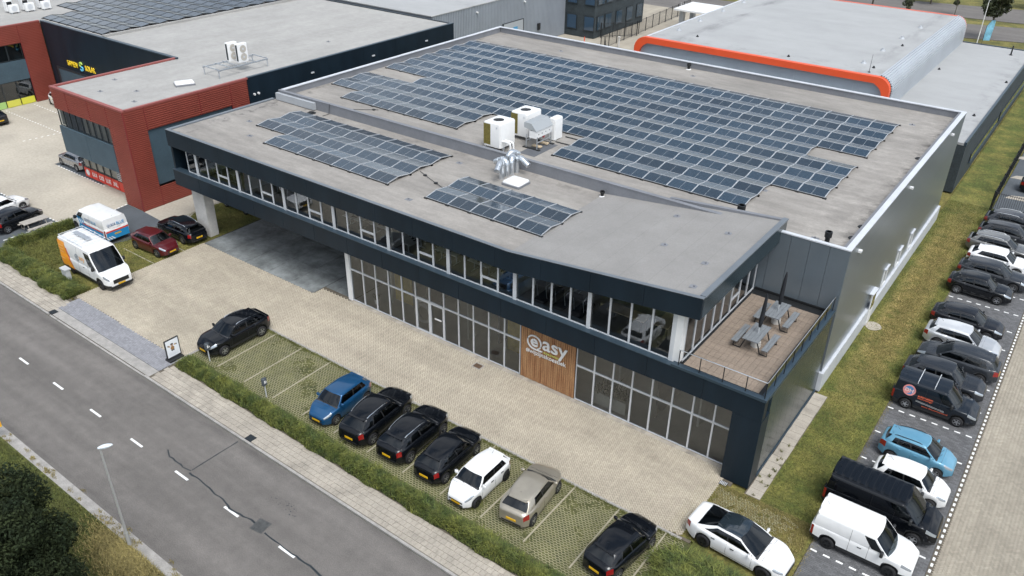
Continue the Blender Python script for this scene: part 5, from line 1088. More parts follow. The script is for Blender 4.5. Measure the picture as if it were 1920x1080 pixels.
for z in (1.0, 4.6):
    for x in (-67.6, -64.6):
        o = MB().box(x, 105.98, z, x + 1.75, 106.09, z + 2.1).build('window', M['frame_dark'], bk_, world=True); g = MB().box(x + .1, 105.965, z + .1, x + 1.65, 105.979, z + 2.0).build('pane', mat('office_pane', (.03, .06, .10), .05, spec=.9)); g.parent = o
    for y in (106.7, 109.0, 112.2, 115.4, 118.6):
        o = MB().box(-62.89, y, z, -62.78, y + 1.9, z + 2.1).build('window', M['frame_dark'], bk_, world=True); g = MB().box(-62.779, y + .1, z + .1, -62.765, y + 1.8, z + 2.0).build('pane', mat('office_pane2', (.03, .055, .08), .05, spec=.9)); g.parent = o
# ---------------------------------------------------------------- orange rimmed hall and its low wing
oh = thing('orange_rimmed_hall', 'pale hall with orange rim and rounded ribbed steel edge', 'warehouse', (-30, 100, 0))
OX0, OX1, OY0, OY1, OZ = -43.6, -16.3, 83.0, 117.8, 7.6
prof = []          # rounded section, right side then mirrored
for q in np.linspace(0, math.pi / 2, 10): prof.append((OX1 - 1.3 + 1.3 * math.sin(q), OZ - 1.3 + 1.3 * math.cos(q)))
prof_r = prof + [(OX1 + .02, 4.5), (OX1 + .0, 3.0), (OX1, 0)]
prof_l = [(OX0 + OX1 - x, z) for x, z in prof_r]
full = prof_l[::-1] + prof_r
def rim(y0, y1, inset, name, m):
    p = MB(); n = len(full); V = []
    cx = (OX0 + OX1) / 2
    inn = [(x + (inset if x < cx else -inset) * (1 if z < OZ - .05 else .6), z - inset * min(1, max(0, (z - 4) / 2))) for x, z in full]
    for y in (y0, y1): V += [(x, y, z) for x, z in full]
    for y in (y0, y1): V += [(x, y, z) for x, z in inn]
    F = [(i, i + 1, n + i + 1, n + i) for i in range(n - 1)] + [(2 * n + i + 1, 2 * n + i, 3 * n + i, 3 * n + i + 1) for i in range(n - 1)] + [(i + 1, i, 2 * n + i, 2 * n + i + 1) for i in range(n - 1)] + [(n + i, n + i + 1, 3 * n + i + 1, 3 * n + i) for i in range(n - 1)]
    p.add(V, F); return p.build(name, m, oh, world=True, smooth=50)
rim(OY0 - .5, OY0 + .1, .62, 'orange_rim', M['orange']); rim(OY1 - .3, OY1 + .15, .4, 'orange_rim', mat('orange_rim_far', (.62, .12, .07), .5))
# ribbed rounded side: ribs run along y, so step the section
p = MB(); pr = []
for i in range(len(prof_r) - 1):
    (xa, za), (xb, zb) = prof_r[i], prof_r[i + 1]
    if za < 4.3: break
    seg = math.hypot(xb - xa, zb - za); k = max(1, int(seg / .2)); nx, nz = (zb - za) / seg * -1, (xb - xa) / seg
    for j in range(k):
        for u, d in ((0, 0), (.5, 0), (.58, .10), (.92, .10)):
            tt = (j + u) / k; pr.append((xa + (xb - xa) * tt + nx * (.02 + d), za + (zb - za) * tt + nz * (.02 + d)))
m_ = len(pr); p.add([(x, OY0 + .1, z) for x, z in pr] + [(x, OY1 - .3, z) for x, z in pr], [(i, i + m_, i + 1 + m_, i + 1) for i in range(m_ - 1)]); p.build('ribbed_edge', M['corr_light'], oh, world=True)
MB().box(OX0 + 1.2, OY0 + .1, OZ - .3, OX1 - 1.25, OY1 - .3, OZ - .04).build('flat_roof', M['roof_light'], oh, world=True)
for i in range(9):
    x0 = OX0 + .55 + (OX1 - OX0 - 1.1) / 9 * i; MB().box(x0 + .006, OY0 - .1, 0, x0 + (OX1 - OX0 - 1.1) / 9 - .006, OY0, OZ - .5).build('front_panel', M['pale_panel'], oh, world=True)
MB().box(OX0 + .5, OY0 + .001, 0, OX1 - .5, OY1 - .3, OZ - .75).build('wall_core', M['pale_panel'], oh, world=True)
MB().box(OX0 + 1.1, OY0 + .1, OZ - .035, OX0 + 1.3, OY1 - .3, OZ + .03).build('left_coping', M['white_coping'], oh, world=True)
for x, y in ((-20.2, 87), (-20.1, 93.5), (-19.9, 100.5), (-19.6, 107.5), (-41, 88), (-41.2, 94), (-41.4, 101), (-41.6, 108)):
    o = MB().cyl((0, 0, 0), (0, 0, .12), .3, .22, 12).cyl((0, 0, .12), (0, 0, .3), .16, .1, 10).build('roof_vent', M['parapet_grey'], loc=(x, y, OZ - .04), smooth=40); tag(o, *(('small pale roof vent in the row beside the ribbed rounded edge', 'roof vent', 'pale vents beside ribbed edge') if x > -30 else ('small pale roof vent in the row beside the straight white coping of orange rimmed hall', 'roof vent', 'pale vents beside white coping')))
for x, y in ((-38, 86.5), (-27, 84.6), (-18.9, 85.8), (-19, 97)):
    o = MB().cyl((0, 0, 0), (0, 0, .1), .16, .13, 10).cyl((0, 0, .1), (0, 0, .2), .09, .07, 8).build('roof_drain', M['black'], loc=(x, y, OZ - .04)); tag(o, 'black roof outlet on the pale orange rimmed hall', 'roof drain', 'black outlets on orange rimmed hall')
o = MB().cyl((0, 0, 0), (0, 0, 1.7), .025, .012, 6).cyl((0, 0, 0), (0, 0, .06), .12, n=8).build('antenna', M['black_metal'], loc=(-18.8, 83.9, OZ - .04)); tag(o, 'thin dark antenna mast at the orange rim corner', 'antenna')
lw = thing('low_wing', 'low dark brick wing with pale flat roof beside the orange rimmed hall', 'building', (-12, 98, 0))
MB().box(-16.28, 77.72, 0, -8.15, 117.8, 4.35).build('wall', M['brick_dark'], lw, world=True); MB().box(-44, 77.73, 0, -16.29, 82.3, 4.0).build('front_wing', M['brick_dark'], lw, world=True)
MB().box(-16.27, 77.7, 4.351, -8.35, 117.8, 4.56).build('flat_roof', M['roof_light'], lw, world=True); MB().box(-8.349, 77.7, 4.351, -8.13, 117.85, 4.66).box(-16.27, 117.81, 4.351, -8.35, 118.0, 4.66).build('coping', M['trim_blue'], lw, world=True); MB().box(-44, 77.7, 4.001, -16.3, 82.35, 4.2).build('front_roof', M['roof_light'], lw, world=True)
for y0, y1 in ((83, 97), (98.5, 116)):
    o = MB().box(-8.149, y0, 1.3, -8.05, y1, 2.1).build('strip_window', M['frame_dark'], lw, world=True); g = MB().box(-8.049, y0 + .1, 1.4, -8.04, y1 - .1, 2.0).build('pane', M['carglass']); g.parent = o; MB().box(-8.149, y0 - .1, 1.22, -7.98, y1 + .1, 1.29).build('window_ledge', M['trim_blue'], lw, world=True)
for x, y in ((-8.7, 101), (-9.2, 86.5), (-15.6, 102)):
    o = MB().cyl((0, 0, 0), (0, 0, .1), .16, .13, 10).cyl((0, 0, .1), (0, 0, .2), .09, .07, 8).build('roof_drain', M['black'], loc=(x, y, 4.56)); tag(o, 'dark roof outlet on the low brick wing', 'roof drain', 'outlets on low wing')
o = MB().cyl((0, 0, 0), (.0, 0, 1.1), .09, .07, 8).cyl((0, 0, 0), (0, 0, .05), .2, n=8).build('roof_pipe', M['black'], loc=(-10.3, 114.5, 4.56)); tag(o, 'black upright vent pipe at the far end of the low wing', 'vent pipe')
# white canopy building and barrier beyond
t = thing('canopy', 'white flat canopy on pale columns at the far yard beyond the orange rimmed hall', 'canopy', (-53.5, 121.8, 0)); MB().box(-3.0, -3.2, 3.0, 3.0, 3.4, 3.25).build('roof', M['white'], t)
for x, y in ((-2.4, -1.2), (2.4, -1.2), (-2.4, 2.6), (2.4, 2.6)): MB().box(x - .35, y - .35, 0, x + .35, y + .35, 3.0).build('column', M['corr_light'], t)
# ================================================================ VEHICLES
def lerp(a, b, t): return a + (b - a) * t
def interp(pts, x):
    if x <= pts[0][0]: return pts[0][1]
    for (a, p), (b, q) in zip(pts, pts[1:]):
        if x <= b:
            t = (x - a) / (b - a); return p + (q - p) * t
    return pts[-1][1]
# spec: length, width, height, nose height, cowl, rear belt, then fractions of length from the nose:
# windscreen base, roof front, roof rear, rear glass base, front axle, rear axle; wheel radius; ground clearance
SPEC = {
 'city':   dict(L=3.55, W=1.62, H=1.48, zn=.77, zc=.99, zb=1.03, A=.20, R1=.385, R2=.86, B=.968, xf=.195, xr=.835, rw=.29, gc=.19),
 'hatch':  dict(L=4.00, W=1.73, H=1.47, zn=.73, zc=.96, zb=1.03, A=.225, R1=.415, R2=.82, B=.96, xf=.205, xr=.825, rw=.31, gc=.18),
 'golf':   dict(L=4.25, W=1.78, H=1.46, zn=.73, zc=.95, zb=1.01, A=.245, R1=.43, R2=.83, B=.958, xf=.20, xr=.82, rw=.32, gc=.18),
 'suv':    dict(L=4.50, W=1.86, H=1.62, zn=.86, zc=1.06, zb=1.13, A=.25, R1=.43, R2=.83, B=.958, xf=.20, xr=.81, rw=.35, gc=.24),
 'wagon':  dict(L=4.65, W=1.82, H=1.50, zn=.71, zc=.96, zb=1.03, A=.25, R1=.44, R2=.86, B=.965, xf=.195, xr=.79, rw=.33, gc=.19),
 'mpv':    dict(L=4.45, W=1.80, H=1.64, zn=.78, zc=1.03, zb=1.10, A=.19, R1=.42, R2=.87, B=.965, xf=.20, xr=.81, rw=.32, gc=.19),
 'sedan':  dict(L=4.70, W=1.88, H=1.45, zn=.70, zc=.93, zb=1.04, A=.225, R1=.46, R2=.70, B=.915, xf=.18, xr=.79, rw=.34, gc=.17),
 'smallvan': dict(L=4.40, W=1.80, H=1.82, zn=.84, zc=1.08, zb=1.10, A=.215, R1=.40, R2=.965, B=.985, xf=.20, xr=.81, rw=.32, gc=.20, van=1),
 'midvan': dict(L=5.10, W=1.96, H=1.98, zn=.98, zc=1.22, zb=1.20, A=.155, R1=.32, R2=.965, B=.988, xf=.175, xr=.79, rw=.34, gc=.22, van=1),
 'bigvan': dict(L=5.95, W=2.06, H=2.60, zn=1.02, zc=1.32, zb=1.30, A=.145, R1=.31, R2=.975, B=.99, xf=.165, xr=.79, rw=.35, gc=.24, van=1),
}
tyre_mb = MB()
NT = 20
for r_, y_ in ((.62, -.10), (.93, -.105), (1.0, -.075), (1.0, .075), (.93, .105), (.62, .10)):
    tyre_mb.v += [(r_ * math.cos(2 * math.pi * i / NT), y_, r_ * math.sin(2 * math.pi * i / NT)) for i in range(NT)]
for k in range(5):
    for i in range(NT): tyre_mb.f.append((k * NT + i, k * NT + (i + 1) % NT, (k + 1) * NT + (i + 1) % NT, (k + 1) * NT + i)); tyre_mb.m.append(0)
tyre_mb.add([(.62 * math.cos(2 * math.pi * i / NT), -.05, .62 * math.sin(2 * math.pi * i / NT)) for i in range(NT)], [tuple(range(NT))]); tyre_mb.add([(.62 * math.cos(2 * math.pi * i / NT), .05, .62 * math.sin(2 * math.pi * i / NT)) for i in range(NT)], [tuple(range(NT))])
_to = tyre_mb.build('tyre_source', M['tyre'], smooth=50); TYRE = _to.data; bpy.data.objects.remove(_to)
def rim_mesh(m, n=5):
    p = MB()
    for s in (-1, 1):
        V = []; y_ = s * .098
        for i in range(NT): a = 2 * math.pi * i / NT; V += [(.655 * math.cos(a), y_, .655 * math.sin(a)), (.56 * math.cos(a), y_, .56 * math.sin(a))]
        p.add(V, [(2 * i, 2 * ((i + 1) % NT), 2 * ((i + 1) % NT) + 1, 2 * i + 1) for i in range(NT)])
        for k in range(n):
            a = 2 * math.pi * k / n
            for w0 in (.11,):
                c, d = math.cos(a), math.sin(a); q = [(.1, -w0), (.6, -w0 * .8), (.6, w0 * .8), (.1, w0)]
                p.poly([(x * c - z * d, y_, x * d + z * c) for x, z in q])
        p.poly([(.16 * math.cos(2 * math.pi * i / 10), y_ * 1.02, .16 * math.sin(2 * math.pi * i / 10)) for i in range(10)])
    o = p.build('rim_source', m); me = o.data; bpy.data.objects.remove(o); return me
RIM = {'silver': rim_mesh(M['rim']), 'dark': rim_mesh(M['rim_dark'])}
PA = {}
def pm(col, rough=.30, metal=.0):
    k = (col, rough, metal)
    if k not in PA: PA[k] = paint('car_paint', col, rough, metal)
    return PA[k]
BLACK, DARKGREY, WHITE = (.004, .005, .007), (.035, .038, .043), (.70, .70, .69)
def car(label, kind, loc, yaw, col, cat='car', name='parked_car', rough=.22, metal=0.0, rails=None, glassroof=False, roofcol=None, cladding=False, rims='silver', group=None, plates=True, scale=None, frontplate=True, spoiler=True, windows=None, tailstyle='side', bars=0, **over):
    S = dict(SPEC[kind]); S.update(over); Lc, W, H = S['L'], S['W'], S['H']; van = S.get('van', 0); hw = W / 2
    t = thing(name, label, cat, (loc[0], loc[1], loc[2] if len(loc) > 2 else 0.0), R(yaw), group)
    P = pm(col, rough, metal); rw, gc = S['rw'], S['gc']; xA, xR1, xR2, xB = (S[k] * Lc for k in ('A', 'R1', 'R2', 'B')); xf, xr = S['xf'] * Lc, S['xr'] * Lc
    zn, zc, zb = S['zn'], S['zc'], S['zb']; Ra = rw * 1.16
    ztop = [(0, zn - .16), (.05, zn - .05), (.16, zn), (.45, zn + .07 + (zc - zn) * .35), (xA, zc - .03), (xA + .5, zc), (xB - .15, zb), (Lc - .12, zb - .01), (Lc - .03, zb - .06), (Lc, zb - .16)]
    if van: ztop[-3:] = [(Lc - .06, zb), (Lc - .02, zb - .0), (Lc, zb - .02)]
    def wid(d):
        w_ = hw
        if d < 1.0: w_ *= 1 - (.40 if not van else .28) * (1 - d / 1.0) ** 2.3
        e = Lc - d; r_ = .7 if not van else .12
        if e < r_: w_ *= 1 - (.27 if not van else .06) * (1 - e / r_) ** 2.1
        return w_
    def zbot(d):
        z = gc + (.10 * (1 - d / .25) if d < .25 else 0) + (.13 * (1 - (Lc - d) / .35) if Lc - d < .35 else 0)
        for xw in (xf, xr):
            if abs(d - xw) < Ra: z = max(z, rw + math.sqrt(Ra * Ra - (d - xw) ** 2))
        return z
    ds = {0, .02, .06, .12, .2, .32, .48, Lc, Lc - .02, Lc - .06, Lc - .14, Lc - .26, Lc - .42, xA, xA + .25}
    for xw in (xf, xr):
        for q in np.linspace(0, math.pi, 11): ds.add(round(xw + Ra * math.cos(q), 4))
        ds.add(xw + Ra + .015); ds.add(xw - Ra - .015)
    for q in np.linspace(xf + Ra + .1, xr - Ra - .1, 6): ds.add(q)
    ds = sorted(ds); ds = [d for i, d in enumerate(ds) if i == 0 or d - ds[i - 1] > .006]
    def sect(d):
        w_ = wid(d); z0 = zbot(d); z1 = interp(ztop, d); h = z1 - z0; cr = .05 if d < xA or not van else .0
        if d < .1 or d > Lc - .1: cr = .02
        sh = .995 if van else .985
        return [(0, z0), (.80 * w_, z0), (.955 * w_, z0 + min(.05, h * .1)), (.99 * w_, z0 + h * .30), (1.0 * w_, z0 + h * .58), (sh * w_, z0 + h * .80), (.955 * w_ if not van else .985 * w_, z1 - h * .05), (.90 * w_ if not van else .96 * w_, z1 + .004), (.66 * w_, z1 + cr * .6), (.33 * w_, z1 + cr * .92), (0, z1 + cr)]
    J = 11; rows = [sect(d) for d in ds]; X = lambda d: Lc / 2 - d
    parts = {}
    def part(k):
        if k not in parts: parts[k] = MB()
        return parts[k]
    for s in (1, -1):
        for i in range(len(ds) - 1):
            for j in range(J - 1):
                a, b_, c, e = rows[i][j], rows[i][j + 1], rows[i + 1][j + 1], rows[i + 1][j]
                V = [(X(ds[i]), s * a[0], a[1]), (X(ds[i]), s * b_[0], b_[1]), (X(ds[i + 1]), s * c[0], c[1]), (X(ds[i + 1]), s * e[0], e[1])]
                dm = (ds[i] + ds[i + 1]) / 2; k = 'body'
                if j <= 1: k = 'under'
                elif j == 2 and (cladding or van): k = 'under'
                elif .05 < dm < .50 and j in (5, 6) : k = 'headlight%d' % s
                elif Lc - .30 < dm < (Lc - .035 if not van else Lc - .015) and j in ((4, 5) if not van else (3, 4, 5)) and (not van or dm > Lc - .14): k = 'taillight%d' % s
                if j >= 7 and xA + .12 < dm < xB - .12: k = 'cabin'
                part(k).add(V, [(0, 1, 2, 3) if s < 0 else (3, 2, 1, 0)])
        for i, fl in ((0, 1), (len(ds) - 1, -1)):
            V = [(X(ds[i]), s * a[0], a[1]) for a in rows[i]]; n = len(V); part('body').add(V, [tuple(range(n)) if s * fl > 0 else tuple(range(n - 1, -1, -1))])
    # ------- greenhouse
    yr = hw * (.72 if not van else .88); zr_ = H - .06; bf, br = (.16, .10), (.10, .05)
    xAs = xA + (.22 if not van else .14); xBs = xB - (.10 if not van else .02)
    def side_pt(s_, tt):
        px = lerp(xAs, xBs, s_); qx = lerp(xR1, xR2, s_); yb_ = wid(px) * (.90 if not van else .955); zb_ = interp(ztop, px)
        sag = .0 if van else .24 * (s_ - .33) ** 2
        yy = lerp(yb_, yr - (.09 * ((s_ - .5) * 2) ** 1.5 if s_ > .5 and not van else 0), tt) + .035 * math.sin(math.pi * tt); return (lerp(px, qx, tt), yy, lerp(zb_, zr_ - sag, tt))
    TT = [0, .09, .36, .63, .86, 1.0]
    if van: SS = [0, .03, .10, .20, .235, .255, .45, .62, .80, .97, 1.0]; gl = {(1, 2), (2, 3)}
    else: SS = [0, .035, .16, .30, .44, .475, .60, .74, .77, .87, .94, 1.0]; gl = {(1, 2), (2, 3), (3, 4), (5, 6), (6, 7), (8, 9)}
    if windows is not None: gl = windows
    def roofrow(s_):
        a = side_pt(s_, 1.0); bow = lerp(-bf[1], br[1], s_); x0, y0, z0 = a
        out_ = []
        for f, dz in ((1.0, 0), (.965, .022), (.86, .040), (.6, .052), (.3, .058), (0, .06)): out_.append((x0 + bow * (1 - f * f), y0 * f, z0 + dz))
        return out_
    for s in (1, -1):
        for i in range(len(SS) - 1):
            for j in range(5):
                q = [side_pt(SS[i], TT[j]), side_pt(SS[i + 1], TT[j]), side_pt(SS[i + 1], TT[j + 1]), side_pt(SS[i], TT[j + 1])]
                V = [(X(x), s * y, z) for x, y, z in q]; k = 'body'
                if (i, i + 1) in gl and 1 <= j <= 3: k = 'side_window%d_%d' % (s, 0 if i < 4 else (1 if i < 8 else 2))
                elif not van and i in (4, 7) and 1 <= j <= 3: k = 'door_pillar%d' % s
                part(k).add(V, [(0, 1, 2, 3) if s < 0 else (3, 2, 1, 0)])
            r0, r1 = roofrow(SS[i]), roofrow(SS[i + 1])
            for j in range(5):
                V = [(X(p[0]), s * p[1], p[2]) for p in (r0[j], r1[j], r1[j + 1], r0[j + 1])]
                k = 'glass_roof' if glassroof and j >= 1 else ('roof' if roofcol else 'body')
                part(k).add(V, [(0, 1, 2, 3) if s < 0 else (3, 2, 1, 0)])
    for name_, s_, bow0, bow1, sgn in (('windscreen', 0.0, -bf[0], -bf[1], 1), ('rear_window', 1.0, br[0], br[1], -1)):
        U = [-1, -.94, -.6, -.2, .2, .6, .94, 1]; TV = [0, .07, .3, .55, .8, .93, 1.0]; g = []
        for tt in TV:
            a = side_pt(s_, tt); bow = lerp(bow0, bow1, tt); cr = .06 * tt
            prow = roofrow(s_)
            g.append([(X(a[0] + bow * (1 - u * u)), a[1] * u, a[2] + (cr * (1 - abs(u) ** 4) if tt > .9 else cr * (1 - u * u))) for u in U])
        for i in range(len(TV) - 1):
            for j in range(len(U) - 1):
                V = [g[i][j], g[i][j + 1], g[i + 1][j + 1], g[i + 1][j]]
                edge = j in (0, len(U) - 2) or i == 0 and name_ == 'rear_window' or i == len(TV) - 2
                k = name_ if not edge else 'body'
                if van and name_ == 'rear_window' and not S.get('rearglass'): k = 'body'
                if glassroof and i == len(TV) - 2 and not j in (0, len(U) - 2): k = name_
                part(k).add(V, [(0, 1, 2, 3) if sgn > 0 else (3, 2, 1, 0)])
    mats_ = {'body': P, 'under': M['black'], 'roof': pm(roofcol, rough, metal) if roofcol else P}
    body = None
    order = ['body'] + [k for k in parts if k != 'body']
    for k in order:
        base = k.rstrip('-0123456789_'); nm = {'under': 'underbody'}.get(base, base)
        m_ = mats_.get(base) or {'headlight': M['headlight'], 'taillight': M['taillight'], 'door_pillar': M['black'], 'cabin': M['cabin'], 'glass_roof': M['carglass']}.get(base) or M['cabglass']
        o = parts[k].build(nm, m_, t, smooth=46, weld=True)
    rows_ = [.30] if van else ([.34, .68] if kind != 'sedan' else [.34, .66])
    for fr_ in rows_:
        dx_ = lerp(xAs, xBs, fr_); zb_ = interp(ztop, dx_)
        if van: dx_ = xR1 + .45
        for y_ in (-.37, .37): MB().rbox((X(dx_), y_ * W / 1.75, zb_ + .02), (.16, .46, .34), .05).rbox((X(dx_ + .05), y_ * W / 1.75, zb_ + .24), (.09, .24, .17), .03).build('seat', M['seat'], t, smooth=40)
    MB().tube([(X(xA + .62) + .0, .36 + .17 * math.cos(q), interp(ztop, xA + .6) + .06 + .15 * math.sin(q)) for q in np.linspace(0, 6.283, 13)], .014, 5).build('steering_wheel', M['black'], t)
    # weld seams of smooth shading are hidden by paint; grille, intake, plates
    fy_ = X(0); gw = hw * .50
    MB().box(fy_ - .05, -gw, zn - .27, fy_ + .012, gw, zn - .19).build('grille', M['black'], t); MB().box(fy_ - .05, -gw * 1.05, gc + .12, fy_ + .010, gw * 1.05, gc + .21).build('air_intake', M['black'], t)
    if frontplate: MB().box(fy_ + .0, -.26, gc + .225, fy_ + .022, .26, gc + .335).build('number_plate', M['plate'], t)
    if plates: zp = .52 if not van else .62; MB().box(-Lc / 2 - .022, -.26, zp + (gc - .18), -Lc / 2 + .0, .26, zp + .11 + (gc - .18)).build('number_plate', M['plate'], t)
    MB().box(-Lc / 2 - .012, -hw * .6, gc + .16, -Lc / 2 + .03, hw * .6, gc + .24).build('bumper_trim', M['black'], t)
    for s in (1, -1):
        a = side_pt(0.03, .12); MB().rbox((X(a[0]) - .06, s * (a[1] + .13), a[2] + .07), (.12, .20, .15) if not van else (.14, .2, .26), .035).build('mirror', P if not van else M['black'], t, smooth=40)
        for d_, zz in ((lerp(xAs, xBs, .36), .80), (lerp(xAs, xBs, .68), .80)):
            if van and d_ > lerp(xAs, xBs, .5): continue
            w_ = wid(d_); MB().box(X(d_) - .09, s * (w_ * .985), interp(ztop, d_) - .17, X(d_) + .09, s * (w_ * .985) + s * .03, interp(ztop, d_) - .14).build('door_handle', P if col != WHITE else M['black'], t)
        for xw in (xf, xr):
            wl_ = link_mesh('wheel', TYRE, t, (X(xw), s * (wid(xw) - .115), rw), None, (rw, 1.0, rw)); link_mesh('rim', RIM[rims], wl_)
        if rails:
            pr_ = [side_pt(q, 1.0) for q in np.linspace(.10, .93, 10)]; MB().tube([(X(p[0]), s * (p[1] - .06), p[2] + (.02 if i in (0, 9) else .065)) for i, p in enumerate(pr_)], .019, 6).build('roof_rail', M[rails], t, smooth=True)
    for i in range(bars):
        p = side_pt(.25 + .35 * i, 1.0); MB().tube([(X(p[0]), -p[1] + .02, p[2] + .03), (X(p[0]), -p[1] + .05, p[2] + .15), (X(p[0]), p[1] - .05, p[2] + .15), (X(p[0]), p[1] - .02, p[2] + .03)], .022, 6).build('roof_bar', M['alu'], t)
    if spoiler and not van and kind != 'sedan':
        p = side_pt(1.0, 1.0); MB().rbox((X(p[0] + .03), 0, p[2] + .035), (.24, p[1] * 1.8, .035), .012).build('spoiler', P, t)
    # wipers
    for y0 in (-.1, .45): a = side_pt(0, .04); MB().tube([(X(xA + .03), y0 * hw, interp(ztop, xA) + .085), (X(xA + .16), y0 * hw - .5, interp(ztop, xA) + .19)], .008, 4).build('wiper', M['black'], t)
    # antenna
    MB().cyl((X(xR2 - .25), 0, H - .01), (X(xR2 - .10), 0, H + .13), .008, .004, 5).build('aerial', M['black'], t)
    def ysurf(x, z):
        """outer face of the side at local x, z"""
        d = Lc / 2 - x; zt = interp(ztop, d)
        if z <= zt:
            sc = sect(d)
            for (ya, za), (yb, zb2) in zip(sc[2:], sc[3:]):
                if za <= z <= zb2: return lerp(ya, yb, (z - za) / max(1e-6, zb2 - za))
            return sc[6][0]
        tt = min(1, (z - zt) / (zr_ - zt)); return lerp(wid(d) * (.90 if not van else .955), yr, tt) + .035 * math.sin(math.pi * tt)
    # shut lines of doors, bonnet and tailgate
    def seam(pts):
        MB().tube(pts, .007, 4).build('door_seam', M['black'], t)
    dl_ = [lerp(xAs, xBs, .045), lerp(xAs, xBs, .46), lerp(xAs, xBs, .78)] if not van else [lerp(xAs, xBs, .02), lerp(xAs, xBs, .245), lerp(xAs, xBs, .50)]
    for s in (1, -1):
        for d_ in dl_:
            z1 = interp(ztop, d_); zs_ = [gc + .12, gc + .3, lerp(gc, z1, .6), z1 - .05] + ([z1 + .2, lerp(z1, H, .6), H - .16] if van and d_ != dl_[0] else [])
            if abs(d_ - xr) < Ra + .03: zs_ = [max(z, rw + math.sqrt(max(0, Ra * Ra - (d_ - xr) ** 2)) + .02) for z in zs_]
            seam([(X(d_), s * (ysurf(X(d_), z) + .001), z) for z in zs_])
        seam([(X(q), s * (ysurf(X(q), gc + .13) + .001), gc + .13) for q in np.linspace(xf + Ra + .06, xr - Ra - .06, 6)])
    if not van: seam([(X(xA - .06), y_ * hw, interp(ztop, xA - .06) + .05 * (1 - abs(y_)) ** .5) for y_ in np.linspace(-.86, .86, 9)])
    return t, ysurf, S
def decal(t, ys, name, V2, F2, m, side=-1, outp=.012):
    """flat print that follows the body side; V2 = (x, z) in vehicle space"""
    return MB().add([(x, side * (ys(x, z) + outp), z) for x, z in V2], F2).build(name, m, t)
def decal_text(t, ys, s_, x0, z0, w_, h_, m, side=-1, outp=.016, name='lettering', bold=.01):
    me = fit(text_mesh(s_, 1, 0, bold), w_, h_); n = len(me.vertices); v = np.zeros(n * 3, np.float32); me.vertices.foreach_get('co', v); v = v.reshape(-1, 3)
    fwd = 1 if side < 0 else -1      # read left to right from outside
    xs = x0 + fwd * v[:, 0]; zs = z0 + v[:, 1]; co = np.array([(x, side * (ys(x, z) + outp), z) for x, z in zip(xs, zs)], np.float32); me.vertices.foreach_set('co', co.ravel()); me.materials.clear(); me.materials.append(m); me.update()
    return link_mesh(name, me, t)
def grid_poly(f0, f1, z0, z1, nx=8, nz=10):
    """patch between x=f0(z) and x=f1(z)"""
    V, F = [], []
    for i in range(nz + 1):
        z = lerp(z0, z1, i / nz)
        for j in range(nx + 1): V.append((lerp(f0(z), f1(z), j / nx), z))
    for i in range(nz):
        for j in range(nx): a = i * (nx + 1) + j; F.append((a, a + 1, a + nx + 2, a + nx + 1))
    return V, F
# ---------------- the front row
car('black crossover with bright roof rails parked alone beside the poster stand', 'suv', (-38.8, 24.25), -91, BLACK, rails='chrome', cladding=True, H=1.58)
car('metallic blue hatchback with its nose to the hedge', 'city', (-28.68, 23.6), -86, (.010, .075, .18), L=3.8, W=1.68, H=1.51, metal=.4, rough=.3)
car('black estate with long bright roof rails next to the blue hatchback', 'suv', (-26.1, 23.9), 94, BLACK, rails='chrome', L=4.6, H=1.66)
car('black crossover with chrome roof rails between two other black cars', 'suv', (-23.55, 24.0), 92, BLACK, rails='chrome', L=4.35, H=1.56)
car('black hatchback without roof rails next to the white hatchback', 'hatch', (-21.1, 23.95), 92, BLACK, L=4.1)
car('small white hatchback with its nose to the hedge', 'city', (-18.75, 23.4), -90, WHITE, L=3.6, rough=.35, rims='dark')
car('beige gold three door hatchback with dark sunroof', 'hatch', (-16.15, 24.2), 96, (.40, .36, .29), R2=.82, metal=.6, rough=.3, windows={(1, 2), (2, 3), (3, 4), (5, 6), (6, 7)})
car('black hatchback with dark roof parked alone near the tall grass corner', 'hatch', (-11.1, 24.0), 83, BLACK, windows={(1, 2), (2, 3), (3, 4), (5, 6), (6, 7)})
car('white saloon with black glass roof on the grass corner', 'sedan', (-6.95, 27.4), -3.5, WHITE, glassroof=True, rims='dark', rough=.3, frontplate=False)
# ---------------- car park on the right
car('white panel van with dark wheels in the first bay by the grass corner', 'smallvan', (-2.45, 30.75), 0, WHITE, 'van', 'parked_van', rims='dark', rough=.4, frontplate=False)
tv, ys, S_ = car('long black panel van with ribbed roof between two white vehicles', 'midvan', (-2.4, 33.4), 0, BLACK, 'van', 'parked_van')
for i in range(9): MB().rbox((-2.1 + .36 * i, 0, S_['H'] + .004), (.22, 1.35, .018), .006).build('roof_rib', pm(BLACK), tv)
car('small white hatchback beside the long black van', 'city', (-1.75, 36.05), 0, WHITE, L=3.5, rough=.35, frontplate=False)
car('light blue upright hatchback with black roof rails', 'mpv', (-2.0, 38.55), 0, (.12, .30, .42), L=3.6, W=1.6, H=1.56, metal=.2, rails='black', frontplate=False, rw=.29)
tv, ys, S_ = car('dark company van with round red and blue badge and two roof bars', 'smallvan', (-2.25, 43.68), 0, (.012, .016, .022), 'van', 'parked_van', bars=2, frontplate=False)
Vc = [(-1.35 + .34 * math.cos(q), 1.28 + .34 * math.sin(q)) for q in np.linspace(0, 6.283, 25)[:-1]]; decal(tv, ys, 'badge', Vc, [tuple(range(24))], mat('badge_pink', (.70, .26, .24), .5))
Vc = [(-1.35 + .26 * math.cos(q), 1.28 + .26 * math.sin(q)) for q in np.linspace(0, 6.283, 25)[:-1]]; decal(tv, ys, 'badge_field', Vc, [tuple(range(24))], mat('badge_blue', (.08, .22, .42), .5), outp=.016)
decal_text(tv, ys, 'DH', -1.57, 1.17, .44, .22, mat('badge_letter', (.85, .58, .55), .5), outp=.023, bold=.035)
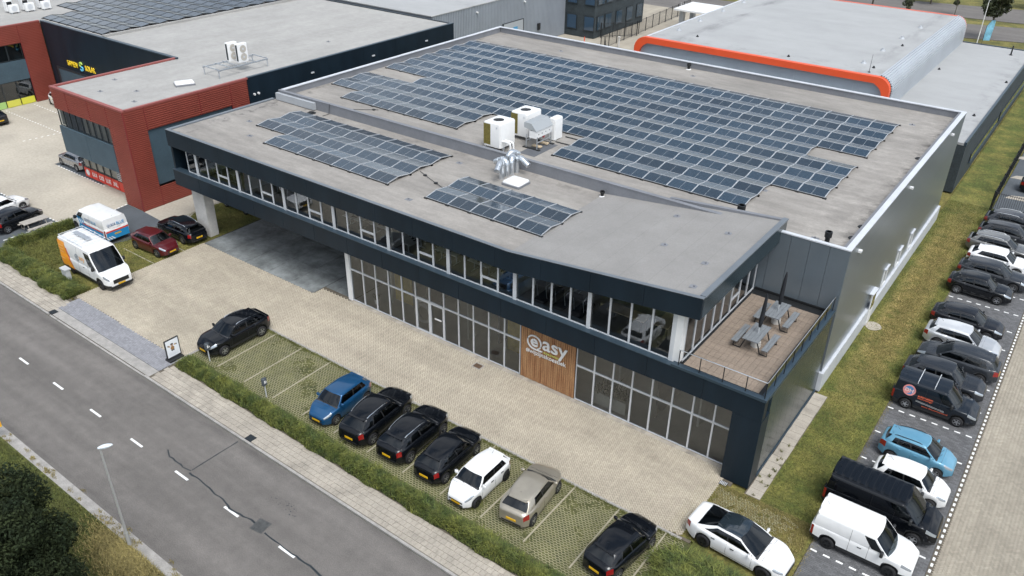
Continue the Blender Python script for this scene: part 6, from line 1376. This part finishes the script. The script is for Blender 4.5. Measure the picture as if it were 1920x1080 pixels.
mo = mat('van_orange', (.70, .13, .05), .5); decal_text(tv, ys, 'automation', -.85, 1.06, .78, .12, mo); decal_text(tv, ys, 'technology', -.85, .92, .78, .12, mo); decal_text(tv, ys, 'www.dhautomation.nl', -.55, .52, 1.35, .09, mo)
for z_ in (.80, .74): decal(tv, ys, 'white_line', [(-.9, z_), (.6, z_ - .1), (.6, z_ - .085), (-.9, z_ + .015)], [(0, 1, 2, 3)], M['white'])
car('dark grey crossover with hooked tail lamps beside the badge van', 'suv', (-2.35, 46.15), 0, (.022, .025, .03), L=4.4, frontplate=False)
car('dark people carrier parked nose towards the grass', 'mpv', (-2.1, 48.75), 180, (.03, .034, .04), L=4.5, frontplate=False)
car('silver white estate between two dark cars, roof painted nearly white like reflected sky', 'wagon', (-2.35, 51.35), 0, (.55, .56, .57), L=4.35, metal=.5, roofcol=(.78, .78, .78), frontplate=False)  # pale roof colour stands in for the sky reflected on silver paint
car('black hatchback next to the silver white estate, before the empty bay', 'golf', (-2.55, 54.0), 0, (.012, .013, .016), frontplate=False, L=4.3)
car('black hatchback with silver wheels just past the empty bay', 'golf', (-2.75, 59.4), 0, (.008, .009, .011), L=4.1, H=1.5, frontplate=False)
car('dark estate with chrome window line beside the black hatchback', 'wagon', (-2.35, 62.0), 0, (.028, .031, .036), frontplate=False)
car('white hatchback between dark estate and grey estate', 'golf', (-2.4, 64.6), 0, (.74, .74, .74), frontplate=False)
car('grey estate with roof rails, third from the fence gate', 'wagon', (-2.7, 67.1), 0, (.17, .17, .165), metal=.5, rails='alu', frontplate=False)
car('dark estate, second from the fence gate', 'wagon', (-2.4, 69.8), 0, (.03, .032, .036), frontplate=False, rails='black')
car('dark estate with ribbed roof rails right beside the fence gate', 'wagon', (-2.4, 72.4), 0, (.035, .038, .045), rails='alu', frontplate=False)
car('black car parked behind the fence gate', 'golf', (-1.4, 82.6), 4, BLACK, frontplate=False)
# ---------------- the west side
tv, ys, S_ = car('tall white van with orange rear and lettering facing the drive', 'bigvan', (-53.1, 23.65), -.5, WHITE, 'van', 'parked_van', rough=.4, rims='dark', bars=0)
Lc = S_['L']; om = mat('van_orange_wrap', (.80, .30, .02), .4, coat=.5)
V2, F2 = grid_poly(lambda z: -Lc / 2 + .03, lambda z: -Lc / 2 + .95 + .75 * ((2.35 - z) / 1.9) ** 1.5 if z < 2.35 else -Lc / 2 + .95, .50, 2.38); decal(tv, ys, 'orange_wrap', V2, F2, om)
MB().box(-Lc / 2 - .014, -.95, .50, -Lc / 2 - .004, .95, 2.3).build('orange_rear', om, tv)
V2, F2 = grid_poly(lambda z: -Lc / 2 + .97 + .75 * ((2.35 - z) / 1.9) ** 1.5, lambda z: -Lc / 2 + 1.07 + .75 * ((2.35 - z) / 1.9) ** 1.5, .50, 2.0, 2, 10); decal(tv, ys, 'red_swoosh', V2, F2, mat('van_red', (.62, .05, .02), .4))
gr = mat('van_grey', (.16, .20, .24), .5); lo = mat('van_letter', (.72, .36, .12), .5)
decal_text(tv, ys, 'e', -.62, 1.58, .26, .26, gr); ringV = [(-.49 + r_ * math.cos(q), 1.71 + r_ * math.sin(q)) for q in np.linspace(.2, 6.0, 24) for r_ in (.26, .20)]; decal(tv, ys, 'logo_ring', ringV, [(2 * i, 2 * i + 2, 2 * i + 3, 2 * i + 1) for i in range(23)], gr, outp=.018)
decal_text(tv, ys, 'asy', -.18, 1.52, .72, .36, lo)
for i in range(5): decal(tv, ys, 'text_line', [(-Lc / 2 + .15, 2.0 - .24 * i), (-Lc / 2 + .75, 2.0 - .24 * i), (-Lc / 2 + .75, 2.04 - .24 * i), (-Lc / 2 + .15, 2.04 - .24 * i)], [(0, 1, 2, 3)], mat('text_pale', (.75, .55, .30), .5), outp=.02)
rk = thing('roof_rack', 'white ladder rack with grey walkway on the tall white van', 'roof rack', (-53.1, 23.65, S_['H']), R(-.5))
for s in (-1, 1): MB().tube([(-2.75, s * .86, .14), (.35, s * .86, .14)], .022, 6).build('side_bar', M['alu'], rk)
for i in range(6):
    x = -2.7 + .6 * i; MB().tube([(x, -.86, .02), (x, -.86, .14), (x, .86, .14), (x, .86, .02)], .018, 6).build('cross_bar', M['alu'], rk)
MB().box(-2.2, -.12, .145, -.3, .22, .175).build('walkway', M['steel'], rk)
MB().box(1.7 + .05, -.28, 1.12, 1.78 + .05, -.02, 1.14).build('bonnet_slot', M['black'], tv); MB().box(1.75, .12, 1.12, 1.83, .38, 1.14).build('bonnet_slot', M['black'], tv)
MB().box(Lc / 2 - .03, -.55, .60, Lc / 2 + .016, .55, .88).build('grille', M['black'], tv); MB().box(Lc / 2 - .06, -.8, .3, Lc / 2 + .012, .8, .44).build('bumper', M['black'], tv)
tv, ys, S_ = car('white and blue delivery van with rear doors facing the drive', 'midvan', (-59.45, 27.45), 181, WHITE, 'van', 'parked_van', rough=.4, L=5.0)
Lc = S_['L']; bl = mat('van_blue', (.02, .25, .52), .4, coat=.5); rd = mat('van_redstripe', (.60, .07, .05), .4); dk = mat('van_darkblue', (.03, .10, .24), .5)
V2, F2 = grid_poly(lambda z: -Lc / 2 + .03, lambda z: .9 + .5 * (1 - z), .32, .92); decal(tv, ys, 'blue_side', V2, F2, bl, side=1)
for k_ in range(3):
    V2, F2 = grid_poly(lambda z, k_=k_: 1.05 - .30 * k_ - .65 * (1.4 - z), lambda z, k_=k_: 1.20 - .30 * k_ - .65 * (1.4 - z), .75, 1.45, 2, 8); decal(tv, ys, 'blue_swoosh', V2, F2, bl, side=1)
V2, F2 = grid_poly(lambda z: -Lc / 2 + .03, lambda z: .5, .93, 1.03); decal(tv, ys, 'red_stripe', V2, F2, rd, side=1)
decal_text(tv, ys, 'QUICK', .15, 1.30, .78, .24, dk, side=1); decal_text(tv, ys, 'BLUE', -.72, 1.30, .66, .24, bl, side=1)
MB().box(-Lc / 2 - .016, -.90, .34, -Lc / 2 - .004, .90, .92).build('blue_rear', bl, tv); MB().box(-Lc / 2 - .018, -.90, .93, -Lc / 2 - .004, .90, 1.05).build('red_stripe', rd, tv)
RR = (R(90), 0, R(-90))
for s_, y0, m_, w_ in (('QUICK', .72, dk, .70), ('BLUE', -.04, bl, .62)): me = fit(text_mesh(s_, 1, .003, .01), w_, .24); me.materials.clear(); me.materials.append(m_); link_mesh('lettering', me, tv, (-Lc / 2 - .022, y0, 1.36), RR)
for k_ in range(3): MB().add([(-Lc / 2 - .02, .25 + .22 * k_, .36), (-Lc / 2 - .02, .38 + .22 * k_, .36), (-Lc / 2 - .02, .60 + .2 * k_, .62), (-Lc / 2 - .02, .50 + .2 * k_, .62)], [(0, 1, 2, 3)]).build('white_flash', M['white'], tv)
car('dark red hatchback beside the grass bays', 'hatch', (-53.55, 28.4), 3.5, (.10, .010, .014), metal=.35, rough=.3)
car('black estate reversed in beside the concrete pillar', 'wagon', (-54.05, 30.95), 180, BLACK, rails='chrome')
car('white hatchback half hidden behind the concrete pillar', 'hatch', (-54.6, 37.15), 180, WHITE)
car('silver hatchback parked by the red building windows', 'golf', (-73.95, 33.65), 180, (.33, .33, .335), metal=.7)
car('black hatchback beside the weathered picnic table', 'golf', (-65.75, 24.1), 100, BLACK, L=4.0)
car('white hatchback beyond the black hatchback by the picnic table', 'golf', (-68.7, 24.4), 100, WHITE)
car('small white hatchback parked against the red wing', 'city', (-92.1, 41.9), -8, WHITE, frontplate=False)
car('dark car by the dotted bay line in the west yard', 'golf', (-92.2, 34.6), 180, (.02, .02, .022))
car('dark car beyond the white hatchback in the west bays', 'golf', (-74.0, 24.1), 95, (.02, .021, .024))
# ================================================================ HEDGES, TREES, STREET FURNITURE
def leaf_cloud(name, m, centres, n, leaf, parent=None, squash=1.0, up=.3):
    """many small leaf quads spread through ellipsoid clumps; centres = [(x,y,z,rx,ry,rz,weight)]"""
    C = np.array([c[:3] for c in centres]); Rr = np.array([c[3:6] for c in centres]); wgt = np.array([c[6] for c in centres]); wgt = wgt / wgt.sum()
    k = rng.choice(len(C), n, p=wgt); d = rng.normal(size=(n, 3)); d /= np.linalg.norm(d, axis=1)[:, None]; r = rng.uniform(.35, 1.0, n) ** .45
    P = C[k] + d * Rr[k] * r[:, None]; nrm = d * .6 + rng.normal(size=(n, 3)) * .7 + np.array([0, 0, up]); nrm /= np.linalg.norm(nrm, axis=1)[:, None]
    a = np.cross(nrm, rng.normal(size=(n, 3))); a /= np.linalg.norm(a, axis=1)[:, None]; b = np.cross(nrm, a); s = leaf * rng.uniform(.6, 1.4, n)[:, None]
    V = np.stack([P - a * s, P - b * s * .45, P + a * s, P + b * s * .45], 1).reshape(-1, 3); F = np.arange(4 * n).reshape(-1, 4)
    return link_mesh(name, np_mesh(name, V, F, m), parent)
def tree(name, label, loc, h, crown, n, leaf, m, trunk=.14, group=None, r0=None):
    t = thing(name, label, 'tree', loc, 0, group)
    tr = MB(); hb = h * .40
    tr.tube([(0, 0, 0), (.03, .02, hb * .5), (-.02, .04, hb), (.03, 0, h * .75)], [trunk, trunk * .8, trunk * .65, trunk * .25], 8); tr.build('trunk', M['bark'], t, smooth=True)
    cs = []
    for i in range(crown[2]):
        q = random.uniform(0, 6.283); rr = crown[0] * math.sqrt(random.random()) * .75; z = lerp(hb * .9, h - .5, random.random()); sh = 1 - .5 * abs((z - hb) / (h - hb) - .4)
        c = (rr * math.cos(q) * sh, rr * math.sin(q) * sh, z); s = crown[1] * random.uniform(.7, 1.2); cs.append((*c, s, s, s * .75, s ** 2))
        if i < 9: MB().tube([(0, 0, hb * random.uniform(.7, 1.0)), (c[0] * .5, c[1] * .5, lerp(hb, c[2], .6)), c], [trunk * .35, trunk * .22, trunk * .08], 5).build('limb', M['bark'], t)
    leaf_cloud('crown', m, cs, n, leaf, t)
    return t
def hedge(name, label, xs, ys, h, n, lean=1.0, group=None, fy=None, hw=.6, tall=1.0):
    """ground-hugging shrub row: dark core mound and arching sprays"""
    t = thing(name, label, 'hedge', ((xs[0] + xs[1]) / 2, (ys[0] + ys[1]) / 2, 0), 0, group)
    alongx = (xs[1] - xs[0]) > (ys[1] - ys[0]); L_ = max(xs[1] - xs[0], ys[1] - ys[0]); W_ = min(xs[1] - xs[0], ys[1] - ys[0])
    nu, nv = max(8, int(L_ * 4)), 8; V = []; F = []
    def prof(u, v):   # u along 0..1, v across -1..1
        e = min(1, u * L_ / .35, (1 - u) * L_ / .35); return h * .62 * max(0, 1 - abs(v) ** 2.6) * e * (1 + .18 * math.sin(u * L_ * 2.1) + .14 * math.sin(u * L_ * 5.3 + 1) + .1 * math.sin(v * 6 + u * L_ * 3))
    for i in range(nu + 1):
        for j in range(nv + 1):
            u, v = i / nu, -1 + 2 * j / nv; wv = 1 + .12 * math.sin(u * L_ * 1.7) + .08 * math.sin(u * L_ * 4.4)
            a, b = u * L_, v * W_ / 2 * wv
            V.append((xs[0] + a, (ys[0] + ys[1]) / 2 + b, prof(u, v) - .02) if alongx else ((xs[0] + xs[1]) / 2 + b, ys[0] + a, prof(u, v) - .02))
    for i in range(nu):
        for j in range(nv): q = i * (nv + 1) + j; F.append((q, q + 1, q + nv + 2, q + nv + 1))
    V2 = [(x, y + (fy(x) if fy else 0), z) for x, y, z in V]; MB().add(V2, F).build('mound', M['hedge_core'], t, world=True, smooth=True)
    def place(n):
        u = rng.uniform(0, 1, n); v = np.clip(rng.normal(0, .50, n), -1, 1); Z = np.array([prof(a, b) for a, b in zip(u, v)]) * rng.uniform(.5, 1, n); wv = 1 + .12 * np.sin(u * L_ * 1.7) + .08 * np.sin(u * L_ * 4.4)
        a, b = u * L_, v * W_ / 2 * wv
        X, Y = (xs[0] + a, (ys[0] + ys[1]) / 2 + b) if alongx else ((xs[0] + xs[1]) / 2 + b, ys[0] + a)
        return X, Y + (np.array([fy(x) for x in X]) if fy else 0), Z
    o = blades('foliage', n, place, h * .35, h * .85, .034, lean, M['hedge_leaf'], None); adopt(o, t, True)
    return t
fyr = lambda x: -.0095 * (x + 34)
hedge('low_hedge', 'long spiky green hedge between pavement and street parking bays', (-39.3, -9.2), (20.32, 21.36), .50, 38000, .9, fy=fyr)
hedge('low_hedge', 'tall tangled grass corner between the lone black hatchback and white saloon', (-9.3, -4.9), (19.9, 25.5), .85, 46000, 1.1)
hedge('low_hedge', 'spiky hedge along the pavement beside the tall white van', (-62.0, -55.0), (20.2, 21.6), .5, 9000, 1.1, fy=fyr)
hedge('low_hedge', 'bushy juniper like hedge corner around the grey cable box', (-55.2, -51.75), (20.15, 21.7), .55, 8000, 1.2, fy=fyr)
hedge('low_hedge', 'sparse hedge row between lawn and weathered picnic table', (-62.7, -61.7), (21.6, 27.0), .6, 5200, 1.0)
# big dark tree on the south verge, close to the camera
tree('roadside_tree', 'large dark leafy tree on the verge across the road', (-27.9, 5.0, -.03), 7.6, (4.6, 1.2, 64), 170000, .07, M['leaf_dark'], .2)
for i, (x, y, h, lb) in enumerate(((-36.9, 155.5, 8.5, 'on the far verge left of the flag'), (-16.6, 144.2, 9.0, 'dense, beside the flagpole'), (-46, 160, 8.0, 'on the far verge, leftmost'), (-14.2, 176, 8, 'farthest, across the avenue'), (-30, 168, 8.5, 'between the far roads'))):
    tree('street_tree', 'dark green street tree ' + lb, (x, y, -.1), h, (2.5, 1.2, 16), 7000, .22, M['leaf'], .16)
for i, (x, y, h) in enumerate(((-24.5, 160.5, 5.5), (-30.2, 150.8, 5.0), (-41.5, 152.0, 4.6))):
    tree('young_tree', 'slender young tree on the far verge, ' + ('right of the rounded roof', 'above the rounded roof corner', 'behind the orange rimmed roof')[i], (x, y, -.1), h, (.9, .5, 8), 900, .16, M['leaf'], .07)
# street lamp
t = thing('street_lamp', 'slim grey street lamp with flat oval head on the verge', 'street lamp', (-28.9, 11.0, -.03))
MB().tube([(0, 0, 0), (0, 0, 1.0), (0, 0, 5.75)], [.075, .065, .042], 10).build('pole', mat('lamp_grey', (.42, .42, .41), .5, .3), t, smooth=True); MB().cyl((0, 0, 0), (0, 0, .9), .085, n=10).build('base_sleeve', mat('lamp_sleeve', (.33, .33, .32), .5), t, smooth=True)
hd = MB(); n = 20
V = [];
for k, (s, z) in enumerate(((.75, -.05), (1, 0), (.95, .04), (.6, .085))): V += [(.20 + .30 * s * math.cos(2 * math.pi * i / n), .10 * s * math.sin(2 * math.pi * i / n), z) for i in range(n)]
hd.add(V, [(k * n + i, k * n + (i + 1) % n, (k + 1) * n + (i + 1) % n, (k + 1) * n + i) for k in range(3) for i in range(n)] + [tuple(range(n - 1, -1, -1)), tuple(range(3 * n, 4 * n))]); o = hd.build('lamp_head', mat('lamp_head', (.70, .76, .80), .35, .2), t, smooth=True); o.location = (0, 0, 5.80); o.rotation_euler = (0, 0, R(62))
# yellow framed street sign at left edge, behind the tree
t = thing('street_sign', 'blue street sign in a yellow orange frame behind the dark tree', 'street sign', (-41.0, 10.75, -.03), R(74))
MB().tube([(0, 0, 0), (0, 0, 1.1)], .03, 8).build('post', M['alu'], t)
fr = MB(); pts = [(-.5, 0, .75), (-.5, 0, 1.45), (-.4, 0, 1.6), (.4, 0, 1.6), (.5, 0, 1.45), (.5, 0, .75)]; fr.tube(pts, .055, 8); fr.build('frame', mat('sign_frame', (.85, .48, .02), .5), t, smooth=True); MB().box(-.46, -.012, .75, .46, .012, 1.55).build('panel', mat('sign_blue', (.03, .09, .18), .5), t)
for k in range(4): MB().box(-.36 + .17 * k, -.016, 1.2, -.26 + .17 * k, -.0125, 1.4).build('glyph', M['white'], t)
# poster stand at the entrance
t = thing('poster_stand', 'black framed poster stand on a heavy base beside the hedge end', 'poster stand', (-40.1, 20.85, 0), R(0))
MB().rbox((0, 0, .06), (.55, .95, .12), .03).build('base', M['black'], t)
pn = MB().box(-.03, -.47, .16, .03, .47, 1.42).build('frame', M['black'], t); pn.rotation_euler = (0, 0, 0)
q = MB().box(.031, -.41, .22, .036, .41, 1.36).build('poster', mat('poster_white', (.78, .80, .82), .3), t)
pcol = [((.45, .30, .22), -.02, .98, .09, .08), ((.02, .02, .03), -.02, 1.07, .10, .05), ((.32, .18, .07), -.02, .80, .13, .12), ((.50, .35, .20), .17, .98, .06, .06), ((.50, .35, .20), -.20, .95, .06, .06), ((.03, .03, .04), .26, .96, .04, .05), ((.05, .05, .06), -.27, 1.0, .05, .05), ((.03, .03, .035), .04, .66, .05, .08), ((.03, .03, .035), -.07, .66, .05, .08)]
for c, y, z, rx, rz in pcol: MB().poly([(.0375 + .0004 * rx * 100 * .02, y + rx * math.cos(a), z + rz * math.sin(a)) for a in np.linspace(0, 6.283, 11)[:-1]]).build('print_patch', mat('print', c, .5), q)
for k in range(4): MB().box(.0365, -.33, .34 + .055 * k, .0372, .33 - .1 * (k % 2), .352 + .055 * k).build('print_line', mat('print_grey', (.5, .5, .52), .5), q)
# charging posts
for x, y, lb in ((-32.75, 21.75, 'dark charging post at the empty street bays'), (-38.2, 21.95, 'dark charging post in front of the lone black crossover')):
    t = thing('charging_post', lb, 'charging post', (x, y, 0)); MB().cyl((0, 0, 0), (0, 0, .85), .035, n=8).build('post', M['alu'], t); MB().rbox((0, 0, 1.08), (.22, .30, .46), .06).build('charger', mat('charger', (.05, .06, .07), .35), t, smooth=40)
    MB().box(.111, -.07, 1.0, .118, .02, 1.18).build('socket_panel', M['white'], t); MB().box(.111, .05, 1.02, .118, .1, 1.1).build('indicator', M['white'], t)
# cable box
o = MB().rbox((0, 0, .5), (.62, .34, 1.0), .03); o.box(-.36, -.22, .98, .36, .22, 1.08); o = o.build('cable_box', mat('cable_box', (.40, .41, .41), .6, var=.08), loc=(-54.0, 21.85, 0)); tag(o, 'grey street cable box in the hedge beside the tall white van', 'cable box')
picnic(-63.95, 24.7, -.008, 'weathered wooden picnic table beside the black hatchback', 'old_wood', 'old_wood', .95)
# gully grates in the kerb
for x, lb in ((-50.95, 'at the left end of the dropped kerb'), (-30.6, 'at the end of the sealed road crack')):
    t = thing('gully_grate', 'dark iron gully grate ' + lb, 'drain grate', (x, ROADY(x, 18.98), .012)); MB().box(-.25, -.22, -.02, .25, .22, .0).build('frame', M['black_metal'], t)
    for k in range(5): MB().box(-.2 + .09 * k, -.18, .0, -.15 + .09 * k, .18, .012).build('bar', M['frame_dark'], t)
t = thing('gully_grate', 'dark iron grate at the foot of the navy corner pier', 'drain grate', (-9.25, 30.98, .0)); MB().box(-.2, -.15, -.02, .2, .15, .01).build('frame', M['black_metal'], t)
for k in range(5): MB().box(-.17 + .075 * k, -.13, .01, -.13 + .075 * k, .13, .02).build('bar', M['alu'], t)
# ---------------- fences
def bar_fence(name, label, p0, p1, h, n, m='black_metal', post=2.5, z=0.0, mesh=False):
    t = thing(name, label, 'fence', (p0[0], p0[1], z)); a, b = Vector((*p0, z)), Vector((*p1, z)); L_ = (b - a).length; d = (b - a) / L_
    for hh in (.15, h - .1): MB().tube([a + Vector((0, 0, hh)), b + Vector((0, 0, hh))], .025, 4).build('rail', M[m], t, world=True)
    k = int(L_ / post) + 1
    for i in range(k + 1): q = a + d * (L_ * i / k); MB().box(q.x - .04, q.y - .04, z, q.x + .04, q.y + .04, z + h + .05).build('post', M[m], t, world=True)
    nb_ = int(L_ / n); bars_ = MB()
    for i in range(nb_):
        q = a + d * (L_ * (i + .5) / nb_)
        if nb_ <= 60: MB().box(q.x - .013, q.y - .013, z + .1, q.x + .013, q.y + .013, z + h).build('bar', M[m], t, world=True)
        else: bars_.box(q.x - .010, q.y - .010, z + .1, q.x + .010, q.y + .010, z + h)
    if nb_ > 60: tag(bars_.build('bars', M[m], t, world=True), kind='stuff')
bar_fence('bar_fence', 'black bar fence closing the car park beside the last dark estate', (-4.65, 75.4), (2.5, 75.4), 1.8, .16)
bar_fence('bar_fence', 'long dark bar fence between verge and back car park', (-4.75, 75.5), (-4.75, 128), 1.8, .12)
bar_fence('mesh_fence', 'dark mesh fence running from brick office into the far yard', (-58.6, 101), (-60.5, 133), 2.0, .25)
bar_fence('mesh_fence', 'dark mesh fence with gate in front of the brick office', (-62.5, 107.5), (-58.9, 112), 2.1, .2)
bar_fence('mesh_fence', 'dark mesh fence along the left side of the orange rimmed hall', (-44.9, 80), (-58, 101), 2.0, .25)
t = thing('barrier', 'low white barrier in the far yard beside the canopy', 'barrier', (-60, 133.5, 0))
for zz in (.3, .7, 1.05): MB().box(-2.4, -.03, zz, 2.4, .03, zz + .06).build('rail', M['white'], t)
for x in (-2.3, 0, 2.3): MB().box(x - .04, -.04, 0, x + .04, .04, 1.1).build('post', M['white'], t)
o = MB().cyl((0, 0, 0), (0, 0, .7), .07, n=8).build('bollard', mat('bollard_red', (.7, .08, .03), .5), loc=(-63.0, 103.8, 0)); tag(o, 'short red bollard at the dark brick office', 'bollard')
o = MB().cyl((0, 0, 0), (0, 0, 1.3), .16, .14, 10).cyl((0, 0, 1.3), (0, 0, 1.42), .2, n=10).build('bollard', M['concrete'], loc=(-57.6, 104.3, 0)); tag(o, 'pale concrete bollard at the mesh fence gate', 'bollard')
# flag and lamp on far verge
t = thing('beach_flag', 'pale blue teardrop banner flag on the far verge', 'flag', (-16.9, 141.2, -.1)); MB().tube([(0, 0, 0), (.05, 0, 2.6), (.5, 0, 3.5), (1.0, 0, 3.6)], .03, 6).build('pole', M['black'], t)
MB().add([(.03, 0, .5), (.9, 0, .6), (1.0, 0, 2.6), (1.0, 0, 3.55), (.5, 0, 3.45), (.06, 0, 2.6), (.03, .02, .5), (.9, .02, .6), (1.0, .02, 2.6), (1.0, .02, 3.55), (.5, .02, 3.45), (.06, .02, 2.6)], [(0, 1, 2, 3, 4, 5), (11, 10, 9, 8, 7, 6)]).build('banner', mat('banner_blue', (.22, .50, .66), .7, var=.3, vscale=1.2), t)
t = thing('flagpole', 'slim white flagpole lamp beside the dense street tree', 'lamp post', (-17.2, 138.6, -.1)); MB().cyl((0, 0, 0), (0, 0, 6.6), .07, .05, 8).build('pole', M['white'], t); MB().cyl((0, 0, 6.6), (0, 0, 6.85), .2, .22, 10).build('head', M['white'], t)
# picnic bench / pale car by the low wing far end
o = MB().rbox((0, 0, .35), (2.0, .5, .7), .05).build('planter', M['concrete'], loc=(-9.4, 131, 0)); tag(o, 'pale concrete planter beyond the low wing', 'planter')
